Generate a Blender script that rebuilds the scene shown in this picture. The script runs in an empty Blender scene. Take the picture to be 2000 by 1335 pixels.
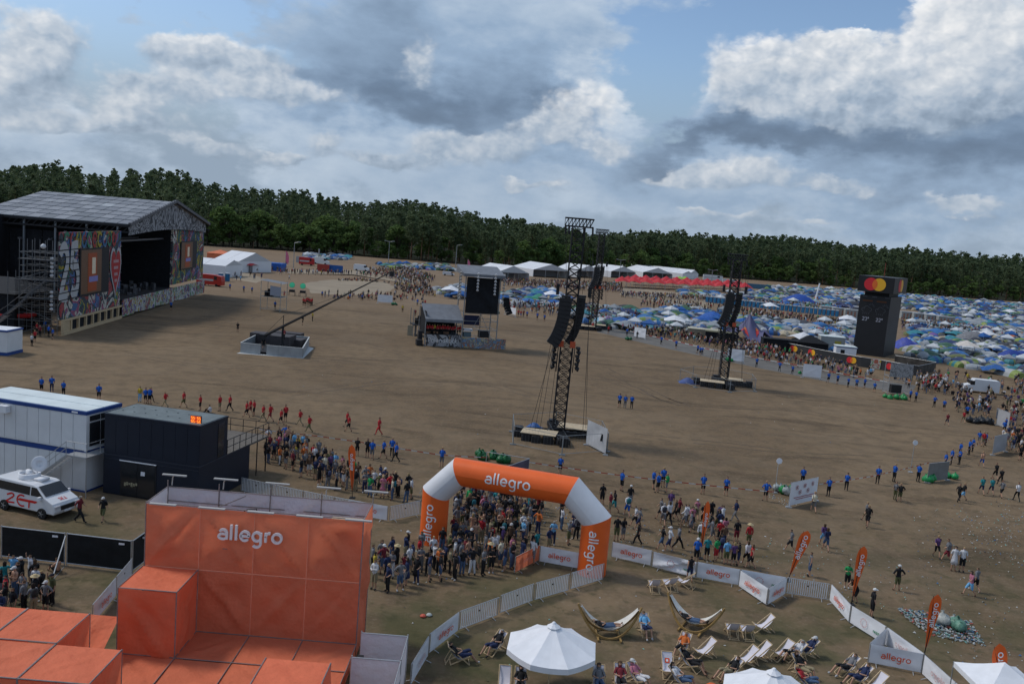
import bpy, bmesh, math, random
import numpy as np
from mathutils import Vector, Matrix
random.seed(7); rng = np.random.default_rng(7)
S = bpy.context.scene; COL = S.collection
# ------------------------------------------------------------------ camera
CH = 21.0; FPX = 1680.0
ROLL = math.radians(4.7); PITCH = math.atan(220*math.cos(ROLL)/FPX)
V = Vector
Fw = V((0, math.cos(PITCH), -math.sin(PITCH))); R0 = V((1, 0, 0)); U0 = V((0, math.sin(PITCH), math.cos(PITCH)))
Rr = R0*math.cos(ROLL)+U0*math.sin(ROLL); Uu = U0*math.cos(ROLL)-R0*math.sin(ROLL)
cam = bpy.data.cameras.new('camera'); camo = bpy.data.objects.new('camera', cam); COL.objects.link(camo)
cam.sensor_width = 36; cam.lens = FPX/2000*36; cam.clip_start = 0.5; cam.clip_end = 6000
camo.matrix_world = Matrix(((Rr.x, Uu.x, -Fw.x, 0), (Rr.y, Uu.y, -Fw.y, 0), (Rr.z, Uu.z, -Fw.z, CH), (0, 0, 0, 1)))
S.camera = camo
# ------------------------------------------------------------------ light
SUN_EL = math.radians(52); SUN_AZ = math.radians(-75)      # azimuth clockwise from +Y: the sun stands to the left
sun = bpy.data.lights.new('sun', 'SUN'); sun.energy = 1.5; sun.angle = math.radians(10); sun.color = (1, .95, .87)
suno = bpy.data.objects.new('sun', sun); COL.objects.link(suno)
sd = V((math.sin(SUN_AZ)*math.cos(SUN_EL), math.cos(SUN_AZ)*math.cos(SUN_EL), math.sin(SUN_EL)))
suno.rotation_euler = sd.to_track_quat('Z', 'Y').to_euler()
S.cycles.max_bounces = 6; S.cycles.diffuse_bounces = 2; S.cycles.transparent_max_bounces = 4
S.view_settings.view_transform = 'Standard'; S.view_settings.look = 'None'
S.view_settings.exposure = 0.28; S.view_settings.gamma = 1; S.view_settings.use_curve_mapping = False

def ray(x, y): return Fw*FPX+Rr*(x-1000)-Uu*(y-667.5)
def azel(x, y):
    d = ray(x, y); return math.atan2(d.x, d.y), math.atan2(d.z, math.hypot(d.x, d.y))
W = bpy.data.worlds.new('World'); S.world = W; W.use_nodes = True; W.cycles.sampling_method = 'MANUAL'; W.cycles.sample_map_resolution = 256
CUM = [(75, 75, 69, 50, 0.1), (40, 170, 106, 54, 0), (120, 238, 83, 15, -0.15), (250, 190, 48, 38, 0.3), (345, 185, 90, 43, 0.1), (360, 95, 69, 29, 0.3), (470, 112, 112, 38, 0), (570, 190, 110, 34, 0.4), (230, 240, 56, 18, -0.05), (815, 115, 50, 62, 0.0), (640, 285, 37, 24, -0.15), (870, 297, 75, 30, 0), (965, 290, 94, 31, -0.1), (1132, 195, 78, 62, 0.9), (1065, 250, 50, 31, 0.4), (1190, 290, 69, 22, 0.3), (1540, 118, 125, 38, 0.9), (1480, 170, 106, 50, 0.2), (1640, 165, 131, 54, 0), (1850, 85, 88, 60, 0.7), (1940, 45, 119, 72, 0.8), (1750, 200, 162, 60, -0.1), (1900, 175, 138, 54, 0), (1470, 348, 100, 24, 0.5), (1330, 345, 81, 17, 0.2), (1630, 375, 69, 12, 0.3), (360, 270, 51, 22, -0.25), (560, 318, 60, 15, -0.25), (1360, 412, 40, 10, 0.2), (1460, 422, 45, 10, 0.1), (1590, 428, 52, 10, 0.1), (1880, 402, 81, 14, 0.2), (1050, 362, 69, 11, 0), (440, 290, 37, 13, -0.45), (740, 320, 83, 13, -0.45)]
def build_world():
    nt = W.node_tree; nt.nodes.clear(); N = nt.nodes; L = nt.links
    def mk(t, **k):
        n = N.new(t)
        for a, b in k.items(): setattr(n, a, b)
        return n
    def put(s, v):
        if hasattr(v, 'is_output') or hasattr(v, 'links'): L.new(v, s)
        else: s.default_value = v
    def M(op, a, b=0.0, c=0.0, clamp=False):
        n = mk('ShaderNodeMath', operation=op, use_clamp=clamp); put(n.inputs[0], a); put(n.inputs[1], b); put(n.inputs[2], c); return n.outputs[0]
    def VM(op, a, b=(0, 0, 0)):
        n = mk('ShaderNodeVectorMath', operation=op); put(n.inputs[0], a); put(n.inputs[1], b)
        return n.outputs['Value'] if op in ('DOT_PRODUCT', 'LENGTH') else n.outputs['Vector']
    def comb(x, y, z):
        n = mk('ShaderNodeCombineXYZ'); put(n.inputs[0], x); put(n.inputs[1], y); put(n.inputs[2], z); return n.outputs[0]
    def noise(vec, sc, det=6, rough=.55, dist=0):
        n = mk('ShaderNodeTexNoise'); n.noise_dimensions = '2D'
        put(n.inputs['Vector'], vec); n.inputs['Scale'].default_value = sc; n.inputs['Detail'].default_value = det
        n.inputs['Roughness'].default_value = rough; n.inputs['Distortion'].default_value = dist; return n
    def ss(v, a, b):
        n = mk('ShaderNodeMapRange', interpolation_type='SMOOTHSTEP'); put(n.inputs[0], v); n.inputs[1].default_value = a; n.inputs[2].default_value = b; return n.outputs[0]
    def mix(f, a, b):
        n = mk('ShaderNodeMix', data_type='RGBA'); put(n.inputs[0], f); put(n.inputs[6], a); put(n.inputs[7], b); return n.outputs[2]
    tc = mk('ShaderNodeTexCoord'); d = VM('NORMALIZE', tc.outputs['Generated'])
    sp = mk('ShaderNodeSeparateXYZ'); L.new(d, sp.inputs[0]); x, y, z = sp.outputs
    az = M('ARCTAN2', x, y); el = M('ARCSINE', z)
    p = comb(az, M('MULTIPLY', el, 1.9), 0.0)          # clouds look flattened towards the horizon
    q = comb(az, M('MULTIPLY', el, 2.0), 0.0)
    wn = noise(q, 5.5, 4, .55); wv = VM('SUBTRACT', wn.outputs['Color'], (.5, .5, .5))
    wn2 = noise(q, 26, 4, .6); wv2 = VM('SUBTRACT', wn2.outputs['Color'], (.5, .5, .5))
    def sc(v, k):
        n = mk('ShaderNodeVectorMath', operation='SCALE'); L.new(v, n.inputs[0]); n.inputs['Scale'].default_value = k; return n.outputs[0]
    pw = VM('ADD', VM('ADD', comb(az, el, 0.0), sc(wv, .17)), sc(wv2, .045))
    def blobs(lst):
        acc = None
        for (bx, by, rx, ry, amp) in lst:
            a0, e0 = azel(bx, by)
            v = VM('MULTIPLY', VM('SUBTRACT', pw, (a0, e0, 0)), (FPX/rx, FPX/ry, 0))
            e = M('POWER', 2.718, M('MULTIPLY', VM('DOT_PRODUCT', v, v), -1.0))
            acc = M('MULTIPLY', e, amp) if acc is None else M('MULTIPLY_ADD', e, amp, acc)
        return acc
    # cloud cover: positive fills, negative opens blue gaps
    cover = blobs([(760, 110, 420, 150, .55), (1250, 20, 160, 60, .3), (330, 190, 330, 80, .02), (640, 200, 220, 60, .3), (1120, 200, 70, 60, .6),
                   (1540, 130, 110, 50, .5), (1870, 90, 190, 130, .75), (1650, 250, 420, 110, .6), (1200, 300, 500, 60, .35),
                   (80, 80, 90, 60, .15), (60, 180, 120, 60, .2), (1300, 170, 110, 100, -.75), (1500, 55, 240, 55, -.8), (1700, 60, 90, 60, -.8),
                   (300, 50, 320, 50, -.75), (150, 130, 120, 60, -.45), (430, 300, 200, 40, -.35), (420, 210, 120, 40, -.3), (960, 240, 60, 50, -.3), (450, 260, 160, 40, -.1), (1560, 400, 500, 40, .15), (400, 320, 500, 40, .2)])
    shadeb = blobs([(760, 130, 330, 110, -.30), (830, 225, 200, 45, -.25), (700, 30, 250, 50, -.05), (1040, 215, 50, 30, -.2), (1125, 195, 75, 55, .5),
                    (1540, 115, 120, 40, .5), (1900, 50, 170, 80, .45), (1820, 90, 60, 60, .2), (1950, 165, 90, 45, -.42), (1600, 200, 120, 40, .05),
                    (1720, 295, 560, 95, -.40), (1900, 330, 300, 60, -.12), (1350, 275, 120, 30, -.2), (1450, 350, 180, 22, .22), (570, 190, 90, 24, .3), (340, 180, 110, 35, .2),
                    (250, 230, 120, 40, .12), (70, 80, 70, 50, .15), (40, 190, 110, 60, .12), (600, 320, 160, 35, .08), (950, 320, 300, 35, .02), (860, 100, 60, 60, .18),
                    (1420, 90, 30, 30, .2), (1200, 255, 60, 30, .2)])
    n1 = noise(q, 6, 7, .6).outputs['Fac']
    q2 = VM('ADD', q, (-.013, .026, 0.0)); n2 = noise(q2, 6, 7, .6).outputs['Fac']
    nn = noise(VM('MULTIPLY', q, (1, 1.4, 1)), 3.2, 4, .5).outputs['Fac']
    dens = M('ADD', M('ADD', M('MULTIPLY', n1, 1.25), M('MULTIPLY', nn, .5)), cover)
    alpha = ss(dens, .72, 1.06)
    crisp = blobs([(1120, 200, 110, 90, 1), (1540, 140, 150, 80, 1), (1850, 100, 260, 150, 1), (200, 150, 300, 100, .6)])
    relief = M('MULTIPLY', M('SUBTRACT', n1, n2), M('MULTIPLY_ADD', crisp, .5, .45))
    edge = ss(dens, 1.55, .95)                          # thin edges shine, thick cores go grey
    sh = M('ADD', M('ADD', M('ADD', relief, M('MULTIPLY', shadeb, .80)), M('MULTIPLY', edge, .10)), .55)
    cr = mk('ShaderNodeValToRGB'); L.new(sh, cr.inputs[0]); e = cr.color_ramp.elements
    e[0].position = 0.0; e[0].color = (.085, .12, .175, 1); e[1].position = 1.0; e[1].color = (.80, .80, .80, 1)
    for pos, c in ((.25, (.14, .20, .29, 1)), (.5, (.25, .345, .475, 1)), (.75, (.45, .53, .625, 1))):
        k = cr.color_ramp.elements.new(pos); k.color = c
    sky = mk('ShaderNodeTexSky', sky_type='NISHITA'); sky.sun_disc = False; sky.sun_elevation = SUN_EL; sky.sun_rotation = SUN_AZ; sky.altitude = 60; sky.dust_density = 1.2
    skyc = VM('MULTIPLY', sky.outputs[0], (.90, .98, 1.06))
    cloud = VM('MULTIPLY', cr.outputs[0], (10, 10, 10))
    skyc = mix(ss(el, .22, .04), skyc, (2.3, 3.0, 3.9, 1))
    c = mix(alpha, skyc, cloud)
    # heaped clouds floating in front: bright knobbly tops, grey flat feet
    qs = VM('ADD', comb(az, M('MULTIPLY', el, 1.3), 0.0), sc(wv2, .012))
    def puff(v):
        vo = mk('ShaderNodeTexVoronoi', feature='F1', voronoi_dimensions='2D'); L.new(v, vo.inputs['Vector']); vo.inputs['Scale'].default_value = 42; vo.inputs['Detail'].default_value = 2; vo.inputs['Roughness'].default_value = .6
        return M('MULTIPLY_ADD', vo.outputs['Distance'], -.20, M('ADD', M('MULTIPLY', noise(v, 11.0, 4, .5).outputs['Fac'], 1.0), -.40))
    n3 = puff(qs); n4 = puff(VM('ADD', qs, (-.008, .014, 0)))
    pc = VM('ADD', VM('ADD', comb(az, el, 0.0), sc(wv, .05)), sc(wv2, .02)); S0 = S1 = None
    for (bx, by, rx, ry, k) in CUM:
        a0, e0 = azel(bx, by)
        v = VM('MULTIPLY', VM('SUBTRACT', pc, (a0, e0, 0)), (FPX/rx, FPX/ry, 0)); ee = M('POWER', 2.718, M('MULTIPLY', VM('DOT_PRODUCT', v, v), -1.0))
        t = M('MULTIPLY', VM('DOT_PRODUCT', v, (-.35, .9, 0)), ee); t = M('ADD', t, M('MULTIPLY', ee, k)); S0 = ee if S0 is None else M('ADD', S0, ee); S1 = t if S1 is None else M('ADD', S1, t)
    top = M('DIVIDE', S1, M('ADD', S0, .03))
    a3 = M('MULTIPLY', ss(M('ADD', M('MINIMUM', S0, 1.2), n3), .26, .80), M('MINIMUM', M('MULTIPLY', S0, 2.0), .90))
    s3 = M('ADD', M('ADD', M('MULTIPLY', M('SUBTRACT', n3, n4), 1.0), M('MULTIPLY', top, .24)), .50)
    cr3 = mk('ShaderNodeValToRGB'); L.new(s3, cr3.inputs[0]); e3 = cr3.color_ramp.elements; e3[0].position = .05; e3[0].color = (1.7, 2.25, 3.0, 1); e3[1].position = 1; e3[1].color = (7.4, 7.4, 7.4, 1); k3 = cr3.color_ramp.elements.new(.38); k3.color = (3.0, 3.7, 4.6, 1); k3 = cr3.color_ramp.elements.new(.7); k3.color = (5.0, 5.4, 5.9, 1)
    c = mix(a3, c, cr3.outputs[0])
    hz = ss(el, .16, -.02)                               # pale air low over the horizon
    c = mix(M('MULTIPLY', hz, .38), c, (2.75, 3.35, 4.05, 1))
    bg = mk('ShaderNodeBackground'); L.new(c, bg.inputs[0]); bg.inputs[1].default_value = .1
    o = mk('ShaderNodeOutputWorld'); L.new(bg.outputs[0], o.inputs[0])
build_world()
# ------------------------------------------------------------------ helpers
def at(x, y, z=0.0):
    d = ray(x, y); t = (z-CH)/d.z; return V((0, 0, CH))+d*t
def aty(x, y, Y):
    d = ray(x, y); return V((0, 0, CH))+d*(Y/d.y)
def onp(x, y, A, B):
    n = V((-(B.y-A.y), B.x-A.x, 0)); d = ray(x, y); t = (n.dot(V((A.x, A.y, 0))))/n.dot(V((d.x, d.y, 0))); return V((0, 0, CH))+d*t
def proj(p):
    v = V(p)-V((0, 0, CH)); w = v.dot(Fw); return 1000+FPX*v.dot(Rr)/w, 667.5-FPX*v.dot(Uu)/w, w
MATS = {}
def mat(name, col, rough=.8, var=.0, vs=3.0, bump=0.0, bs=20.0, metal=0.0, obj=False, spec=.3, emis=None, es=0, attr=None, trans=0.0):
    if name in MATS: return MATS[name]
    m = bpy.data.materials.new(name); m.use_nodes = True; nt = m.node_tree; N = nt.nodes; L = nt.links; b = N['Principled BSDF']
    b.inputs['Roughness'].default_value = rough; b.inputs['Metallic'].default_value = metal; b.inputs['Specular IOR Level'].default_value = spec
    c = None
    if obj: c = N.new('ShaderNodeObjectInfo').outputs['Color']
    elif attr:
        a = N.new('ShaderNodeAttribute'); a.attribute_name = attr; c = a.outputs['Color']
    tc = N.new('ShaderNodeTexCoord')
    if var > 0:
        n = N.new('ShaderNodeTexNoise'); n.inputs['Scale'].default_value = vs; n.inputs['Detail'].default_value = 5; L.new(tc.outputs['Object'], n.inputs['Vector'])
        mr = N.new('ShaderNodeMapRange'); L.new(n.outputs['Fac'], mr.inputs[0]); mr.inputs[1].default_value = .3; mr.inputs[2].default_value = .7; mr.inputs[3].default_value = 1-var; mr.inputs[4].default_value = 1+var
        mx = N.new('ShaderNodeVectorMath'); mx.operation = 'SCALE'; L.new(mr.outputs[0], mx.inputs['Scale'])
        if c is None: mx.inputs[0].default_value = col[:3]
        else: L.new(c, mx.inputs[0])
        c = mx.outputs[0]
    if c is None: b.inputs['Base Color'].default_value = (*col[:3], 1)
    else: L.new(c, b.inputs['Base Color'])
    if bump > 0:
        n = N.new('ShaderNodeTexNoise'); n.inputs['Scale'].default_value = bs; n.inputs['Detail'].default_value = 4; L.new(tc.outputs['Object'], n.inputs['Vector'])
        bp = N.new('ShaderNodeBump'); bp.inputs['Strength'].default_value = bump; bp.inputs['Distance'].default_value = .1; L.new(n.outputs['Fac'], bp.inputs['Height']); L.new(bp.outputs[0], b.inputs['Normal'])
    if emis: b.inputs['Emission Color'].default_value = (*emis, 1); b.inputs['Emission Strength'].default_value = es
    if trans: b.inputs['Transmission Weight'].default_value = trans
    MATS[name] = m; return m
class MB:
    def __init__(s): s.v = []; s.f = []; s.c = []
    def add(s, vs, fs, col=None):
        o = len(s.v); s.v += [tuple(p) for p in vs]; s.f += [tuple(i+o for i in f) for f in fs]
        if col is not None: s.c += [col]*len(vs)
        return s
    def quad(s, a, b, c, d): return s.add([a, b, c, d], [(0, 1, 2, 3)])
    def box(s, x0, x1, y0, y1, z0, z1, M=None):
        p = [V((x, y, z)) for z in (z0, z1) for y in (y0, y1) for x in (x0, x1)]
        if M is not None: p = [M @ q for q in p]
        return s.add(p, [(0, 2, 3, 1), (4, 5, 7, 6), (0, 1, 5, 4), (2, 6, 7, 3), (0, 4, 6, 2), (1, 3, 7, 5)])
    def cbox(s, c, sx, sy, sz, rz=0): return s.box(-sx/2, sx/2, -sy/2, sy/2, 0, sz, Matrix.Translation(V(c)) @ Matrix.Rotation(rz, 4, 'Z'))
    def beam(s, a, b, w=.1, h=None):
        a = V(a); b = V(b); d = b-a; l = d.length
        if l < 1e-6: return s
        M = Matrix.Translation(a) @ d.to_track_quat('Z', 'Y').to_matrix().to_4x4(); h = h or w
        return s.box(-w/2, w/2, -h/2, h/2, 0, l, M)
    def tube(s, a, b, r, n=6, r2=None, cap=True):
        a = V(a); b = V(b); d = b-a; r2 = r if r2 is None else r2
        q = d.to_track_quat('Z', 'Y'); vs = []
        for c, rr in ((a, r), (b, r2)):
            for i in range(n): vs.append(c+q @ V((rr*math.cos(2*math.pi*i/n), rr*math.sin(2*math.pi*i/n), 0)))
        fs = [(i, (i+1) % n, n+(i+1) % n, n+i) for i in range(n)]
        if cap: fs += [tuple(range(n))[::-1], tuple(range(n, 2*n))]
        return s.add(vs, fs)
    def path(s, pts, r, n=6):
        for a, b in zip(pts, pts[1:]): s.tube(a, b, r, n)
        return s
    def prism(s, poly, z0, z1, M=None):
        n = len(poly); p = [V((x, y, z0)) for x, y in poly]+[V((x, y, z1)) for x, y in poly]
        if M is not None: p = [M @ q for q in p]
        return s.add(p, [tuple(range(n))[::-1], tuple(range(n, 2*n))]+[(i, (i+1) % n, n+(i+1) % n, n+i) for i in range(n)])
    def grid(s, fn, nu, nv):
        vs = [fn(i/nu, j/nv) for j in range(nv+1) for i in range(nu+1)]
        fs = [(j*(nu+1)+i, j*(nu+1)+i+1, (j+1)*(nu+1)+i+1, (j+1)*(nu+1)+i) for j in range(nv) for i in range(nu)]
        return s.add(vs, fs)
    def lathe(s, prof, n=12, M=None):
        vs = []; m = len(prof)
        for r, z in prof:
            for i in range(n):
                p = V((r*math.cos(2*math.pi*i/n), r*math.sin(2*math.pi*i/n), z)); vs.append(M @ p if M is not None else p)
        fs = [(j*n+i, j*n+(i+1) % n, (j+1)*n+(i+1) % n, (j+1)*n+i) for j in range(m-1) for i in range(n)]
        return s.add(vs, fs)
    def mesh(s, name, mats, off=(0, 0, 0), smooth=False, col=None):
        me = bpy.data.meshes.new(name); ox, oy, oz = off
        me.from_pydata([(x-ox, y-oy, z-oz) for x, y, z in s.v], [], s.f)
        for m in (mats if isinstance(mats, (list, tuple)) else [mats]): me.materials.append(m)
        if smooth: me.polygons.foreach_set('use_smooth', [True]*len(me.polygons))
        if s.c:
            a = me.color_attributes.new('col', 'FLOAT_COLOR', 'POINT'); arr = np.ones((len(s.v), 4), 'f'); arr[:, :3] = np.array(s.c)[:, :3]; a.data.foreach_set('color', arr.ravel())
        me.update(); return me
USED = {}
def tag(o, label=None, cat=None, group=None, kind=None):
    if label:
        o['label'] = label
    if cat: o['category'] = cat
    if group: o['group'] = group
    if kind: o['kind'] = kind
    return o
def thing(name, label, cat, loc=(0, 0, 0), rz=0, group=None):
    o = bpy.data.objects.new(name, None); COL.objects.link(o); o.location = loc; o.rotation_euler = (0, 0, rz); o.empty_display_size = .2
    return tag(o, label, cat, group)
def link(name, me, parent=None, loc=None, rot=None, color=None):
    o = bpy.data.objects.new(name, me); COL.objects.link(o)
    if parent: o.parent = parent
    if loc is not None: o.location = loc
    if rot is not None: o.rotation_euler = rot
    if color is not None: o.color = (*color[:3], 1)
    return o
def part(name, mb, m, parent, smooth=False, color=None, label=None, kind=None, local=False):
    """vertices in world coordinates unless local; the parent's rotation must be zero for world vertices"""
    off = (0, 0, 0)
    if parent and not local:
        p = parent; off = V((0, 0, 0))
        while p: off = off+p.location; p = p.parent
    o = link(name, mb.mesh(name, m, off, smooth), parent, color=color)
    if label: o['label'] = label
    if kind: o['kind'] = kind
    return o
def solo(name, mb, m, label, cat, loc=(0, 0, 0), smooth=False, color=None, group=None, kind=None):
    o = link(name, mb.mesh(name, m, loc, smooth), None, loc=loc, color=color); return tag(o, label, cat, group, kind)
def setting(name, mb, m, smooth=False, kind='structure'):
    o = link(name, mb.mesh(name, m, (0, 0, 0), smooth)); o['kind'] = kind; return o
def kids(o): return list(o.children)
def copy_tree(o, parent=None):
    c = o.copy(); COL.objects.link(c); c.parent = parent
    for k in KIDS(o): copy_tree(k, c)
    return c
def KIDS(o): return [k for k in bpy.data.objects if k.parent == o]
# stroke lettering ---------------------------------------------------
def arc(cx, cy, rx, ry, a0, a1, n=14): return [(cx+rx*math.cos(math.radians(a0+(a1-a0)*i/n)), cy+ry*math.sin(math.radians(a0+(a1-a0)*i/n))) for i in range(n+1)]
GL = {'a': ([arc(.5, .60, .36, .36, 150, 0, 8)+[(.86, .04)], [(.86, .56), (.52, .56)]+arc(.48, .32, .38, .25, 90, 270, 8)+[(.60, .07), (.86, .22)]], 1.12),
      'l': ([[(.14, 1.48), (.14, .04)]], .46), 'e': ([[(.12, .50), (.88, .50)]+arc(.5, .5, .40, .44, 0, 318, 18)], 1.12),
      'g': ([arc(.5, .52, .38, .42, 0, 360, 18), [(.88, .94), (.88, -.12)]+arc(.5, -.12, .38, .36, 0, -145, 8)], 1.16),
      'r': ([[(.16, .96), (.16, .04)], [(.16, .55)]+arc(.52, .55, .36, .38, 180, 80, 6)], .72), 'o': ([arc(.5, .5, .42, .43, 0, 360, 20)], 1.12),
      '2': ([arc(.42, 1.05, .36, .36, 160, -30, 8)+[(.08, .06), (.82, .06)]], 1.05), '5': ([[(.75, 1.42), (.2, 1.42), (.15, .85)]+arc(.42, .5, .38, .42, 120, -140, 10)], 1.05),
      '3': ([arc(.4, 1.08, .34, .32, 150, -80, 8)+arc(.4, .42, .38, .36, 80, -150, 9)], 1.05),
      '°': ([arc(.25, 1.2, .18, .2, 0, 360, 10)], .6), 'E': ([[(.85, 1.4), (.15, 1.4), (.15, .06), (.85, .06)], [(.15, .75), (.7, .75)]], 1.05),
      'T': ([[(0, 1.4), (1, 1.4)], [(.5, 1.4), (.5, 0)]], 1.1), 'i': ([[(.14, .95), (.14, .04)]], .46), 'w': ([[(0, .95), (.25, .05), (.5, .9), (.75, .05), (1, .95)]], 1.15),
      's': ([arc(.4, .74, .3, .22, 20, 260, 8)+arc(.4, .28, .32, .24, 90, -160, 8)], .95), 'n': ([[(.14, .95), (.14, .04)], [(.14, .5)]+arc(.5, .55, .36, .38, 180, 0, 8)+[(.86, .04)]], 1.1),
      'd': ([arc(.46, .5, .36, .43, 0, 360, 16), [(.84, 1.45), (.84, .04)]], 1.1), 'P': ([[(.15, 0), (.15, 1.4)]+[(.5, 1.4)]+arc(.5, 1.05, .35, .35, 90, -90, 8)+[(.15, .7)]], 1.0),
      'R': ([[(.15, 0), (.15, 1.4)]+[(.5, 1.4)]+arc(.5, 1.05, .35, .35, 90, -90, 8)+[(.15, .7), (.85, 0)]], 1.05), 'c': ([arc(.5, .5, .40, .44, 45, 315, 14)], 1.0), 'k': ([[(.14, 1.45), (.14, 0)], [(.75, .95), (.16, .4), (.8, 0)]], .95),
      '#': ([[(.0, .0), (1, 0)], [(0, .3), (.9, .3)], [(.1, .6), (1, .6)]], 1.2), ' ': ([], .5)}
LIDX = []
def text2d(txt, sw=.2):
    """flat ribbons (list of quads in text units), width"""
    out = []; x = 0; k = 0; LIDX.clear()
    for ci, ch in enumerate(txt):
        st, adv = GL[ch]
        for line in st:
            pts = [V((line[0][0]+x, line[0][1]))]
            for p0_, p1_ in zip(line, line[1:]):
                m_ = max(1, int(math.hypot(p1_[0]-p0_[0], p1_[1]-p0_[1])/.22)); pts += [V((p0_[0]+(p1_[0]-p0_[0])*t/m_+x, p0_[1]+(p1_[1]-p0_[1])*t/m_)) for t in range(1, m_+1)]
            k += 1; off = (k % 4)*.004
            L = []; Rt = []
            for i, p in enumerate(pts):
                a = pts[max(i-1, 0)]; b = pts[min(i+1, len(pts)-1)]; t = (b-a)
                if i == 0 and (pts[0]-pts[-1]).length < 1e-3 and len(pts) > 3: t = pts[1]-pts[-2]
                if i == len(pts)-1 and (pts[0]-pts[-1]).length < 1e-3 and len(pts) > 3: t = pts[1]-pts[-2]
                t = t.normalized() if t.length > 0 else V((1, 0)); n = V((-t.y, t.x))*sw/2; L.append(p+n); Rt.append(p-n)
            for i in range(len(pts)-1): (out.append((Rt[i], Rt[i+1], L[i+1], L[i], off)), LIDX.append(ci))
        x += adv
    return out, x-.12
def lettering(mb, txt, fn, h, sw=.2, slant=0, sx=1.0):
    """fn(u,v,o)->3D point, u,v in metres centred on the text; h = x-height"""
    q, w = text2d(txt, sw)
    for a, b, c, d, off in q:
        mb.add([fn((p.x+slant*p.y-w/2)*h*sx, (p.y-.5)*h, off) for p in (a, b, c, d)], [(0, 1, 2, 3)])
    return w*h
def letters(parent, txt, fn, h, m, sw=.2):
    q, w = text2d(txt, sw); ix = list(LIDX)
    for ci in range(len(txt)):
        mb = MB(); [mb.add([fn((p.x-w/2)*h, (p.y-.5)*h, t[4]) for p in t[:4]], [(0, 1, 2, 3)]) for t, k in zip(q, ix) if k == ci]
        part('letter', mb, m, parent)
def planefn(o, r, u, n, eps=.012):
    o = V(o); r = V(r).normalized(); u = V(u).normalized(); n = V(n).normalized()
    return lambda a, b, e=0: o+r*a+u*b+n*(eps+e)
# ------------------------------------------------------------------ ground, hill, forest
M_white = mat('white_vinyl', (.72, .73, .76), .55, .05, 2); M_steel = mat('galvanised_steel', (.42, .43, .44), .45, .1, 8, metal=.6)
M_dark = mat('black_steel', (.018, .018, .02), .6, .2, 6); M_orange = mat('orange_mesh_fabric', (.62, .115, .035), .75, .1, 1.2, .12, 3)
M_infl = mat('orange_inflatable_nylon', (.80, .13, .022), .45, .06, .8); M_black = mat('black_cloth', (.010, .011, .014), .9, .3, 2, .3, 4)
M_wood = mat('light_wood', (.50, .37, .22), .6, .15, 6); M_ply = mat('plywood', (.46, .37, .25), .75, .12, 3)
M_obj = mat('dyed_cloth', (1, 1, 1), .85, .12, 6, obj=True); M_objs = mat('coated_nylon', (1, 1, 1), .5, .08, 2.5, .15, 6, obj=True)
M_skin = mat('skin', (.42, .24, .16), .6, .05, 8); M_attr = mat('mixed_cloth', (1, 1, 1), .85, attr='col')
M_otext = mat('orange_print', (.72, .09, .02), .6); M_wtext = mat('white_print', (.8, .8, .8), .5); M_green = mat('green_plastic', (.02, .20, .06), .35, .3, 9)
M_blue = mat('blue_paint', (.02, .06, .22), .5, .1, 3); M_red = mat('red_paint', (.45, .02, .02), .45, .08, 3); M_glass = mat('dark_glass', (.02, .022, .025), .12, spec=.6)
M_greyroof = mat('grey_tarpaulin', (.16, .17, .19), .6, .15, 1.0)
EDGE = [(-420, 455), (0, 462), (200, 466), (400, 480), (550, 489), (700, 500), (850, 512), (1000, 524), (1200, 532), (1400, 541), (1600, 556), (1800, 575), (2000, 590), (2400, 628)]
SKYL = [(-420, 318), (0, 330), (60, 328), (130, 322), (180, 335), (240, 336), (320, 336), (400, 360), (470, 372), (560, 378), (700, 396), (800, 398), (870, 408), (960, 424), (1060, 438), (1160, 452), (1230, 455), (1330, 452), (1450, 456), (1560, 460), (1680, 474), (1800, 488), (2000, 498), (2400, 540)]
E_az = []; E_d = []; E_h = []
def interp(L, x):
    return float(np.interp(x, [p[0] for p in L], [p[1] for p in L]))
for px in range(-420, 2401, 20):
    g = at(px, interp(EDGE, px)); az = math.atan2(g.x, g.y); dist = math.hypot(g.x, g.y)
    # skyline ray in the same azimuth, slightly further column search
    best = None
    for qx in range(px-60, px+61, 4):
        d = ray(qx, interp(SKYL, qx)); a2 = math.atan2(d.x, d.y)
        if best is None or abs(a2-az) < best[0]: best = (abs(a2-az), d.z/math.hypot(d.x, d.y))
    E_az.append(az); E_d.append(dist); E_h.append(CH+best[1]*(dist+230)-20.5-(3.2 if px > 1000 else 0))
E_az = np.array(E_az); E_d = np.array(E_d); E_h = np.clip(np.array(E_h), 0, 60)
def hill(x, y):
    a = math.atan2(x, y); r = math.hypot(x, y)
    e = float(np.interp(a, E_az, E_d)); h = float(np.interp(a, E_az, E_h))
    if abs(a) > 1.2: e = 450
    t = min(max((r-e-10)/210, 0), 1); return h*t*t*(3-2*t)+(.6*math.sin(x*.02)+.6*math.cos(y*.017))*min(max((r-e)/80, 0), 1)
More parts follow.
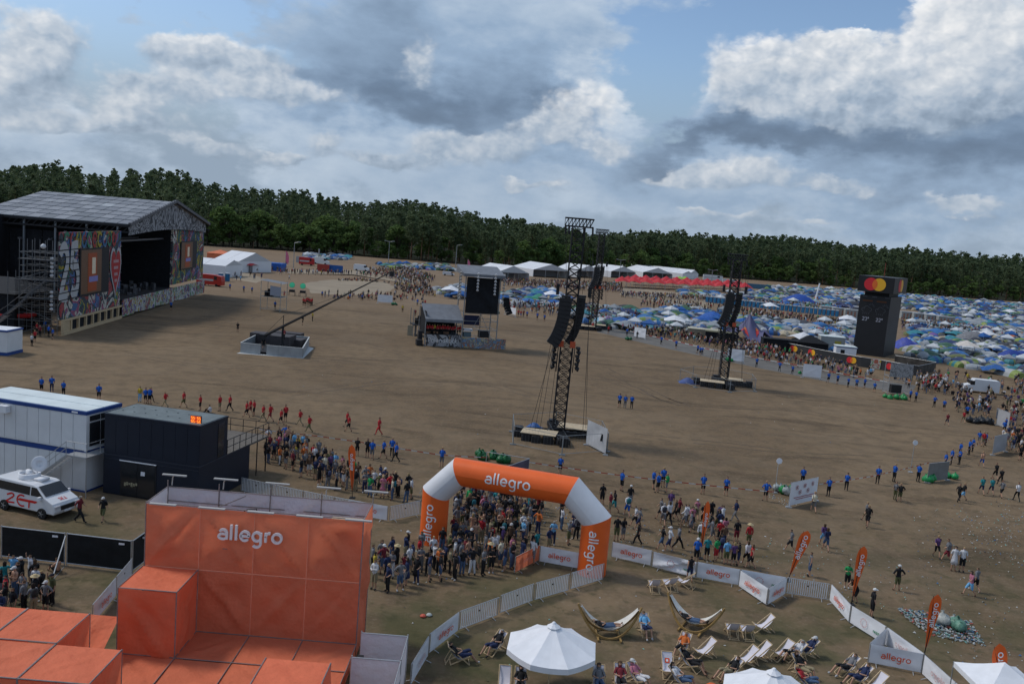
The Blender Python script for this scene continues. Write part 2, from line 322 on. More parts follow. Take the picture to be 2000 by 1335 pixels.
def ground_mat():
    m = bpy.data.materials.new('trampled_sand_and_grass'); m.use_nodes = True; nt = m.node_tree; N = nt.nodes; L = nt.links; b = N['Principled BSDF']; b.inputs['Roughness'].default_value = .95; b.inputs['Specular IOR Level'].default_value = .1
    g = N.new('ShaderNodeNewGeometry'); pos = g.outputs['Position']
    def nz(sc, det, vec=pos, rough=.6, dist=0):
        n = N.new('ShaderNodeTexNoise'); n.inputs['Scale'].default_value = sc; n.inputs['Detail'].default_value = det; n.inputs['Roughness'].default_value = rough; n.inputs['Distortion'].default_value = dist; L.new(vec, n.inputs['Vector']); return n.outputs['Fac']
    def ramp(f, a, b_):
        n = N.new('ShaderNodeMapRange'); n.interpolation_type = 'SMOOTHSTEP'; L.new(f, n.inputs[0]); n.inputs[1].default_value = a; n.inputs[2].default_value = b_; return n.outputs[0]
    def mix(f, a, c, k=1.0):
        n = N.new('ShaderNodeMix'); n.data_type = 'RGBA'
        if k != 1.0:
            mm = N.new('ShaderNodeMath'); mm.operation = 'MULTIPLY'; L.new(f, mm.inputs[0]); mm.inputs[1].default_value = k; f = mm.outputs[0]
        L.new(f, n.inputs[0])
        for s, v in ((6, a), (7, c)):
            if hasattr(v, 'links'): L.new(v, n.inputs[s])
            else: n.inputs[s].default_value = (*v, 1)
        return n.outputs[2]
    st = N.new('ShaderNodeMapping'); st.inputs['Scale'].default_value = (.035, .16, 1); st.inputs['Rotation'].default_value = (0, 0, .25); L.new(pos, st.inputs['Vector'])
    c = mix(ramp(nz(.03, 6), .35, .65), (.146, .101, .061), (.202, .143, .087))
    c = mix(ramp(nz(.6, 7), .42, .62), c, (.105, .078, .052), .5)
    c = mix(ramp(nz(1, 8, st.outputs[0], .65, 1.2), .5, .68), c, (.078, .056, .036), .75)
    c = mix(ramp(nz(.055, 4, rough=.7), .48, .60), c, (.22, .165, .11), .25)
    c = mix(ramp(nz(3.2, 5), .5, .7), c, (.24, .185, .13), .4)
    sp = N.new('ShaderNodeSeparateXYZ'); L.new(pos, sp.inputs[0])
    near = ramp(sp.outputs[1], 75, 30)
    gr = N.new('ShaderNodeMath'); gr.operation = 'MULTIPLY'; L.new(ramp(nz(.16, 6), .42, .62), gr.inputs[0]); L.new(near, gr.inputs[1])
    c = mix(gr.outputs[0], c, (.062, .068, .030), .85)
    gr2 = N.new('ShaderNodeMath'); gr2.operation = 'MULTIPLY'; L.new(ramp(nz(.9, 7), .52, .66), gr2.inputs[0]); L.new(ramp(sp.outputs[1], 130, 20), gr2.inputs[1])
    c = mix(gr2.outputs[0], c, (.052, .052, .026), .6)
    far = ramp(sp.outputs[1], 185, 240); c = mix(far, c, (.23, .165, .112), .6)
    L.new(c, b.inputs['Base Color'])
    bp = N.new('ShaderNodeBump'); bp.inputs['Strength'].default_value = .5; bp.inputs['Distance'].default_value = .12; L.new(nz(1.8, 8), bp.inputs['Height']); L.new(bp.outputs[0], b.inputs['Normal'])
    return m
M_ground = ground_mat()
g = MB(); NX = 150
xs = np.concatenate([np.linspace(-2600, -520, 14), np.linspace(-500, 560, 107), np.linspace(580, 2600, 14)])
ys = np.concatenate([np.linspace(-400, 300, 15), np.linspace(310, 1000, 70), np.linspace(1030, 3600, 14)])
for yy in ys:
    for xx in xs: g.v.append((xx, yy, hill(xx, yy) if yy > 50 else 0.0))
n_ = len(xs)
for j in range(len(ys)-1):
    for i in range(n_-1): g.f.append((j*n_+i, j*n_+i+1, (j+1)*n_+i+1, (j+1)*n_+i))
setting('ground', g, M_ground, True)
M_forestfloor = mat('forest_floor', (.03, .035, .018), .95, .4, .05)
M_sand = mat('pale_sand', (.26, .21, .15), .95, .15, .12); M_gravel = mat('grey_gravel_track', (.13, .122, .112), .95, .2, .3)
def patch(name, pts, m, z=.004, wob=.0):
    mb = MB(); P_ = [at(x, y, 0) for x, y in pts]; c = sum(P_, V((0, 0, 0)))/len(P_)
    ring = []
    for i in range(len(P_)):
        a = P_[i]; b = P_[(i+1) % len(P_)]
        for k in range(6):
            t = k/6; p = a.lerp(b, t); ring.append(p+(p-c)*random.uniform(-wob, wob))
    mb.add([(c.x, c.y, z)]+[(p.x, p.y, z) for p in ring], [(0, 1+i, 1+(i+1) % len(ring)) for i in range(len(ring))])
    o = setting(name, mb, m); return o
patch('sand_arena', [(590, 553), (640, 546), (700, 546), (755, 552), (775, 562), (745, 574), (680, 577), (610, 572)], M_sand, .006, .05)
patch('sand_path', [(430, 532), (480, 532), (520, 545), (500, 552), (455, 545)], M_sand, .004, .04)
patch('sand_strip', [(540, 527), (700, 527), (830, 548), (810, 556), (690, 536), (560, 534)], M_sand, .008, .04)
gm_ = MB(); ga = [(1180, 636), (1330, 668), (1500, 702), (1660, 735), (1790, 752)]; gb_ = [(1165, 648), (1310, 682), (1480, 718), (1640, 750), (1780, 768)]
for (a1, a2), (b1, b2) in zip(zip(ga, ga[1:]), zip(gb_, gb_[1:])):
    for k in range(6):
        q = [at(a1[0]+(a2[0]-a1[0])*t, a1[1]+(a2[1]-a1[1])*t) for t in (k/6, (k+1)/6)]+[at(b1[0]+(b2[0]-b1[0])*t, b1[1]+(b2[1]-b1[1])*t) for t in ((k+1)/6, k/6)]; gm_.add([(p.x, p.y, .004) for p in q], [(0, 1, 2, 3)])
setting('path', gm_, M_gravel)
patch('sand_lane', [(1215, 560), (1330, 572), (1400, 590), (1380, 604), (1290, 592), (1210, 575)], M_sand, .004, .03)
M_rut = mat('dark_wheel_rut', (.085, .062, .042), .95, .3, .6)
def ruts(pts, w=.28, gap=1.7):
    P_ = [at(x, y) for x, y in pts]; mb = MB(); Q = []
    for a, b in zip(P_, P_[1:]): Q += [a.lerp(b, k/8) for k in range(8)]
    for k in range(1, len(Q)-1): Q[k] = (Q[k-1]+Q[k]*2+Q[k+1])/4
    for s_ in (-gap/2, gap/2):
        for i, (a, b) in enumerate(zip(Q, Q[1:])):
            if random.random() < .2: continue
            d = (b-a).normalized(); n = V((-d.y, d.x, 0)); j = random.uniform(.5, 1); mb.add([(p.x, p.y, .004) for p in (a+n*(s_-w*j/2), b+n*(s_-w*j/2), b+n*(s_+w*j/2), a+n*(s_+w*j/2))], [(0, 1, 2, 3)])
    setting('wheel_ruts', mb, M_rut)
ruts([(410, 640), (520, 612), (640, 606), (760, 615), (960, 640), (1200, 700)]); ruts([(240, 690), (420, 720), (640, 700), (860, 700), (1010, 720)]); ruts([(1240, 850), (1420, 868), (1600, 890), (1900, 900)]); ruts([(560, 770), (760, 745), (960, 750), (1100, 790)]); ruts([(1180, 720), (1320, 790), (1560, 800), (1780, 850)]); ruts([(610, 660), (700, 668), (820, 700), (1000, 700), (1200, 745), (1360, 800)])
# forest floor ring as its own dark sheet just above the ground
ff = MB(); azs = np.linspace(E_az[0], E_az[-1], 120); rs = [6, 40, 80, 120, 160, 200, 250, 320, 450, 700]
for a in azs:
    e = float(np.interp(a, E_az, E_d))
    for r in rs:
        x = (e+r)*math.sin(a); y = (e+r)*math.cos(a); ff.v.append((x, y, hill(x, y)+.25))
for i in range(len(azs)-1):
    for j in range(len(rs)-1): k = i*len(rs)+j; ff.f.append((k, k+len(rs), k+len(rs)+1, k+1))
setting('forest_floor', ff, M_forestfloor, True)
def leafmat(name, c1, c2):
    m = bpy.data.materials.new(name); m.use_nodes = True; nt = m.node_tree; N = nt.nodes; L = nt.links; b = N['Principled BSDF']; b.inputs['Roughness'].default_value = .7; b.inputs['Specular IOR Level'].default_value = .15
    oi = N.new('ShaderNodeObjectInfo'); g = N.new('ShaderNodeNewGeometry'); n = N.new('ShaderNodeTexNoise'); n.inputs['Scale'].default_value = .35; n.inputs['Detail'].default_value = 3; L.new(g.outputs['Position'], n.inputs['Vector'])
    n2 = N.new('ShaderNodeTexNoise'); n2.inputs['Scale'].default_value = .06; L.new(g.outputs['Position'], n2.inputs['Vector'])
    ad = N.new('ShaderNodeMath'); ad.operation = 'ADD'; L.new(n.outputs['Fac'], ad.inputs[0]); L.new(n2.outputs['Fac'], ad.inputs[1])
    mr = N.new('ShaderNodeMapRange'); L.new(ad.outputs[0], mr.inputs[0]); mr.inputs[1].default_value = .65; mr.inputs[2].default_value = 1.35
    mx = N.new('ShaderNodeMix'); mx.data_type = 'RGBA'; L.new(mr.outputs[0], mx.inputs[0]); mx.inputs[6].default_value = (*c1, 1); mx.inputs[7].default_value = (*c2, 1); L.new(mx.outputs[2], b.inputs['Base Color'])
    t = N.new('ShaderNodeBsdfTranslucent'); L.new(mx.outputs[2], t.inputs[0]); ms = N.new('ShaderNodeMixShader'); ms.inputs[0].default_value = .38; L.new(b.outputs[0], ms.inputs[1]); L.new(t.outputs[0], ms.inputs[2]); L.new(ms.outputs[0], N['Material Output'].inputs[0]); return m
M_pine = leafmat('pine_needles', (.046, .074, .036), (.120, .150, .072)); M_leaf = leafmat('broad_leaves', (.055, .105, .030), (.14, .20, .06))
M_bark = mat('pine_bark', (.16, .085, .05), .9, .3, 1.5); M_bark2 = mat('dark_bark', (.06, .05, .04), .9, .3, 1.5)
def clump(mb, c, r, n, sz, flat=.7, R=random):
    for _ in range(n):
        d = V((R.gauss(0, 1), R.gauss(0, 1), R.gauss(0, 1))).normalized()*r*(R.random()**.4); p = V(c)+V((d.x, d.y, d.z*flat))
        a = V((R.uniform(-1, 1), R.uniform(-1, 1), R.uniform(-.6, .6))).normalized(); b = a.cross(V((R.uniform(-1, 1), R.uniform(-1, 1), R.uniform(-.3, 1)))).normalized()
        s = sz*R.uniform(.6, 1.3); mb.add([p-a*s, p+b*s*.7, p+a*s, p-b*s*.7], [(0, 1, 2, 3)])
def pine(seed, H, low=.45, n=16, per=26, sz=.62):
    R = random.Random(seed); tr = MB(); cr = MB(); top = V((R.uniform(-.4, .4), R.uniform(-.4, .4), H*.96))
    tr.tube((0, 0, -1), V((0, 0, 0)).lerp(top, .5), .26, 6, .19); tr.tube(V((0, 0, 0)).lerp(top, .5), top, .19, 6, .05)
    for i in range(n):
        t = low+(1-low)*(i/(n-1))**.9; w = (1-t)/(1-low); rad = (1.0+2.2*math.sin(min(w*2.2+.35, 2.2)))*R.uniform(.7, 1.15)*(H/20); a = R.uniform(0, 6.28)
        c = V((math.cos(a)*rad*.55, math.sin(a)*rad*.55, H*t)); tr.tube((top.x*t, top.y*t, H*(t-.03)), c, .06, 4, .02)
        clump(cr, c, rad*.95, per, sz, .55, R)
    clump(cr, top, .9, per, sz*.8, .9, R); return tr, cr
def broad(seed, H, n=16, per=34):
    R = random.Random(seed); tr = MB(); cr = MB(); tr.tube((0, 0, -1), (0, 0, H*.35), .35, 6, .25)
    for i in range(n):
        a = R.uniform(0, 6.28); t = R.uniform(.22, .93); rad = H*.27*math.sin(min(max((t-.08)/.9, 0), 1)*math.pi)**.6*R.uniform(.4, 1.0); c = V((math.cos(a)*rad, math.sin(a)*rad, H*t))
        tr.tube((0, 0, H*min(t*.6, .4)), c, .12, 4, .03); clump(cr, c, H*.13, per, .62, .8, R)
    clump(cr, (0, 0, H*.9), H*.1, per, .6, .8, R); return tr, cr
TREES = []
for k in range(6):
    t, c = pine(100+k, [21, 23, 19, 22, 24, 20][k], [.5, .42, .35, .58, .5, .3][k], n=18, per=30); TREES.append(('pine_tree', t.mesh('trunk', M_bark, smooth=True), c.mesh('crown', M_pine)))
for k in range(4):
    t, c = broad(200+k, [15, 17, 13, 16][k], 22, 40); TREES.append(('broadleaf_tree', t.mesh('trunk', M_bark2, smooth=True), c.mesh('crown', M_leaf)))
LOW = []
for k in range(5):
    t, c = pine(300+k, 21, .35, n=12, per=12, sz=.95); a = MB(); LOW.append((t, c, 0))
t, c = broad(400, 15, 12, 18); LOW.append((t, c, 1)); t, c = broad(401, 11, 10, 18); LOW.append((t, c, 1))
def sector(px):
    for lim, s in ((420, 'behind the big stage'), (560, 'behind the stage side tents'), (700, 'behind the fence panels'), (860, 'behind the twin lamp post'), (1000, 'behind the screen tower'), (1240, 'behind the marquees'), (1560, 'behind the red canopies'), (1700, 'left of the billboard'), (1850, 'right of the billboard'), (9999, 'at the right edge')):
        if px < lim: return s
cand = []
R = random.Random(5)
for row in range(26):
    d0 = 3+row*8.0+row*row*.30; a = E_az[0]
    while a < E_az[-1]:
        e = float(np.interp(a, E_az, E_d)); r = e+d0+R.uniform(-4, 4); a2 = a+R.uniform(-.003, .003); x = r*math.sin(a2); y = r*math.cos(a2)
        a += R.uniform(3.8, 6.6)/e*(1+row*.03)
        px, py, w = proj((x, y, 18))
        if px < -160 or px > 2160: continue
        z = hill(x, y); edge_row = row < 2
        br = (R.random() < (.75 if row == 0 and not 690 < px < 870 else .45 if edge_row else .30 if row < 6 else .14)) or (row < 3 and 430 < px < 700 and R.random() < .85)
        cand.append((row, x, y, z, px, br, R.uniform(.80, 1.06)*(1.05+.06*math.sin(a*47)+.05*math.sin(a*113+row)), R.uniform(0, 6.28)))
ind = [c for c in cand if c[0] < 2][:0]
front = sorted([c for c in cand if c[0] <= 2], key=lambda c: c[0])
np_ = 0; nb_ = 0; stuffc = [c for c in cand if c[0] > 2]; ordn = {}
for c in front:
    row, x, y, z, px, br, s, rz = c
    if (br and nb_ >= 150) or ((not br) and np_ >= 150): stuffc.append(c); continue
    if row == 0: s *= R.uniform(.5, .9) if br else R.uniform(.7, 1)
    if br and row < 3 and 430 < px < 700: s *= 1.25
    if br: nb_ += 1
    else: np_ += 1
    name, tm, cm = TREES[(6+R.randrange(4)) if br else R.randrange(6)]
    lab = ('low ' if s < .7 else 'tall ' if s > 1.05 else '')+('green leafy tree' if br else 'dark pine')+(' at the wood edge ' if row == 0 else ' just inside the wood ' if row == 1 else ' deeper in the wood ')+sector(px)
    o = thing(name, lab, 'tree', (x, y, z-.2), rz, 'trees along the front edge of the wood'); o.scale = (s*(1.15 if br else 1), s*(1.15 if br else 1), s*(1.0 if row else .92))
    link('trunk', tm, o); link('crown', cm, o)
# the rest of the wood reads as one mass
def joined(items, trunks):
    Vs = []; Fs = []; n = 0; cache = {}
    for (row, x, y, z, px, br, s, rz) in items:
        k = R.choice((5, 6)) if br else R.randrange(5); t, c, _ = LOW[k]; mb = t if trunks else c
        if id(mb) not in cache: cache[id(mb)] = (np.array([tuple(v) for v in mb.v]), mb.f)
        v, f = cache[id(mb)]; cs, sn = math.cos(rz)*s, math.sin(rz)*s
        Vs.append(np.stack([v[:, 0]*cs-v[:, 1]*sn+x, v[:, 0]*sn+v[:, 1]*cs+y, v[:, 2]*s+z-.2], 1))
        Fs += [tuple(i+n for i in ff_) for ff_ in f]; n += len(v)
    return np.concatenate(Vs), Fs
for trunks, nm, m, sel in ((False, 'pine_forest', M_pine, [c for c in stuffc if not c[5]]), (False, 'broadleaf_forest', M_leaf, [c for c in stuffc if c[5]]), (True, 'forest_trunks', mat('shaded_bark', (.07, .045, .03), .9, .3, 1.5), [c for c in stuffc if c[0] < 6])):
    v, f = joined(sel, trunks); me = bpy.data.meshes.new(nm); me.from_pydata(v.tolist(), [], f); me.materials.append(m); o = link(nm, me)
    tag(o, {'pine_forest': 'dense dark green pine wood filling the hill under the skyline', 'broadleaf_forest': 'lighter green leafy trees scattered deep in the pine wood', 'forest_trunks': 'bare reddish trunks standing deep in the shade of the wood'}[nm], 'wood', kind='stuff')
print('trees', len(cand), np_, nb_)
# ------------------------------------------------------------------ people
C = {'black': (.012, .012, .014), 'white': (.55, .55, .57), 'blue': (.015, .10, .42), 'red': (.40, .025, .03), 'grey': (.16, .16, .17), 'navy': (.02, .03, .08), 'green': (.02, .26, .08), 'teal': (.02, .20, .22), 'pink': (.42, .15, .21), 'purple': (.10, .05, .15), 'yellow': (.45, .33, .04), 'orange': (.50, .13, .03), 'maroon': (.16, .02, .03), 'olive': (.09, .095, .04), 'khaki': (.25, .21, .13), 'denim': (.06, .10, .18), 'brown': (.11, .065, .04), 'light blue': (.15, .38, .62), 'cream': (.55, .50, .38), 'bare': (.42, .24, .16)}
HAIR = {'dark': (.02, .014, .01), 'brown': (.07, .04, .02), 'blond': (.30, .21, .10), 'grey': (.25, .24, .22)}
BASE = dict(pel=(0, 0, .95), wai=(0, .01, 1.10), che=(0, .0, 1.32), nec=(0, .0, 1.50), hea=(0, .015, 1.62), top=(0, .01, 1.70), shl=(-.165, 0, 1.42), shr=(.165, 0, 1.42), ell=(-.225, -.02, 1.15), elr=(.225, -.02, 1.15), wrl=(-.24, .05, .92), wrr=(.24, .05, .92), hal=(-.24, .08, .82), har=(.24, .08, .82),
            hil=(-.09, 0, .90), hir=(.09, 0, .90), knl=(-.10, .02, .50), knr=(.10, .02, .50), anl=(-.11, -.02, .10), anr=(.11, -.02, .10), tol=(-.13, .14, .045), tor=(.13, .14, .045))
RAD = dict(pel=(.135, .10), wai=(.12, .09), che=(.15, .105), nec=(.052, .052), hea=(.085, .10), top=(.06, .07), shl=(.065, .06), shr=(.065, .06), ell=(.042, .042), elr=(.042, .042), wrl=(.028, .028), wrr=(.028, .028), hal=(.034, .022), har=(.034, .022),
           hil=(.095, .095), hir=(.095, .095), knl=(.058, .058), knr=(.058, .058), anl=(.04, .045), anr=(.04, .045), tol=(.04, .03), tor=(.04, .03))
BONES = [('pel', 'wai', 'torso'), ('wai', 'che', 'torso'), ('che', 'nec', 'torso'), ('nec', 'hea', 'head'), ('hea', 'top', 'head'), ('che', 'shl', 'torso'), ('che', 'shr', 'torso'), ('shl', 'ell', 'uarm'), ('shr', 'elr', 'uarm'), ('ell', 'wrl', 'farm'), ('elr', 'wrr', 'farm'), ('wrl', 'hal', 'hand'), ('wrr', 'har', 'hand'),
         ('pel', 'hil', 'hips'), ('pel', 'hir', 'hips'), ('hil', 'knl', 'thigh'), ('hir', 'knr', 'thigh'), ('knl', 'anl', 'shin'), ('knr', 'anr', 'shin'), ('anl', 'tol', 'foot'), ('anr', 'tor', 'foot')]
POSE = {
 'stand': {}, 'shift': dict(pel=(.04, 0, .945), hil=(-.05, 0, .9), hir=(.13, 0, .89), knl=(-.12, .05, .5), anl=(-.17, .03, .1), tol=(-.22, .18, .045), anr=(.10, -.02, .1), ell=(-.24, -.04, 1.14), wrl=(-.17, .16, 1.0), hal=(-.12, .24, .98)),
 'walk': dict(knl=(-.10, .20, .55), anl=(-.10, .30, .12), tol=(-.11, .46, .09), knr=(.10, -.02, .5), anr=(.11, -.30, .13), tor=(.12, -.18, .05), ell=(-.22, -.14, 1.17), wrl=(-.22, -.10, .95), hal=(-.22, -.08, .86), elr=(.22, .08, 1.16), wrr=(.20, .26, 1.0), har=(.19, .32, .93), pel=(0, 0, .93), hil=(-.09, 0, .88), hir=(.09, 0, .88)),
 'stride': dict(knr=(.10, .22, .54), anr=(.10, .36, .12), tor=(.11, .50, .10), knl=(-.10, -.06, .5), anl=(-.11, -.36, .16), tol=(-.12, -.27, .05), elr=(.22, -.16, 1.18), wrr=(.22, -.16, .95), har=(.22, -.15, .86), ell=(-.22, .10, 1.16), wrl=(-.19, .28, 1.03), hal=(-.18, .35, .97), pel=(0, 0, .92), hil=(-.09, 0, .87), hir=(.09, 0, .87), che=(0, .03, 1.31), nec=(0, .05, 1.49), hea=(0, .08, 1.61), top=(0, .08, 1.69)),
 'hips': dict(ell=(-.36, -.06, 1.18), wrl=(-.20, .04, 1.02), hal=(-.13, .06, 1.0), elr=(.36, -.06, 1.18), wrr=(.20, .04, 1.02), har=(.13, .06, 1.0), anl=(-.16, 0, .1), anr=(.16, 0, .1), tol=(-.20, .15, .045), tor=(.20, .15, .045)),
 'phone': dict(ell=(-.22, .04, 1.16), wrl=(-.09, .26, 1.22), hal=(-.03, .30, 1.28), elr=(.22, .02, 1.16), wrr=(.10, .25, 1.2), har=(.04, .30, 1.26), hea=(0, .05, 1.61), top=(0, .07, 1.68)),
 'crossed': dict(ell=(-.23, .06, 1.18), wrl=(-.02, .20, 1.20), hal=(.07, .18, 1.22), elr=(.23, .06, 1.17), wrr=(.03, .22, 1.16), har=(-.06, .19, 1.18)),
 'armup': dict(elr=(.24, .10, 1.50), wrr=(.16, .16, 1.74), har=(.14, .17, 1.84), ell=(-.24, .0, 1.15)),
 'point': dict(elr=(.40, .08, 1.42), wrr=(.64, .12, 1.44), har=(.74, .13, 1.45)), 'spread': dict(elr=(.40, .0, 1.38), wrr=(.62, .05, 1.36), har=(.71, .06, 1.36), ell=(-.40, 0, 1.38), wrl=(-.62, .05, 1.36), hal=(-.71, .06, 1.36)),
 'lean': dict(pel=(0, -.10, .93), hil=(-.09, -.1, .88), hir=(.09, -.1, .88), wai=(0, 0, 1.08), che=(0, .14, 1.24), nec=(0, .26, 1.36), hea=(0, .34, 1.44), top=(0, .38, 1.51), shl=(-.165, .22, 1.30), shr=(.165, .22, 1.30), ell=(-.24, .36, 1.12), elr=(.24, .36, 1.12), wrl=(-.10, .50, 1.12), wrr=(.10, .50, 1.12), hal=(-.03, .54, 1.12), har=(.03, .56, 1.12), anl=(-.12, -.16, .1), anr=(.12, -.05, .1), tol=(-.13, -.01, .045), tor=(.13, .1, .045)),
 'sit': dict(pel=(0, 0, .14), wai=(0, -.03, .28), che=(0, -.02, .50), nec=(0, .03, .67), hea=(0, .07, .79), top=(0, .08, .87), shl=(-.165, .01, .59), shr=(.165, .01, .59), ell=(-.24, .12, .38), elr=(.24, .12, .38), wrl=(-.15, .33, .42), wrr=(.15, .33, .42), hal=(-.10, .40, .44), har=(.10, .40, .44), hil=(-.1, .02, .13), hir=(.1, .02, .13), knl=(-.18, .38, .44), knr=(.18, .38, .44), anl=(-.13, .56, .09), anr=(.13, .56, .09), tol=(-.14, .70, .045), tor=(.14, .70, .045)),
 'chair': dict(pel=(0, 0, .52), wai=(0, -.03, .66), che=(0, -.04, .88), nec=(0, 0, 1.05), hea=(0, .04, 1.17), top=(0, .05, 1.25), shl=(-.165, -.02, .97), shr=(.165, -.02, .97), ell=(-.24, .08, .74), elr=(.24, .08, .74), wrl=(-.14, .28, .70), wrr=(.14, .28, .70), hal=(-.08, .35, .70), har=(.08, .35, .70), hil=(-.1, .04, .50), hir=(.1, .04, .50), knl=(-.13, .46, .52), knr=(.13, .46, .52), anl=(-.13, .50, .10), anr=(.13, .50, .10), tol=(-.14, .65, .045), tor=(.14, .65, .045)),
 'recline': dict(pel=(0, .02, .40), wai=(0, -.12, .48), che=(0, -.30, .64), nec=(0, -.42, .80), hea=(0, -.44, .93), top=(0, -.45, 1.01), shl=(-.17, -.36, .73), shr=(.17, -.36, .73), ell=(-.27, -.14, .56), elr=(.27, -.14, .56), wrl=(-.12, .06, .60), wrr=(.12, .06, .60), hal=(-.04, .10, .60), har=(.04, .12, .61), hil=(-.1, .05, .39), hir=(.1, .05, .39), knl=(-.14, .48, .56), knr=(.14, .50, .50), anl=(-.14, .66, .14), anr=(.16, .82, .12), tol=(-.16, .80, .06), tor=(.18, .95, .12)),
 'lie': dict(pel=(0, 0, .12), wai=(0, -.15, .13), che=(0, -.38, .20), nec=(0, -.55, .28), hea=(0, -.66, .34), top=(0, -.73, .38), shl=(-.16, -.48, .24), shr=(.16, -.48, .24), ell=(-.24, -.24, .2), elr=(.24, -.24, .2), wrl=(-.10, -.06, .26), wrr=(.10, -.06, .26), hal=(-.03, -.02, .26), har=(.03, 0, .27), hil=(-.09, .05, .12), hir=(.09, .05, .12), knl=(-.10, .46, .20), knr=(.10, .46, .18), anl=(-.1, .86, .2), anr=(.1, .88, .2), tol=(-.12, .93, .30), tor=(.12, .95, .30))}
def make_pose(name, d):
    J = dict(BASE); J.update(d); names = list(J); idx = {n: i for i, n in enumerate(names)}
    me = bpy.data.meshes.new('tmp'); me.from_pydata([J[n] for n in names], [(idx[a], idx[b]) for a, b, _ in BONES], [])
    o = bpy.data.objects.new('tmp', me); COL.objects.link(o)
    sk = o.modifiers.new('s', 'SKIN'); sk.use_smooth_shade = True
    for n in names:
        v = me.skin_vertices[0].data[idx[n]]; v.radius = RAD[n]; v.use_root = (n == 'pel')
    su = o.modifiers.new('u', 'SUBSURF'); su.levels = 1; su.render_levels = 1
    dg = bpy.context.evaluated_depsgraph_get(); ev = bpy.data.meshes.new_from_object(o.evaluated_get(dg)); bpy.data.objects.remove(o)
    P = np.array([v.co[:] for v in ev.vertices]); Nn = np.array([v.normal[:] for v in ev.vertices])
    best = np.full(len(P), 9.); reg = np.zeros(len(P), int); kinds = ['torso', 'head', 'uarm', 'farm', 'hand', 'hips', 'thigh', 'shin', 'foot']
    for a, b, k in BONES:
        A = np.array(J[a]); B = np.array(J[b]); ra = sum(RAD[a])/2; t = np.clip(((P-A)@(B-A))/((B-A)@(B-A)+1e-9), 0, 1); dd = np.linalg.norm(P-(A+np.outer(t, B-A)), axis=1)-ra*.6
        m = dd < best; best[m] = dd[m]; reg[m] = kinds.index(k)
    F = [tuple(p.vertices) for p in ev.polygons]; H = np.array(J['hea']); T = np.array(J['top']); up = (T-np.array(J['nec'])); up = up/np.linalg.norm(up)
    def sub(sel, off, test=None):
        ks = [kinds.index(s) for s in sel]; fs = []
        for f in F:
            r = [reg[i] for i in f]
            if sum(q in ks for q in r)*2 > len(f) and (test is None or test(P[list(f)].mean(0), Nn[list(f)].mean(0))): fs.append(f)
        u = sorted({i for f in fs for i in f}); mp = {i: k for k, i in enumerate(u)}; mb = MB(); mb.v = [tuple(P[i]+Nn[i]*off) for i in u]; mb.f = [tuple(mp[i] for i in f) for f in fs]; return mb
    out = {}
    body = MB(); body.v = [tuple(p) for p in P]; body.f = list(F)
    hM = Matrix.Translation(V(J['hea'])) @ V(tuple(up)).to_track_quat('Z', 'Y').to_matrix().to_4x4()
    if 'lie' not in name: hM = Matrix.Translation(V(J['hea']))
    body.tube(hM @ V((0, .085, .0)), hM @ V((0, .118, -.018)), .016, 4, .01)
    out['body'] = body.mesh('body', M_skin, smooth=True)
    out['tee'] = sub(['torso', 'uarm', 'hips'], .014, lambda p, n: True).mesh('shirt', M_obj, smooth=True)
    out['tank'] = sub(['torso', 'hips'], .012).mesh('vest', M_obj, smooth=True)
    out['long'] = sub(['torso', 'uarm', 'farm', 'hips'], .016).mesh('jacket', M_obj, smooth=True)
    out['shorts'] = sub(['hips', 'thigh'], .022).mesh('shorts', M_obj, smooth=True)
    out['trousers'] = sub(['hips', 'thigh', 'shin'], .020).mesh('trousers', M_obj, smooth=True)
    out['shoes'] = sub(['foot'], .012).mesh('shoes', M_obj, smooth=True)
    Hh = H
    def scalp(p, n): q = (p-Hh); return q@up > .035 or (q[1] < -.02 and q@up > -.05)
    hs = sub(['head'], .013, scalp if name != 'lie' else (lambda p, n: (p-Hh)@up > .02)); out['hair'] = hs.mesh('hair', M_obj, smooth=True)
    lh = sub(['head'], .016, scalp if name != 'lie' else (lambda p, n: (p-Hh)@up > .02))
    lh.lathe([(.02, .1), (.10, .06), (.095, -.08), (.085, -.24), (.05, -.34), (.0, -.36)], 8, hM @ Matrix.Translation((0, -.045, 0)) @ Matrix.Diagonal((1, .55, 1, 1))); out['longhair'] = lh.mesh('hair', M_obj, smooth=True)
    cp = MB(); cp.lathe([(.112, .02), (.108, .06), (.085, .10), (.04, .125), (0, .13)], 9, hM @ Matrix.Diagonal((.95, 1.1, 1, 1))); cp.box(-.07, .07, .08, .19, .025, .04, hM); out['cap'] = cp.mesh('cap', M_obj, smooth=True)
    ht = MB(); ht.lathe([(.23, .035), (.22, .05), (.112, .055), (.10, .13), (.04, .15), (0, .15)], 12, hM); out['hat'] = ht.mesh('hat', M_obj, smooth=True)
    che = V(J['che']); tv = (V(J['nec'])-V(J['wai'])).normalized(); bk = V((1, 0, 0)).cross(tv)*1.0
    bM = Matrix.Translation(che) @ Matrix((V((1, 0, 0)).to_tuple()+(0,), (0, 0, 0, 0), (0, 0, 0, 0), (0, 0, 0, 1))) if False else Matrix.Translation(che)
    rot = Matrix(((1, bk.x*-1, tv.x, 0), (0, -bk.y, tv.y, 0), (0, -bk.z, tv.z, 0), (0, 0, 0, 1)))
    pk = MB(); pk.lathe([(.0, -.24), (.15, -.22), (.17, -.05), (.15, .12), (.08, .19), (0, .2)], 8, bM @ rot @ Matrix.Translation((0, .18 if (rot @ V((0, 1, 0))).y < 0 else -.18, -.02)) @ Matrix.Diagonal((1, .6, 1, 1))); out['backpack'] = pk.mesh('backpack', M_obj, smooth=True)
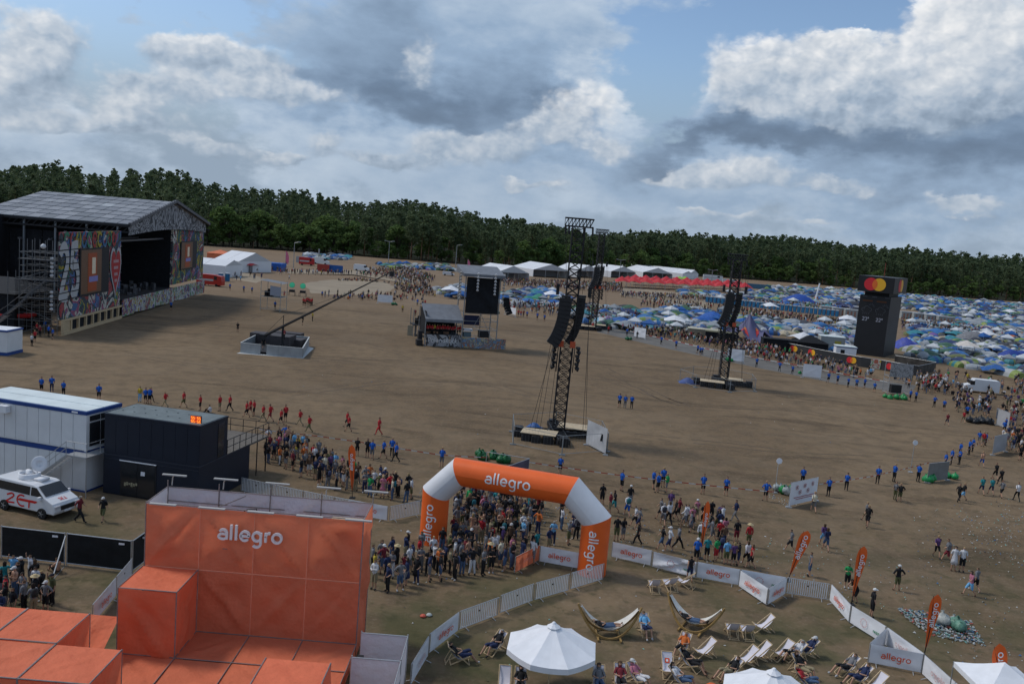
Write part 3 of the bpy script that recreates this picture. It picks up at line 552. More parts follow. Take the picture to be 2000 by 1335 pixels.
    sk_ = MB(); pz = V(J['pel']); sk_.lathe([(.135, .16), (.15, .02), (.19, -.18), (.23, -.42), (.22, -.42)], 12, Matrix.Translation(pz) @ Matrix.Diagonal((1, .85, 1, 1))); out['skirt'] = sk_.mesh('skirt', M_obj, smooth=True)
    return out
PM = {k: make_pose(k, d) for k, d in POSE.items()}
print('person tris', sum(len(p.vertices)-2 for p in PM['stand']['body'].polygons))
# compact low figures for the far crowd
def lowfig(pose):
    J = dict(BASE); J.update(POSE[pose]); mb = MB(); seg = []
    def tb(a, b, r1, r2, k, n=4): 
        s = len(mb.v); mb.tube(J[a], J[b], r1, n, r2, False); seg.extend([k]*(len(mb.v)-s))
    tb('pel', 'che', .15, .19, 's', 5); tb('che', 'nec', .19, .07, 's', 5); tb('hea', 'top', .10, .085, 'k', 5); s = len(mb.v); mb.lathe([(.10, -.02), (.085, .09), (0, .12)], 5, Matrix.Translation(V(J['hea']))); seg.extend(['h']*(len(mb.v)-s)); tb('nec', 'hea', .06, .1, 'k')
    for q in 'lr': tb('sh'+q, 'el'+q, .07, .055, 's'); tb('el'+q, 'wr'+q, .05, .035, 'k'); tb('hi'+q, 'kn'+q, .11, .075, 'b'); tb('kn'+q, 'an'+q, .06, .045, 'b2' if q else 'b2'); tb('an'+q, 'to'+q, .05, .04, 'o')
    return np.array(mb.v), mb.f, seg
LF = {k: lowfig(k) for k in ('stand', 'walk', 'stride', 'hips', 'phone', 'sit', 'shift', 'crossed')}
PEOPLE = []     # dict(x,y world, shirt, bottom, pose, rot, extras, where)
def person(pt, shirt, bottom, pose='stand', rot=0, ex='', where='', z=0.0, label=None, scale=None):
    PEOPLE.append(dict(p=V((pt.x, pt.y, z)), shirt=shirt, bottom=bottom, pose=pose, rot=rot, ex=ex, where=where, label=label, s=scale or random.uniform(.95, 1.06)))
SH = ['black']*22+['white']*7+['grey']*9+['navy']*6+['olive']*3+['maroon']*3+['brown']*2+['bare']*4+['red', 'red', 'green', 'pink', 'teal', 'light blue', 'purple', 'orange', 'yellow', 'cream', 'khaki']
BT = ['black']*5+['grey']*3+['denim']*4+['khaki']*2+['olive', 'navy', 'bare', 'white']
STP = ['stand', 'shift', 'hips', 'phone', 'crossed', 'stand', 'shift', 'phone', 'armup']
def inpoly(x, y, poly):
    c = False; n = len(poly)
    for i in range(n):
        x1, y1 = poly[i]; x2, y2 = poly[(i+1) % n]
        if (y1 > y) != (y2 > y) and x < (x2-x1)*(y-y1)/(y2-y1)+x1: c = not c
    return c
def fill(poly, n, gap, R, z=0.0, avoid=()):
    P_ = [at(x, y, z) for x, y in poly]; q = [(p.x, p.y) for p in P_]; x0 = min(a for a, _ in q); x1 = max(a for a, _ in q); y0 = min(b for _, b in q); y1 = max(b for _, b in q)
    out = []; cells = {}
    for _ in range(n*30):
        x = R.uniform(x0, x1); y = R.uniform(y0, y1)
        if not inpoly(x, y, q): continue
        k = (int(x/gap), int(y/gap)); ok = True
        for i in (-1, 0, 1):
            for j in (-1, 0, 1):
                for p in cells.get((k[0]+i, k[1]+j), ()):
                    if (p[0]-x)**2+(p[1]-y)**2 < gap*gap: ok = False
        for (ax, ay, ar) in avoid:
            if (ax-x)**2+(ay-y)**2 < ar*ar: ok = False
        if ok:
            cells.setdefault(k, []).append((x, y)); out.append(V((x, y, 0)))
            if len(out) >= n: break
    return out
def crowd(poly, n, gap, where, seed, poses=STP, rot=(0, 360), shirts=SH, bottoms=BT, avoid=()):
    R = random.Random(seed)
    for p in fill(poly, n, gap, R, avoid=avoid):
        pose = R.choice(poses); sh = R.choice(shirts); bt = R.choice(bottoms); ex = R.choice(['', '', '', '', 'L', 'L', 'L', 'C', 'B', 'H' if R.random() < .3 else 'C', 'T', 'LT', 'LS' if bt != 'bare' else 'L', 'J', 'LB'])
        if bt == 'bare': bt = 'denim'
        person(p, sh, bt, pose, R.uniform(*rot), ex+('t' if R.random() < .35 else ''), where)
GX = lambda s: [tuple(map(float, q.split(','))) for q in s.split()]
# --- placed by hand: foot points read from the photograph
def row(where, items):
    for it in items:
        x, y, sh, bt, pose, rot = it[:6]; person(at(x, y), sh, bt, pose, rot, it[6] if len(it) > 6 else '', where, label=it[7] if len(it) > 7 else None)
T = 't'
row('at the red and white tape right of the arch', [(1213, 959, 'blue', 'black', 'stand', -60, T), (1275, 955, 'blue', 'black', 'phone', -90, T), (1284, 962, 'blue', 'black', 'shift', 40, T+'L'), (1294, 951, 'blue', 'black', 'stand', 180, T), (1301, 962, 'green', 'grey', 'crossed', 80), (1372, 965, 'blue', 'black', 'crossed', 0, T), (1417, 968, 'blue', 'black', 'stand', -20, T+'L'), (1494, 978, 'blue', 'black', 'hips', 0, T+'O')])
row('at the tape behind the prohibition banner', [(1566, 948, 'blue', 'black', 'stand', 0, T), (1617, 969, 'blue', 'black', 'crossed', 10, T), (1652, 958, 'blue', 'black', 'phone', -30, T)])
row('in the row along the tape on the right', [(1713, 945, 'blue', 'black', 'stand', -10, T), (1745, 941, 'blue', 'black', 'phone', -70, T), (1792, 941, 'blue', 'black', 'phone', -60, T)])
row('beside the grey banner at the bend of the tape', [(1845, 915, 'blue', 'black', 'lean', 60, T), (1857, 908, 'blue', 'black', 'stand', 60, T), (1873, 907, 'blue', 'black', 'crossed', 90, T), (1874, 893, 'blue', 'black', 'stand', 90, T)])
row('at the gap between the mesh banners on the right', [(1892, 888, 'blue', 'black', 'stand', 90, T), (1899, 882, 'blue', 'black', 'shift', 90, T), (1911, 867, 'blue', 'grey', 'stand', 150, T), (1924, 870, 'blue', 'black', 'phone', -90, T), (1919, 872, 'red', 'khaki', 'lean', 0), (1963, 840, 'blue', 'black', 'stand', 40, T), (1960, 846, 'blue', 'black', 'shift', -40, T)])
row('standing alone at the tape left of the arch', [(862, 913, 'blue', 'grey', 'crossed', 0)])
row('behind the crown of the arch', [(1093, 926, 'blue', 'black', 'stand', 0)])
row('by the tape above the left queue', [(697, 890, 'black', 'black', 'crossed', 10, T), (717, 893, 'black', 'black', 'crossed', 10, T), (726, 898, 'blue', 'grey', 'stand', 0, T+'B'), (749, 896, 'blue', 'black', 'walk', 90, T), (765, 892, 'blue', 'black', 'stand', 0, T), (773, 903, 'blue', 'black', 'walk', 80, T), (557, 866, 'blue', 'black', 'hips', 0, T)])
row('standing together in the middle of the empty field', [(1209, 796, 'blue', 'black', 'phone', 0), (1220, 797, 'blue', 'grey', 'stand', 0), (1233, 798, 'blue', 'black', 'stand', -20, T)])
row('behind the white container cabin', [(81, 768, 'blue', 'black', 'stand', 0, 'O'), (101, 766, 'blue', 'navy', 'stand', 30), (124, 774, 'blue', 'black', 'stand', 0), (193, 783, 'blue', 'black', 'stand', 20, 'C')])
row('behind the dark container cabin', [(273, 785, 'yellow', 'light blue', 'point', 180, 'B'), (284, 788, 'blue', 'black', 'stand', 0), (292, 789, 'blue', 'black', 'phone', 0), (294, 785, 'pink', 'black', 'walk', -100), (323, 795, 'red', 'khaki', 'stride', 90), (359, 796, 'red', 'olive', 'walk', 90, 'B'), (391, 802, 'red', 'black', 'lean', 90), (410, 806, 'white', 'black', 'sit', 90), (429, 803, 'red', 'khaki', 'stand', 70, 'B'), (449, 803, 'red', 'black', 'walk', 90, 'B')])
row('walking in the line of red shirts above the left queue', [(482, 815, 'red', 'black', 'walk', 90), (489, 810, 'red', 'maroon', 'walk', 90, 'H'), (496, 813, 'red', 'black', 'lean', 90), (514, 823, 'red', 'khaki', 'walk', 90, 'B'), (528, 823, 'red', 'maroon', 'stride', 90, 'B'), (549, 830, 'red', 'black', 'walk', 90, T), (557, 824, 'red', 'black', 'stand', 40, 'BT'), (586, 831, 'red', 'khaki', 'stride', 90, 'B'), (604, 844, 'red', 'olive', 'stride', 90, T), (678, 834, 'red', 'black', 'walk', 90, 'H'), (681, 843, 'red', 'black', 'walk', 80, 'B'), (740, 850, 'red', 'red', 'walk', 90, 'CB')])
row('on the black steel deck', [])
row('walking past the white radio van', [(155, 1020, 'maroon', 'black', 'stride', -90, T+'L', 'person in a checked dark red shirt and black trousers walking past the van'), (201, 1018, 'black', 'olive', 'walk', 180, 'CB', 'person in a black shirt and cap with a backpack beside the dark container')])
row('sitting against the black fence', [(112, 1118, 'bare', 'black', 'sit', 60, 'J', 'bare chested person sitting on the ground against the black fence')])
row('walking just right of the arch', [(1199, 1000, 'black', 'teal', 'stride', 100, 'L'), (1224, 1009, 'white', 'blue', 'walk', 10, 'B'), (1229, 990, 'black', 'grey', 'stand', 0, 'C'), (1240, 1029, 'white', 'black', 'stride', 90), (1247, 1034, 'grey', 'navy', 'walk', 90), (1216, 1054, 'black', 'grey', 'stand', 30, 'L'), (1245, 1064, 'black', 'black', 'walk', 70, T+'L'), (1203, 1056, 'black', 'olive', 'stand', 170), (1175, 985, 'black', 'black', 'stand', 0), (1190, 1005, 'maroon', 'khaki', 'stand', 60)])
row('walking between the arch and the thin flag', [(1292, 1073, 'black', 'denim', 'walk', 90), (1306, 1077, 'white', 'navy', 'walk', 90, 'C', 'man in a white and red striped shirt and navy shorts walking past the banner fence'), (1323, 1072, 'grey', 'black', 'stride', -80, T), (1289, 1013, 'grey', 'black', 'walk', 90), (1294, 1026, 'white', 'grey', 'walk', 0, 'B'), (1305, 1024, 'white', 'black', 'walk', 20, T+'L'), (1318, 1016, 'black', 'black', 'walk', 60), (1325, 1013, 'maroon', 'black', 'walk', 90), (1308, 1000, 'purple', 'white', 'stand', 0), (1341, 1026, 'white', 'grey', 'walk', 90), (1350, 1031, 'pink', 'black', 'walk', 180, 'L'), (1359, 1015, 'pink', 'olive', 'walk', 0, 'C'), (1372, 1024, 'black', 'black', 'walk', 180)])
row('walking right of the thin flag', [(1388, 1017, 'black', 'black', 'walk', 0), (1398, 1036, 'black', 'olive', 'stride', -90), (1409, 1030, 'white', 'brown', 'walk', 40, 'J'), (1435, 1018, 'navy', 'grey', 'walk', 90), (1414, 1052, 'pink', 'maroon', 'walk', 0, 'L'), (1404, 1060, 'red', 'black', 'stand', 0, 'C'), (1437, 1060, 'black', 'maroon', 'stand', 0), (1461, 1066, 'red', 'olive', 'stand', 0, 'HJ', 'person in a red hooded top with a straw hat right of the thin flag')])
row('standing at the inside of the banner fence', [(1379, 1094, 'teal', 'black', 'stand', 180, 'L'), (1397, 1096, 'green', 'red', 'stand', 30), (1406, 1090, 'black', 'purple', 'stand', 0, 'B'), (1417, 1102, 'light blue', 'olive', 'stand', 0), (1431, 1104, 'purple', 'black', 'stand', 10, 'L'), (1441, 1104, 'black', 'navy', 'phone', 80), (1457, 1104, 'white', 'black', 'walk', 20, 'LJ'), (1466, 1111, 'red', 'black', 'walk', 60, 'LV'), (1359, 1099, 'blue', 'black', 'stand', 160, 'C'), (1346, 1134, 'black', 'navy', 'walk', 0, 'V', 'man in a black vest walking by the folded deck chairs')])
row('walking on the littered ground', [(1543, 1077, 'grey', 'black', 'stride', 80), (1612, 1076, 'navy', 'denim', 'walk', 0, 'L'), (1606, 1066, 'purple', 'light blue', 'walk', 0, 'L'), (1580, 1125, 'grey', 'bare', 'stand', 80, 'V'), (1693, 1029, 'black', 'black', 'walk', 140), (1691, 1018, 'grey', 'olive', 'walk', 30, 'C'), (1653, 1148, 'green', 'black', 'phone', 160), (1751, 1153, 'black', 'olive', 'hips', 0, 'C'), (1828, 1088, 'purple', 'black', 'walk', 180), (1849, 1098, 'grey', 'maroon', 'stride', 60), (1861, 1114, 'white', 'white', 'stand', 160, 'LS'), (1877, 1116, 'white', 'black', 'stand', 160), (1893, 1163, 'pink', 'light blue', 'stride', 90, 'L'), (1904, 1155, 'grey', 'black', 'walk', 20), (1701, 1204, 'black', 'black', 'stand', -90, 'C', 'man in a black shirt and white cap behind the sagging banner'), (1756, 980, 'black', 'olive', 'hips', 0), (1747, 976, 'grey', 'olive', 'stand', -60), (1871, 980, 'black', 'black', 'walk', -60), (1881, 977, 'black', 'light blue', 'walk', 60, 'L'), (1916, 966, 'teal', 'navy', 'walk', 0), (1935, 967, 'teal', 'navy', 'walk', 0, 'C'), (1955, 972, 'grey', 'black', 'stride', 0, 'B'), (1985, 979, 'white', 'black', 'walk', 0), (1943, 937, 'black', 'black', 'walk', 10), (1953, 948, 'black', 'black', 'walk', 0, 'LB'), (1917, 912, 'bare', 'blue', 'walk', 0, 'B'), (1992, 899, 'black', 'black', 'stand', 0), (1849, 831, 'maroon', 'navy', 'walk', 0), (1881, 826, 'red', 'khaki', 'walk', 0), (1928, 811, 'red', 'grey', 'stand', 0, 'J')])
person(at(1668, 1176), 'black', 'black', 'lean', 100, 'LV', 'leaning over the banner fence', label='long haired woman in black leaning over the banner fence beside a feather flag')
person(at(1588, 1000), 'cream', 'grey', 'walk', 0, 'C', 'in front of the prohibition banner', label='man in a cream shirt and dark shorts in front of the prohibition banner')
row('in the row of guards before the black compound', [(x, y, 'blue', 'black', R.choice(['stand', 'crossed', 'hips', 'shift']), R.uniform(-40, 40), T) for x, y in [(1477, 717), (1522, 725), (1547, 731), (1617, 747), (1635, 750), (1656, 756), (1672, 759), (1688, 758), (1707, 766), (1777, 783), (1788, 784), (1824, 795), (1843, 802), (1888, 815), (1291, 673), (1320, 681), (1362, 690), (1367, 694), (1371, 693), (1447, 705)]])
row('on the field near the camera crane', [(464, 648, 'black', 'black', 'stand', 180), (591, 635, 'black', 'black', 'stand', 100), (610, 627, 'yellow', 'black', 'stand', -90, T), (334, 606, 'blue', 'black', 'stand', 0), (537, 604, 'blue', 'black', 'stand', 0), (555, 580, 'red', 'red', 'stand', 0), (786, 610, 'yellow', 'brown', 'stand', 0), (811, 618, 'maroon', 'brown', 'stand', 0), (815, 597, 'blue', 'black', 'stand', 0), (825, 600, 'navy', 'black', 'stand', 0), (830, 598, 'red', 'black', 'stand', 0), (1029, 621, 'blue', 'black', 'stand', 0), (1012, 618, 'red', 'black', 'stand', 0), (1017, 619, 'red', 'blue', 'stand', 0), (1022, 619, 'maroon', 'black', 'stand', 0), (1049, 625, 'blue', 'black', 'stand', 0), (1063, 628, 'blue', 'black', 'stand', 0), (449, 567, 'blue', 'black', 'stand', 0), (476, 571, 'blue', 'black', 'stand', 0), (492, 573, 'blue', 'black', 'stand', 0), (629, 581, 'blue', 'black', 'stand', 0), (683, 586, 'blue', 'black', 'stand', 0), (707, 587, 'blue', 'black', 'stand', 0), (720, 586, 'red', 'black', 'stand', 0), (1157, 644, 'red', 'black', 'stand', 0), (1188, 652, 'red', 'black', 'stand', 0), (1224, 656, 'blue', 'black', 'stand', 0), (1244, 661, 'black', 'black', 'stand', 0)])
for i in range(9): person(at(592+i*2.2, 596+random.uniform(-3, 3)), 'red', 'black', 'lean', random.uniform(0, 360), '', 'in the huddle of red shirts near the camera crane')
# beside the far left stage corner
for i, (x, y, c) in enumerate([(40, 622, 'blue'), (66, 635, 'black'), (72, 645, 'red'), (78, 650, 'maroon'), (62, 668, 'white'), (88, 640, 'blue'), (95, 650, 'blue'), (103, 655, 'blue'), (68, 660, 'red')]): person(at(x, y+8), c, 'black', 'stand', random.uniform(0, 360), 't', 'beside the near corner of the big stage')
# queues
ARCHP = [(-4.06, 54.86, 1.3), (6.48, 51.73, 1.3)]
crowd([(905, 962), (1060, 990), (1055, 1040), (1000, 1075), (960, 1095), (880, 1105), (858, 1080), (885, 1040), (885, 985)], 112, .50, 'packed under the orange arch', 11, rot=(-60, 200), avoid=ARCHP)
crowd([(722, 1118), (800, 1082), (870, 1095), (960, 1092), (1050, 1078), (1040, 1105), (980, 1120), (880, 1135), (800, 1150), (735, 1165), (722, 1150)], 52, .62, 'in the queue in front of the arch', 12, rot=(60, 300), avoid=ARCHP)
crowd([(515, 868), (560, 868), (640, 905), (690, 935), (770, 955), (815, 965), (808, 985), (730, 972), (640, 955), (580, 930), (520, 905)], 84, .66, 'in the loose queue left of the arch', 13, rot=(0, 360))
crowd([(0, 1150), (58, 1135), (70, 1150), (108, 1185), (92, 1205), (30, 1215), (0, 1222)], 24, .6, 'in the crowd at the lower left edge', 14, rot=(40, 200))
crowd([(1060, 1055), (1120, 1040), (1135, 1060), (1100, 1068), (1068, 1078)], 5, .9, 'between the arch and its white banner', 15)
crowd([(1080, 1000), (1130, 1000), (1125, 1030), (1075, 1040)], 4, 1.0, 'behind the right leg of the arch', 16)
crowd([(1330, 1020), (1420, 1030), (1430, 1075), (1340, 1060)], 10, 1.0, 'walking right of the thin flag', 17, ['walk', 'stride', 'stand'])
# ------------------------------------------------------------------ the orange scaffold block
def fabric(name, col, col2, tr=.35):
    m = mat(name, col, .8, .07, .9, .8, 3.2); nt = m.node_tree; N = nt.nodes; L = nt.links; b = N['Principled BSDF']
    t = N.new('ShaderNodeBsdfTranslucent'); t.inputs[0].default_value = (*col2, 1); mx = N.new('ShaderNodeMixShader'); mx.inputs[0].default_value = tr
    L.new(b.outputs[0], mx.inputs[1]); L.new(t.outputs[0], mx.inputs[2]); L.new(mx.outputs[0], N['Material Output'].inputs[0]); return m
M_of = fabric('orange_mesh_cloth', (.84, .225, .115), (.90, .27, .14)); M_wf = fabric('white_pvc_cloth', (.66, .62, .66), (.6, .6, .62), .2)
u_ = 2.57; X0 = -16.55; XS = [X0+u_*k for k in range(-4, 5)]; YS = [39.0-2.6*k for k in range(0, 8)]; Z0, Z1, Z2 = .70, 3.80, 6.90
blk = thing('scaffold_block', 'huge stepped orange cloth scaffold stand with white lettering in the lower left corner', 'scaffold stand', (-11.4, 39, 0))
RP = random.Random(3)
def sheet(a, b, c, d, n=7, amp=.05, seed=0):
    a, b, c, d = map(V, (a, b, c, d)); nn = (b-a).cross(d-a).normalized(); R = random.Random(seed); f1 = R.uniform(3, 7); p1 = R.uniform(0, 6); f2 = R.uniform(4, 9); p2 = R.uniform(0, 6); kx = R.choice((-1, 1))
    mb = MB()
    def fn(u, v):
        p = a.lerp(b, u).lerp(d.lerp(c, u), v); e = min(u, 1-u, v, 1-v)*4; e = min(e, 1)
        w = amp*e*(.5*math.sin(f1*(u*kx+v)+p1)+.3*math.sin(f2*(u-v*kx)*1.7+p2)+1.1*max(0, 1-abs(u-(v if kx > 0 else 1-v))*9)-.7*max(0, 1-abs(u*.6-(1-v))*8)-.6*math.sin(math.pi*u)*math.sin(math.pi*v))
        return p+nn*w
    mb.grid(fn, n, n); return mb
SD = [0]
def panel(a, b, c, d, m=None, name='fabric_panel', amp=.15, n=14, parent=None):
    SD[0] += 1; return part(name, sheet(a, b, c, d, n, amp, SD[0]), m or M_of, parent or blk, smooth=True)
tubes = MB(); yW = 39.0; yB = 41.57
def tb_(a, b, r=.026): tubes.tube(a, b, r, 6)
for i in range(4):
    xa, xb = XS[4+i]+.02, XS[5+i]-.02
    panel((xa, yW, Z1+.03), (xb, yW, Z1+.03), (xb, yW, Z2-.04), (xa, yW, Z2-.04)); panel((xa, yW, Z0+.03), (xb, yW, Z0+.03), (xb, yW, Z1-.03), (xa, yW, Z1-.03))
    for (za, zb) in ((Z0-.65, Z1), (Z1, Z2)): panel((xb, yB, za), (xa, yB, za), (xa, yB, zb-.02), (xb, yB, zb-.02), M_wf, 'liner_panel')
seam = MB()
for i in range(5): (tb_((XS[4+i], yW-.01, Z0), (XS[4+i], yW-.01, Z2+.05)) if i in (0, 4) else seam.tube((XS[4+i], yW+.02, Z0), (XS[4+i], yW+.02, Z2), .03, 6)); tb_((XS[4+i], yB-.06, 0), (XS[4+i], yB-.06, Z2+.35))
seam.tube((XS[4], yW+.02, Z1), (XS[8], yW+.02, Z1), .03, 6); part('wall_seams', seam, mat('pale_orange_seam', (.80, .30, .18), .7), blk)
for z in (Z1, Z2): (tb_((XS[4], yW+.05, z), (XS[8], yW+.05, z)) if z == Z2 else None); tb_((XS[4], yB-.06, z), (XS[8], yB-.06, z))
tb_((XS[4], yB-.06, Z2-.7), (XS[8], yB-.06, Z2-.7)); tb_((XS[4], yB-.06, Z2-1.4), (XS[8], yB-.06, Z2-1.4))
tb_((XS[8], yW, Z2), (XS[8], yB, Z2)); tb_((XS[4], yW, Z2), (XS[4], yB, Z2)); tb_((XS[4]+.4, yW+.4, Z2-1.6), (XS[5]+1.4, yB-.2, Z2-.1), .025)
for (y0, y1) in ((yW+2.57, yW+.02),): # right and left ends of the tall wall
    panel((XS[8], yW+.03, .05), (XS[8], yB-.03, .05), (XS[8], yB-.03, Z1), (XS[8], yW+.03, Z1)); panel((XS[8], yW+.03, Z1), (XS[8], yB-.03, Z1), (XS[8], yB-.03, Z2-.02), (XS[8], yW+.03, Z2-.02))
    panel((XS[4], yB-.03, Z0), (XS[4], yW+.03, Z0), (XS[4], yW+.03, Z1), (XS[4], yB-.03, Z1)); panel((XS[4], yB-.03, Z1), (XS[4], yW+.03, Z1), (XS[4], yW+.03, Z2-.02), (XS[4], yB-.03, Z2-.02), M_wf, 'liner_panel')
dk = MB(); dk.box(XS[4]+.1, XS[8]-.1, yW+.15, yB-.15, Z2-2.05, Z2-2.0); part('work_deck', dk, mat('grey_deck', (.22, .20, .20), .8, .1, 3), blk)
st = MB()                                                    # short stair and guard rail inside the top
for k in range(6): st.box(XS[5]+.7+k*.22, XS[5]+.9+k*.22, yW+1.0, yW+1.7, Z2-2.0+k*.24, Z2-1.96+k*.24)
for k in range(5): st.tube((XS[5]+1.9+.12*k, yW+1.0, Z2-1.9), (XS[5]+1.9+.12*k, yW+1.0+.1*k, Z2-.5), .022, 5)
st.path([(XS[5]+.5, yW+1.0, Z2-1.3), (XS[5]+1.9, yW+1.0, Z2-.3), (XS[5]+2.3, yW+1.2, Z2-.3), (XS[5]+2.3, yW+1.2, Z2-1.9)], .025, 5); part('access_stair', st, M_dark, blk)
cr_ = MB(); cr_.box(XS[8]-1.75, XS[8]-.25, yW+.55, yW+1.45, Z2-1.2, Z2-.45); part('shipping_crate', cr_, M_ply, blk)
bd = MB(); bd.box(XS[8]-1.55, XS[8]-.2, yW+.18, yW+.5, Z2-.55, Z2-.50); part('white_lid', bd, M_white, blk)
# floor of two rows, boxes and steps
for i in range(4):
    for j in range(3):
        if j == 0 and i == 0: continue
        if j == 2 and i in (3,): pass
        panel((XS[4+i]+.02, YS[j+1]+.02, Z0-.02*(j+1)), (XS[5+i]-.02, YS[j+1]+.02, Z0-.02*(j+1)), (XS[5+i]-.02, YS[j]-.02, Z0-.02*j), (XS[4+i]+.02, YS[j]-.02, Z0-.02*j), amp=.05)
for j in range(4): tb_((XS[4], YS[j], Z0+.02), (XS[8], YS[j], Z0+.02), .022)
for i in range(1, 5): tb_((XS[4+i], YS[0], Z0+.02), (XS[4+i], YS[3], Z0+.02), .022)
def cube(x0, x1, yf, yb, za, zb, cl=True):
    p = lambda x, y, z: (x, y, z)
    panel(p(x0, yf, zb), p(x1, yf, zb), p(x1, yb, zb), p(x0, yb, zb), amp=.06); panel(p(x0, yf, za), p(x1, yf, za), p(x1, yf, zb-.03), p(x0, yf, zb-.03))
    panel(p(x1, yf, za), p(x1, yb, za), p(x1, yb, zb-.03), p(x1, yf, zb-.03)); panel(p(x0, yb, za), p(x0, yf, za), p(x0, yf, zb-.03), p(x0, yb, zb-.03))
    for (x, y) in ((x0, yf), (x1, yf), (x1, yb), (x0, yb)): tb_((x, y, 0), (x, y, zb+.02))
    for a, b in (((x0, yf), (x1, yf)), ((x1, yf), (x1, yb)), ((x0, yf), (x0, yb))): tb_((*a, zb+.02), (*b, zb+.02))
cube(XS[4]-.05, XS[5]-.0, YS[1], YS[0]-.05, Z0-.6, Z1)
cube(XS[3]-.0, XS[4]-.0, YS[3], YS[2], 0, Z1)
cube(XS[2]-.03, XS[3]-.03, YS[3], YS[2], 0, Z1)
for k in range(0, 5): cube(XS[k]-.03*0+.0, XS[k+1]-.02, YS[4]+.0, YS[3]-.04, 0, Z1-.02)
cube(XS[7]+.33, XS[8]+.28, YS[4], YS[3]+.2, 0, Z1)
panel((XS[3], YS[2]+.02, Z0), (XS[4]-.08, YS[2]+.02, Z0), (XS[4]-.08, YS[1]+.3, 2.3), (XS[3], YS[1]+.3, 2.3)); panel((XS[8]-.02, YS[3], .0), (XS[8]-.02, yW, .0), (XS[8]-.02, yW, Z0), (XS[8]-.02, YS[3], Z0))
panel((XS[4], YS[3]+.02, 0), (XS[8], YS[3]+.02, 0), (XS[8], YS[3]+.02, Z0-.05), (XS[4], YS[3]+.02, Z0-.05))
part('scaffold_tubes', tubes, mat('weathered_tube', (.24, .20, .19), .6, .2, 4), blk)
c_ = onp(489, 1047, V((0, 38.9, 0)), V((1, 38.9, 0)))
q, w_ = text2d('allegro', .22); hh = 3.05/w_; ix_ = list(LIDX); LT = [MB() for _ in range(7)]
for (a, b, c, d, off), li in zip(q, ix_):
    lt = LT[li]
    f = [V((c_.x+(p.x-w_/2)*hh, yW-.20-off, c_.z+(p.y-.45)*hh)) for p in (a, b, c, d)]; g_ = [p+V((0, .12, 0)) for p in f]
    lt.add(f+g_, [(0, 1, 2, 3), (7, 6, 5, 4), (0, 4, 5, 1), (1, 5, 6, 2), (2, 6, 7, 3), (3, 7, 4, 0)])
for lt in LT: part('letter', lt, M_wtext, blk)
for k, fr in enumerate((0.02, .27, .52, .77, 1.0)):           # long lamps over the rear edge, and lying on the front edge
    x = XS[4]+fr*(XS[8]-XS[4]); lm = MB(); lm.path([(x, yB-.06, Z2+.1), (x, yB+.0, Z2+.45), (x+.1, yB-.1, Z2+.62)], .03, 5); lm.box(x-.45, x+.75, yB-.22, yB-.08, Z2+.62, Z2+.68); part('flood_lamp', lm, mat('lamp_grey', (.40, .39, .37), .5), blk)
    if k < 5:
        l2 = MB(); xx = XS[4]+.25+k*2.3; l2.box(xx, xx+1.25, yW-.28, yW-.12, Z2+.02, Z2+.08); l2.tube((xx+.6, yW+.05, Z2), (xx+.6, yW-.2, Z2+.03), .02, 5); part('flood_lamp', l2, mat('lamp_grey', (.40, .39, .37), .5), blk)
# white side booth right of the block
bx = thing('side_booth', 'white cloth walled booth with steel frame at the right foot of the orange stand', 'booth', (-5.2, 38, 0))
P = [at(706, 1236, 2.2), at(797, 1241, 2.2)]; xa, xb, yb_ = P[0].x, P[1].x, P[0].y; yf_ = at(700, 1285, 2.2).y
for (a, b) in (((xa, yb_), (xb, yb_)), ((xb, yb_), (xb, yf_-2.6)), ((xa, yf_), (xb, yf_)), ((xa, yf_-2.6), (xb, yf_-2.6))): panel((*a, .1), (*b, .1), (*b, 2.2), (*a, 2.2), M_wf, 'cloth_wall', .05, 6, bx)
fr = MB()
for (x, y) in ((xa, yb_), (xb, yb_), (xb, yf_), (xa, yf_), (xb, yf_-2.6)): fr.tube((x, y+.04, 0), (x, y+.04, 2.3), .035)
for a, b in (((xa, yb_), (xb, yb_)), ((xb, yb_), (xb, yf_-2.6)), ((xa, yf_), (xb, yf_))): fr.tube((*a, 2.23), (*b, 2.23), .03)
part('frame', fr, M_steel, bx)
sm = MB()
for k in range(4): sm.box(xa+.1+.25*k, xa+.35+.25*k, yf_+.3, yf_+1.1, 0, 1.8-.35*k)
part('steps', sm, M_dark, bx)
# ------------------------------------------------------------------ container cabins
M_cont = mat('white_ribbed_steel', (.64, .65, .66), .5, .05, 1); M_navy = mat('dark_navy_steel', (.012, .017, .030), .45, .1, 1); M_bluet = mat('blue_trim', (.015, .05, .20), .5); M_roofw = mat('pale_roof', (.60, .66, .66), .6, .08, .8); M_rg = mat('grey_green_roof', (.13, .155, .16), .7, .2, 1.2)
def rect_from(a, b, c):      # a front-left, b front-right, c back-right (world xy) -> matrix + size
    d = (b-a); L_ = math.hypot(d.x, d.y); ang = math.atan2(d.y, d.x); D = (c-b).length; return Matrix.Translation((a.x, a.y, 0)) @ Matrix.Rotation(ang, 4, 'Z'), L_, D, ang
wa, wb, wc = at(0, 780, 5.8), at(169, 806, 5.8), at(215, 786, 5.8)
wa = wb+(wa-wb)*1.35
Mw, Lw, Dw, angw = rect_from(wa, wb, wc); wr = thing('container_cabin', 'white two storey container cabin with blue trim and a pale flat roof', 'container cabin', (wa.x, wa.y, 0), angw)
def loc(name, fn, m, parent, smooth=False, **k):
    mb = MB(); fn(mb); return part(name, mb, m, parent, smooth, local=True, **k)
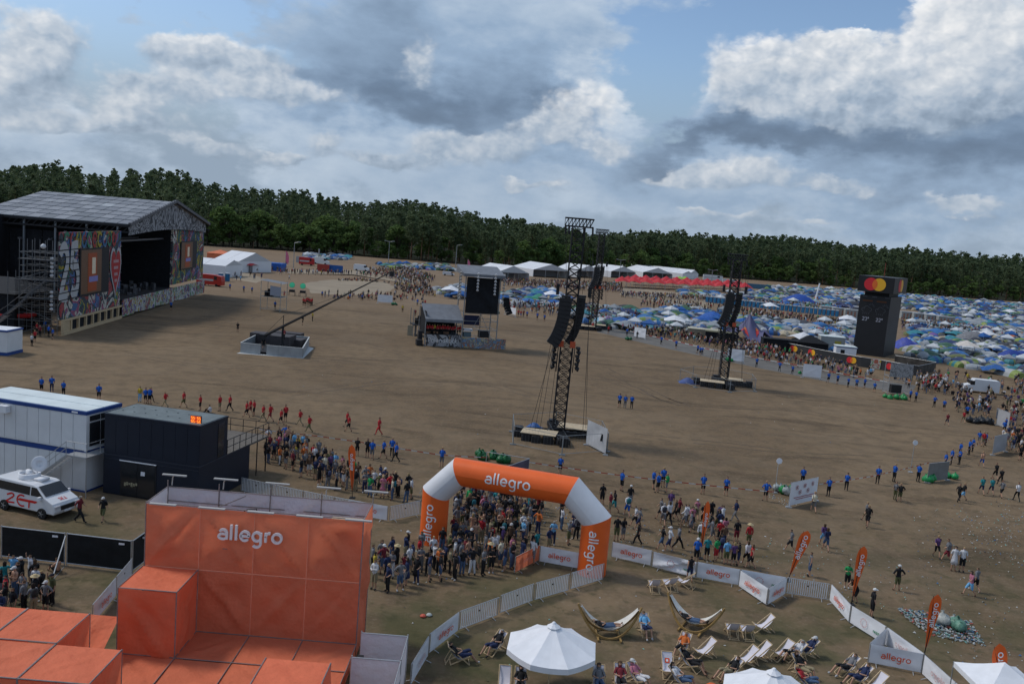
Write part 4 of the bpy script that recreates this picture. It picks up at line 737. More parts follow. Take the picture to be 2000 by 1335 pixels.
for s in (0, 1):
    z = s*2.92
    loc('wall', lambda b: b.box(.03, Lw-.03, .03, Dw-.03, z+.1, z+2.72), M_cont, wr)
    for k in range(10): loc('wall_panel', lambda b: b.box(.08+k*(Lw-.16)/10, .02+(k+1)*(Lw-.16)/10, .0, .026, z+.2, z+2.66), M_cont, wr)
    loc('corner_post', lambda b: [b.box(x, x+.14, y, y+.14, z, z+2.9) for x in (-.01, Lw-.13) for y in (-.01, Dw-.13)], M_cont, wr)
    if s == 0: loc('trim_band', lambda b: b.box(-.02, Lw+.02, -.02, Dw+.02, 2.66, 2.98), M_bluet, wr); loc('base_band', lambda b: b.box(-.02, Lw+.02, -.02, Dw+.02, 0, .12), M_bluet, wr)
loc('roof_edge', lambda b: b.box(-.03, Lw+.03, -.03, Dw+.03, 5.62, 5.86), M_bluet, wr); loc('roof', lambda b: [b.box(.1, Lw-.1, .1, Dw-.1, 5.86, 5.9), b.box(.1, Lw-.1, Dw*.5-.03, Dw*.5+.03, 5.9, 5.93)], M_roofw, wr)
for j in range(3):
    loc('window', lambda b: b.box(Lw-.02, Lw+.02, .35+j*Dw*.31, .25+(j+1)*Dw*.31, 3.25 if j == 1 else 3.3, 5.0), M_glass, wr); loc('window', lambda b: b.box(Lw-.02, Lw+.02, .35+j*Dw*.31, .25+(j+1)*Dw*.31, 5.12, 5.5), M_glass, wr)
loc('air_conditioner', lambda b: b.box(Lw*.28, Lw*.28+.75, -.45, -.03, 5.0, 5.5), M_white, wr)
loc('roof_sign', lambda b: b.box(Lw-1.2, Lw-.7, -.045, -.032, 5.68, 5.8), M_white, wr)
# outside stair along the front
def stair(b):
    for k in range(13): b.box(Lw-4.2+k*.27, Lw-3.93+k*.27, -1.0, -.08, .2+k*.21, .24+k*.21)
    b.beam((Lw-4.3, -1.0, 0), (Lw-.7, -1.0, 2.85), .05, .2); b.box(Lw-.75, Lw+.95, -1.05, -.06, 2.85, 2.93)
loc('stair', stair, M_steel, wr)
def rail(b):
    for y in (-1.02,):
        for h in (1.0, .55): b.tube((Lw-4.2, y, .1+h), (Lw-.75, y, 2.85+h), .025, 5); b.tube((Lw-.75, y, 2.9+h), (Lw+.95, y, 2.9+h), .025, 5)
        for x, z in [(Lw-4.2+k*.86, .1+k*.69) for k in range(5)]+[(Lw-.1, 2.9), (Lw+.95, 2.9)]: b.tube((x, y, z), (x, y, z+1.0), .02, 5)
    for x in (Lw+.95,):
        for h in (1.0, .55): b.tube((x, -1.02, 2.9+h), (x, 1.6, 2.9+h), .02, 5)
        b.tube((x, .3, 2.9), (x, .3, 3.9), .02, 5); b.tube((x, 1.6, 2.9), (x, 1.6, 3.9), .02, 5)
    b.box(Lw+.04, Lw+.95, -.05, 1.6, 2.85, 2.93); b.tube((Lw+.9, -1.0, 0), (Lw+.9, -1.0, 2.85), .04); b.tube((Lw+.9, 1.5, 0), (Lw+.9, 1.5, 2.85), .04)
loc('railing', rail, M_steel, wr)
da, db, dc, dd = at(205, 807, 5.8), at(391.5, 832.6, 5.8), at(432, 811, 5.8), at(258, 789, 5.8)
Md, Ld, Dd, angd = rect_from(da, db, dc); dr = thing('container_cabin', 'dark navy two storey container cabin with a railed steel deck at its right', 'container cabin', (da.x, da.y, 0), angd)
loc('wall', lambda b: b.box(0, Ld, 0, Dd, 2.93, 5.7), M_navy, dr); loc('roof_edge', lambda b: b.box(-.03, Ld+.03, -.03, Dd+.03, 5.7, 5.84), M_navy, dr)
loc('roof', lambda b: [b.box(.1, Ld-.1, .1, Dd-.1, 5.84, 5.86)]+[b.box(.5+k*.9, .62+k*.9, y, y+.05, 5.86, 5.9) for k in range(7) for y in (Dd*.33, Dd*.66)], M_rg, dr)
De = Dd+3.4
loc('wall', lambda b: b.box(-.02, Ld+.02, -.02, De, 0.05, 2.86), M_navy, dr); loc('seam_strip', lambda b: [b.box(-.03, Ld+.03, -.03, De, 2.86, 2.93), b.box(0, Ld, -.045, -.022, 2.6, 2.64)], mat('navy_edge', (.03, .036, .05), .4), dr)
for k in range(8): loc('wall_panel', lambda b: b.box(.02+k*Ld/8, -.03+(k+1)*Ld/8, -.014, .002, 3.05, 5.6), M_navy, dr)
loc('door_frame', lambda b: b.box(1.35, 4.2, -.05, -.02, .1, 2.62), M_dark, dr); loc('door', lambda b: [b.box(1.45, 2.7, -.075, -.052, .15, 2.5), b.box(2.78, 4.1, -.075, -.052, .15, 2.5)], M_glass, dr); loc('paper_notice', lambda b: b.box(3.0, 3.32, -.085, -.077, 1.7, 2.0), M_white, dr)
loc('door_lamp', lambda b: b.box(1.3, 4.2, -.12, -.05, 2.58, 2.64), M_white, dr)
loc('interior_goods', lambda b: [b.box(1.7+k*.18, 1.84+k*.18, -.095, -.077, .8+.06*(k % 3), 1.05+.05*(k % 2)) for k in range(6)], mat('goods', (.32, .28, .18), .8, .4, 9), dr)
loc('side_window', lambda b: b.box(Ld-.01, Ld+.03, Dd-1.3, Dd-.5, 3.0, 5.5), M_glass, dr)
loc('deck_floor', lambda b: b.box(-.5, Ld+.02, Dd+.05, De+3.0, 2.80, 2.95), mat('deck_boards', (.12, .105, .09), .8, .2, 3), dr)
def drail(b):
    y1 = De+3.0
    segs = [((Ld, Dd+.05), (Ld, y1)), ((Ld, y1), (-.4, y1))]
    for a, c in segs:
        for h in (.5, 1.05): b.tube((*a, 2.95+h), (*c, 2.95+h), .03, 5)
        n = 7
        for k in range(n+1): x = a[0]+(c[0]-a[0])*k/n; y = a[1]+(c[1]-a[1])*k/n; b.tube((x, y, 2.9), (x, y, 4.0), .03, 5)
    for x in (Ld-.1, Ld*.5, 0): b.tube((x, y1-.1, 0), (x, y1-.1, 2.8), .06); b.tube((x, De+1.4, 0), (x, De+1.4, 2.8), .05)
loc('deck_railing', drail, M_dark, dr)
def led(b, rows):
    for r in rows:
        for k in range(5):
            if k == 2: b.box(1*0+.44, .47, -.012, 0, r+.05, r+.08); b.box(.44, .47, -.012, 0, r+.16, r+.19); continue
            x = .06+k*.165
            for s in ((0, .105, .24, .27), (0, .105, .12, .145), (0, .105, .0, .025), (0, .02, .13, .26), (.085, .105, .0, .13)): b.box(x+s[0]*1.15, x+s[1]*1.15, -.012, 0, r+s[2]*.85, r+s[3]*.85)
lp = at(381, 824, 5.9); sg = thing('led_counter', 'two line glowing orange number display on the roof edge of the dark container', 'display', (lp.x, lp.y, 5.86), angd)
loc('housing', lambda b: b.box(-.42, .48, .02, .12, -.05, .62), M_dark, sg)
ld = MB(); led(ld, (.0, .32)); ld.v = [(x-.40, y+.008, z) for x, y, z in ld.v]; part('digits', ld, mat('led_digits', (.9, .25, .02), .5, emis=(1, .38, .05), es=1.2), sg, local=True)
sg.scale = (.92, 1, .78)
gl = MB(); gl.box(-.40, .46, .0105, .0185, -.02, .60); part('display_face', gl, mat('led_face', (.25, .01, .01), .5, emis=(.9, .05, .02), es=.35), sg, local=True)
# second white cabin far left
tr_ = thing('site_trailer', 'white site trailer with blue base at the left edge before the stage stair', 'trailer', at(0, 690, 0), -.0)
loc('body', lambda b: b.box(-8, 1.6, -1.2, 2.2, .4, 3.0), M_cont, tr_); loc('base_band', lambda b: b.box(-8, 1.65, -1.25, 2.25, 0, .38), M_blue, tr_); loc('roof_edge', lambda b: b.box(-8.05, 1.68, -1.28, 2.28, 3.0, 3.2), M_blue, tr_); loc('roof', lambda b: b.box(-8, 1.5, -1.1, 2.1, 3.2, 3.25), M_white, tr_); loc('hatch', lambda b: b.box(-.9, -.1, -1.25, -1.205, .7, 1.3), M_steel, tr_)
rt = thing('inflatable_raft', 'red and white rescue inflatable lying behind the white trailer', 'raft', at(30, 645, 0), .4); 
def raft(b):
    for y in (-.7, .7): b.path([(-3, y, 2.3), (1.6, y, 2.3), (2.6, 0, 2.5)], .32, 8)
    b.box(-3, 1.6, -.7, .7, 2.1, 2.2)
loc('hull', raft, M_red, rt, True); loc('trolley', lambda b: [b.box(-2.6, 1.2, -.5, .5, .5, 2.0), b.tube((-1.8, -.7, .4), (-1.8, .7, .4), .4, 10)], M_dark, rt)
# ------------------------------------------------------------------ radio van
va = at(8, 980, 0); vb = at(108, 1004, 0); d = vb-va; va_ang = math.atan2(d.y, d.x); wb_ = 3.0
van = thing('radio_van', 'white radio van with big red lettering and a satellite dish on its roof', 'van', (vb.x, vb.y, 0), va_ang); van.scale = (1.08, 1.08, 1.08)
# x forward (0 at front axle), y left side positive, camera sees y<0 side
prof = [(.88, .35), (.98, .55), (.95, .82), (.80, 1.02), (.20, 1.28), (-.55, 1.86), (-.85, 1.95), (-3.85, 1.97), (-4.0, 1.85), (-4.08, 1.1), (-4.05, .35)]
VY = lambda z: .95-max(0, z-1.28)*.138
def vbody(b):
    lo = prof[:5]+[(-4.07, 1.28), (-4.05, .35)]; up = prof[4:9]+[(-4.07, 1.28)]
    for pts in (lo, up):
        n = len(pts)
        for sg in (-1, 1): f = tuple(range(n)); b.add([(x, sg*VY(z), z) for x, z in pts], [f[::-1] if sg < 0 else f])
    ring = prof[:9]+[(-4.07, 1.28), (-4.05, .35)]; n = len(ring); b.add([(x, -VY(z), z) for x, z in ring]+[(x, VY(z), z) for x, z in ring], [(i, (i+1) % n, n+(i+1) % n, n+i) for i in range(n)])
o = loc('body', vbody, mat('white_car_paint', (.66, .67, .69), .22, spec=.5), van); wl = o.modifiers.new('w', 'WELD'); wl.merge_threshold = .002; bv = o.modifiers.new('b', 'BEVEL'); bv.width = .06; bv.segments = 2
def side(y, pts, b, t=.012):
    s = -1 if y < 0 else 1; f = lambda x, z: (x, s*(VY(z)+t), z); b.add([f(*p) for p in pts], [tuple(range(len(pts)))])
for y in (-.955, .955):
    loc('side_window', lambda b: side(y, [(.08, 1.30), (-.92, 1.30), (-.92, 1.80), (-.52, 1.80)], b), M_glass, van); loc('side_window', lambda b: side(y, [(-1.0, 1.30), (-3.95, 1.30), (-3.90, 1.80), (-1.0, 1.80)], b), M_glass, van)
loc('windscreen', lambda b: b.add([(.12, -.84, 1.335), (.12, .84, 1.335), (-.50, .78, 1.835), (-.50, -.78, 1.835)], [(0, 1, 2, 3)]), M_glass, van)
for m_ in [c for c in KIDS(van) if c.name.startswith('windscreen')]: m_.location = (.03, 0, .03)
for x in (0, -3.0):
    for y in (-.93, .93):
        w = loc('wheel', lambda b: (b.tube((x, y-.10, .33), (x, y+.10, .33), .33, 18)), mat('tyre', (.02, .02, .02), .9), van); rm = MB(); yy = y-.11 if y < 0 else y+.11
        for k in range(5): a = k*1.2566; rm.beam((x, yy, .33), (x+.19*math.cos(a), yy, .33+.19*math.sin(a)), .06, .02)
        rm.tube((x, yy-.01, .33), (x, yy+.005, .33), .07, 8); part('rim', rm, M_steel, w, local=True)
for y in (-.72, .72): loc('headlight', lambda b: b.box(.80, .985, y-.2, y+.2, .74, .90), mat('lamp_glass', (.5, .5, .52), .15), van); loc('wing_mirror', lambda b: b.cbox((-.12, y*1.48, 1.15), .14, .22, .2), M_white, van)
loc('grille', lambda b: b.box(.93, 1.0, -.5, .5, .60, .86), M_dark, van); loc('number_plate', lambda b: b.box(.97, 1.005, -.26, .26, .45, .56), M_white, van)
zl = MB(); fn = lambda a, b_, e=0: V((-1.45+a, -.975-e, .86+b_))
for txt_pts, dy in (([(-1.35, .18), (-.95, .33), (-.78, .25), (-.85, .12), (-1.5, -.30), (-.75, -.24)], 0), (arc(-.15, 0, .38, .34, 60, 300, 12), .004), ([(-.45, .02), (.95, .05)], .008), ([(-.35, .08), (1.05, .11)], .012), ([(.45, .05), (.42, -.36)], .016)):
    for p, q_ in zip(txt_pts, txt_pts[1:]):
        dx, dz = q_[0]-p[0], q_[1]-p[1]; l = math.hypot(dx, dz)+1e-6; nx, nz = -dz/l*.05, dx/l*.05; zl.add([fn(p[0]-nx, p[1]-nz, dy), fn(q_[0]-nx, q_[1]-nz, dy), fn(q_[0]+nx, q_[1]+nz, dy), fn(p[0]+nx, p[1]+nz, dy)], [(0, 1, 2, 3)])
part('lettering', zl, mat('red_print', (.62, .02, .015), .5), van, local=True)
zl = MB(); lettering(zl, '2ET', lambda a, b, e=0: V((.52+b*.85, a, 1.165-b*.38+e)), .17, .24); part('bonnet_lettering', zl, mat('red_print', (.62, .02, .015), .5), van, local=True)
ds = loc('roof_rack', lambda b: [b.lathe([(.62, 2.0), (.62, 2.28), (.55, 2.3), (.5, 2.1)], 20, Matrix.Translation((-2.1, 0, 0))), b.box(-1.4, -.8, -.3, .3, 1.99, 2.12), b.box(-2.3, -1.9, -.1, .1, 2.0, 2.45)], M_white, van, True)
dm = MB(); Md_ = Matrix.Translation((-1.6, .25, 2.85)) @ Matrix.Rotation(math.radians(75), 4, 'X') @ Matrix.Rotation(.5, 4, 'Y'); dm.lathe([(0.02, -.12), (.25, -.08), (.48, 0), (.47, .02), (.2, -.05)], 20, Md_); dm.tube((-1.7, .1, 2.1), (-1.62, .3, 2.75), .04); part('satellite_dish', dm, M_white, van, True, local=True)
# ------------------------------------------------------------------ black scrim fence in the lower left
M_scrim = mat('black_scrim', (.010, .011, .012), .85, .3, 2, .3, 2)
FN = [((-140, 1014), (0, 1027)), ((2, 1027), (128, 1041)), ((130, 1041), (258, 1056)), ((259, 1056), (292, 1033))]
for k, (p, q_) in enumerate(FN):
    a = at(*p, 1.9); b = at(*q_, 1.9); f = thing('screened_fence', ['black screened fence panel cut by the left edge', 'black screened fence panel left of the steel brace', 'black screened fence panel right of the steel brace', 'short black screened fence panel running behind the orange stand'][k], 'fence', (a.x, a.y, 0), group='black screened fence panels')
    part('scrim', sheet((a.x, a.y, .12), (b.x, b.y, .12), (b.x, b.y, 1.87), (a.x, a.y, 1.87), 8, .05, k+40), M_scrim, f, True); fb = MB()
    dv = (b-a).normalized(); 
    for pt in (a+dv*.04, b-dv*.04): fb.tube((pt.x, pt.y, 0), (pt.x, pt.y, 1.95), .035)
    fb.tube((a.x, a.y, 1.9), (b.x, b.y, 1.9), .03); fb.tube((a.x, a.y, .15), (b.x, b.y, .15), .03)
    part('frame', fb, M_steel, f); pl_ = MB(); c_ = b-dv*.75; pl_.beam((c_.x, c_.y-.06, 1.68), (c_.x+.32, c_.y-.06, 1.68), .03, .10); part('plate', pl_, M_white, f)
br_ = MB(); a = at(128, 1046, 1.8); b = at(100, 1136, 0); br_.tube(a, b, .04); br_.tube((a.x-.02, a.y-.1, 0), b, .03); solo('fence_brace', br_, M_steel, 'slanting steel brace holding up the black fence', 'brace')
# ------------------------------------------------------------------ barriers and banner fences
def bar_meshes():
    L_ = 2.3; fr = MB(); fr.path([(0, 0, .12), (0, 0, 1.1), (L_, 0, 1.1), (L_, 0, .12), (0, 0, .12)], .024, 6)
    bars = MB()
    for k in range(1, 20): bars.box(k*L_/20-.028, k*L_/20+.028, -.008, .008, .13, 1.09)
    ft = MB()
    for x in (.35, L_-.35): ft.tube((x, 0, .13), (x, -.33, 0.01), .02, 5); ft.tube((x, 0, .13), (x, .33, 0.01), .02, 5)
    return fr.mesh('frame', M_steel), bars.mesh('bars', mat('bright_zinc', (.66, .67, .69), .45, .05, 5)), ft.mesh('feet', M_steel)
BF, BB, BFT = bar_meshes()
pl_ = MB(); pl_.box(1.1, 1.2, -.02, -.009, .72, .8); BPL = pl_.mesh('maker_plate', M_dark)
def barrier(p, q_, kind, lab, zt=1.1, flip=False, h=None, parent=None):
    a = at(*p, zt); b = at(*q_, zt); d = b-a; L_ = math.hypot(d.x, d.y); ang = math.atan2(d.y, d.x)
    t = thing('crowd_barrier' if kind == 'bars' else 'banner_fence', lab, 'barrier' if kind == 'bars' else 'banner fence', (a.x, a.y, 0), ang, 'steel crowd barriers' if kind == 'bars' else 'barriers hung with banners'); t.scale = (1, 1, 1)
    k = L_/2.3; s = (k, 1, 1)
    o = link('frame', BF, t); o.scale = s; f = link('feet', BFT, t); f.scale = s
    if kind == 'bars': bo = link('bars', BB, t); bo.scale = s; bo['kind'] = 'stuff'; m_ = link('maker_plate', BPL, t); m_.scale = s
    else:
        mt = M_of if kind == 'orange' else M_white; SD[0] += 1; sg_ = sheet((.03, -.04, .13), (L_-.03, -.04, .13), (L_-.03, -.04, 1.13), (.03, -.04, 1.13), 9, .035 if kind != 'sag' else .14, SD[0]); part('banner', sg_, mt, t, True, local=True)
        lm = MB(); side_ = -1
        f_ = lambda x, z, e=0: V((L_/2+x, -.115-e, .62+z))
        if kind == 'allegro': lettering(lm, 'allegro', f_, .24*min(1, L_/2.2), .2); m2 = M_otext
        elif kind == 'orange': lettering(lm, 'allegro', f_, .2*min(1, L_/2.2), .16); m2 = mat('pale_print', (.75, .32, .25), .7)
        elif kind == 'seal' or kind == 'sag':
            for i in range(12): a0 = i*30; p1 = arc(-.2, 0, .26, .26, a0, a0+18, 2); p2 = arc(-.2, 0, .20, .20, a0, a0+18, 2); lm.add([f_(*p1[0]), f_(*p1[2]), f_(*p2[2]), f_(*p2[0])], [(0, 1, 2, 3)])
            m2 = mat('faded_red_print', (.62, .36, .36), .7); l2 = MB(); lettering(l2, 'iwas', lambda x, z, e=0: f_(x+L_*.3, z-.12, e), .14, .25); part('green_print', l2, mat('green_print', (.03, .22, .12), .7), t, local=True)
        elif kind == 'back': lettering(lm, 'allegro', lambda x, z, e=0: f_(-x*.9, z, e), .22, .16); m2 = mat('faded_red_print', (.62, .36, .36), .7)
        else: m2 = None
        if m2: part('print', lm, m2, t, local=True)
    return t
BL = [((1197, 1058), (1274, 1075), 'allegro', 'first white banner fence right of the orange arch leg'), ((1277, 1077), (1361, 1098), 'sag', 'sagging white banner fence with green lettering second from the arch'),
 ((1363, 1097), (1446, 1112), 'allegro', 'white banner fence with orange lettering just right of the thin flag'), ((1448, 1112), (1535, 1127), 'seal', 'white banner fence forming the back of the triangular bay'), ((1447, 1114), (1501, 1149), 'allegro', 'white banner fence forming the left side of the triangular bay'),
 ((1502, 1149), (1536, 1129), 'allegro', 'short white banner fence on the right side of the triangular bay'), ((1538, 1127), (1621, 1140), 'bars', 'bare steel barrier between the triangular bay and the slanting banners'), ((1625, 1141), (1663, 1182), 'allegro', 'slanting white banner fence left of the third feather flag'),
 ((1665, 1183), (1731, 1223), 'seal', 'white banner fence with faded round seal beyond the third feather flag'), ((1700, 1255), (1732, 1226), 'plain', 'plain grey banner fence joining the two long banners at the corner'), ((1734, 1225), (1805, 1276), 'back', 'white banner fence seen from behind left of the fourth feather flag'),
 ((1700, 1257), (1804, 1277), 'allegro', 'long white banner fence facing the deck chairs at the lower right'), ((1807, 1279), (1872, 1337), 'back', 'white banner fence running down beside the white corner tent'),
 ((1117, 1118), (1180, 1100), 'bars', 'steel barrier touching the right leg of the arch'), ((1047, 1138), (1113, 1120), 'bars', 'second steel barrier from the right leg of the arch'), ((979, 1162), (1043, 1139), 'bars', 'third steel barrier from the right leg of the arch'), ((899, 1193), (974, 1166), 'bars', 'fourth steel barrier from the arch next to the lettered banner'),
 ((840, 1237), (896, 1195), 'allegro', 'white lettered banner fence at the lower end of the steel barriers'), ((804, 1296), (837, 1242), 'back', 'last white banner fence beside the white cloth booth'), ((1007, 1087), (1054, 1064), 'orange', 'short orange banner fence under the arch'), ((1056, 1066), (1133, 1080), 'allegro', 'white banner fence left of the right arch leg'),
 ((681, 975), (758, 989), 'allegro', 'white banner fence partly hidden behind the orange stand'), ((762, 989), (822, 977), 'bars', 'steel barrier touching the left leg of the arch'),
 ((472, 932), (530, 945), 'bars', 'steel barrier nearest the dark container deck behind the orange stand'), ((531, 945), (592, 958), 'bars', 'second steel barrier behind the orange stand'), ((593, 958), (653, 970), 'bars', 'third steel barrier behind the orange stand'), ((654, 970), (714, 982), 'bars', 'fourth steel barrier behind the orange stand'),
 ((181, 1180), (226, 1128), 'allegro', 'white lettered banner fence left of the orange stand'), ((228, 1125), (258, 1090), 'bars', 'steel barrier between the black fence and the orange stand'), ((-30, 1140), (24, 1211), 'allegro', 'white banner fence holding the crowd at the lower left edge')]
for p, q_, k, lab in BL: barrier(p, q_, k, lab)
# ------------------------------------------------------------------ inflatable arch
fl, fr_ = at(849, 1058, 0), at(1165, 1120, 0)
J = [fl, onp(852, 961, fl, fr_), onp(898, 921, fl, fr_), onp(1117, 958, fl, fr_), onp(1165, 1015, fl, fr_), fr_]
arch = thing('inflatable_arch', 'big orange and white inflatable gate arch over the crowd', 'inflatable arch', (fl.x, fl.y, 0)); ax = (fr_-fl).normalized(); nrm = V((ax.y, -ax.x, 0)); RA = .90
J[0] = V((J[1].x, J[1].y, 0)); J[5] = V((J[4].x, J[4].y, 0))
rings = []
for i in range(6):
    tin = (J[i]-J[i-1]).normalized() if i else (J[1]-J[0]).normalized(); tout = (J[i+1]-J[i]).normalized() if i < 5 else tin; bis = (tin+tout).normalized(); side_v = nrm; u2 = side_v.cross(bis).normalized(); k = 1/max(.5, bis.dot(tin))
    rings.append((J[i], side_v, u2*k))
NA = 28
for i in range(5):
    mb = MB(); na = 10 if i in (0, 2, 4) else 6
    def fn(u, v):
        a = u*2*math.pi; c0, s0, u0 = rings[i]; c1, s1, u1 = rings[i+1]; t = v; rr = RA*(1+.012*math.sin(a*14)*0)
        p0 = c0+s0*math.cos(a)*rr+u0*math.sin(a)*rr; p1 = c1+s1*math.cos(a)*rr+u1*math.sin(a)*rr; return p0.lerp(p1, t)
    mb.grid(fn, NA, na); part('tube_segment', mb, M_infl if i in (0, 2, 4) else mat('white_inflatable_nylon', (.66, .66, .68), .45, .05, 1), arch, True, label=['orange left leg', 'white left shoulder', 'orange top beam with white lettering', 'white right shoulder', 'orange right leg'][i])
def onseg(i, cu, cv, h, rotv):      # letters wrapped on the tube; cu along 0..1
    c0, c1 = J[i], J[i+1]; t = (c1-c0); L_ = t.length; t = t.normalized(); n = nrm if nrm.y < 0 else -nrm; upv = n.cross(t); 
    if upv.z < 0 and abs(upv.z) > .3: upv = -upv
    def f(a, b, e=0):
        if rotv: a, b = b*rotv, a
        x = a; th = b/RA
        if rotv: al, ac = b, a
        else: al, ac = a, b
        th = ac/RA; sgn = 1
        return c0+t*(L_*cu+al)+(n*math.cos(th+cv)+upv*math.sin(th+cv))*(RA+.015+e)
    return f
letters(arch, 'allegro', onseg(2, .47, .08, 1, 0), .50, M_wtext)
# legs: text reads bottom-to-top on the left leg, top-to-bottom on the right leg
def legfn(base, up):
    n = nrm if nrm.y < 0 else -nrm; r = ax if ax.x > 0 else -ax
    def f(a, b, e=0):
        along = a*up; across = -b*up; th = across/RA; return V((base.x, base.y, base.z+along))+(n*math.cos(th)+r*math.sin(th))*(RA+.015+e)
    return f
letters(arch, 'allegro', legfn(V((J[0].x, J[0].y, 1.55)), 1), .42, M_wtext)
letters(arch, 'allegro', legfn(V((J[5].x, J[5].y, 1.75)), -1), .42, M_wtext)
# ------------------------------------------------------------------ feather flags
def feather(b, tp, wpx, lab, text=True, yaw=0.0, zb=0, thin=False):
    p = at(*b, zb); t = aty(*tp, p.y); H = (t-p); L_ = H.length; up = H.normalized(); sc = proj(p)[2]; w = wpx*.86*sc/FPX; r = V((math.cos(yaw), math.sin(yaw), 0)); r = (r-up*r.dot(up)).normalized()
    f = thing('feather_flag', lab, 'flag', p, group='orange feather flags'); mb = MB(); n = 18
    prof_ = [(0, .04), (.1, .18), (.3, .46), (.5, .70), (.7, .92), (.8, 1), (.88, .92), (.94, .72), (.98, .42), (1, .05)]
    z0 = .10
    def fn(u, v):
        wv = float(np.interp(v, [q[0] for q in prof_], [q[1] for q in prof_]))*w; s = -.25*wv; return p+up*(L_*(z0+(1-z0)*v))+r*(s+(u-.0)*wv-wv*.25)+V((0, -1, 0))*(.05*math.sin(u*3+v*7)*wv)
    mb.grid(fn, 5, n); part('flag_cloth', mb, M_infl, f, True); pm = MB(); pm.tube(p, p+up*L_*.55, .03, 6, .02); pm.tube(p+up*L_*.55, p+up*L_*.97-r*w*.35, .02, 6, .012); part('pole', pm, M_dark, f); base = MB(); base.cbox((p.x, p.y, 0), .4, .4, .06); part('base', base, M_dark, f)
    if text:
        tm = MB(); nn_ = r.cross(up).normalized(); nn_ = nn_ if nn_.y < 0 else -nn_
        lettering(tm, 'allegro', lambda a, b_, e=0: p+up*(L_*.68+a)+r*(-b_-w*.0)+nn_*(.05+.05*w+e), w*.34, .22, sx=min(1.1, L_*.5/(w*.34*6.0))); part('lettering', tm, M_wtext, f)
feather((688, 972), (687, 868), 17, 'slim orange feather flag in the queue left of the arch')
feather((1367, 1090), (1383, 978), 14, 'very thin edge-on orange feather flag behind the banner fence', yaw=.0)
feather((1538, 1134), (1578, 1036), 26, 'wide orange feather flag leaning right beside the triangular bay')
feather((1662, 1180), (1688, 1066), 23, 'orange feather flag behind the slanting banner fence')
feather((1804, 1282), (1832, 1160), 26, 'orange feather flag at the corner near the white tent')
feather((1955, 1400), (1952, 1256), 34, 'orange feather flag rising in front of the white corner tent')
# ------------------------------------------------------------------ parasols, corner tent
def parasol(c, rad, za, lab, rot, dz=1.05):
    t = thing('parasol', lab, 'parasol', (c.x, c.y, 0), rot); n = 8; zr = c.z
    for k in range(n):
        a0 = k*2*math.pi/n; a1 = (k+1)*2*math.pi/n; mb = MB(); A = V((math.cos(a0)*rad, math.sin(a0)*rad, zr)); B = V((math.cos(a1)*rad, math.sin(a1)*rad, zr)); T_ = V((0, 0, zr+dz))
        def fn(u, v): p = T_.lerp(A.lerp(B, u), v); p.z -= .07*math.sin(math.pi*v)+.06*v*math.sin(math.pi*u); return p
        mb.grid(fn, 4, 5); part('canopy_panel', mb, M_white, t, local=True); vb_ = MB(); dn = V((0, 0, -.26)); vb_.grid(lambda u, v: A.lerp(B, u)+V((0, 0, -.06*math.sin(math.pi*u)))+dn*v, 4, 1); part('valance', vb_, M_white, t, local=True)
    cp_ = MB(); cp_.lathe([(.32, dz+zr-.12), (.12, dz+zr+.02), (.06, dz+zr+.1), (0, dz+zr+.12)], 8); part('cap', cp_, M_white, t, local=True)
    pm = MB(); pm.tube((0, 0, 0), (0, 0, zr+dz), .04); pm.cbox((0, 0, 0), .8, .8, .08); part('pole', pm, M_wood, t, local=True)
    rb = MB()
    for k in range(n): a = k*2*math.pi/n; rb.tube((0, 0, zr+dz-.1), (math.cos(a)*rad*.97, math.sin(a)*rad*.97, zr-.05), .015, 4)
    part('ribs', rb, M_wood, t, local=True)
parasol(at(1078, 1260, 2.3), 2.16, 3.3, 'large white octagonal parasol left of centre among the deck chairs', .30)
parasol(at(1506, 1353, 2.3), 2.16, 3.3, 'white octagonal parasol cut by the lower edge of the photo', .1)
a, b = at(1863, 1291, 2.15), at(1992, 1297, 2.15); ct = thing('corner_tent', 'small white pyramid tent on steel posts in the lower right corner', 'tent', (a.x, a.y, 0)); s = 3.0; x1, y1 = a.x+s, a.y-s
ap = V((a.x+s/2, a.y-s/2, 3.05)); cs_ = [V((a.x, a.y, 2.15)), V((x1, a.y, 2.15)), V((x1, y1, 2.15)), V((a.x, y1, 2.15))]
for k in range(4):
    A, B = cs_[k], cs_[(k+1) % 4]; mb = MB(); mb.grid(lambda u, v: ap.lerp(A.lerp(B, u), v)-V((0, 0, .08*math.sin(math.pi*v))), 5, 5); part('roof_panel', mb, M_white, ct); vb_ = MB(); vb_.grid(lambda u, v: A.lerp(B, u)-V((0, 0, .25*v)), 4, 1); part('valance', vb_, M_white, ct); pm = MB(); pm.tube((A.x, A.y, 0), A, .03); part('leg', pm, M_steel, ct)
rk = MB(); rk.lathe([(.0, 0), (.45, .05), (.5, .8), (.3, 1.25), (0, 1.3)], 10, Matrix.Translation((a.x+.5, a.y-.8, 0))); solo('sack', rk, M_black, 'bulging dark sack under the white corner tent', 'sack', smooth=True)
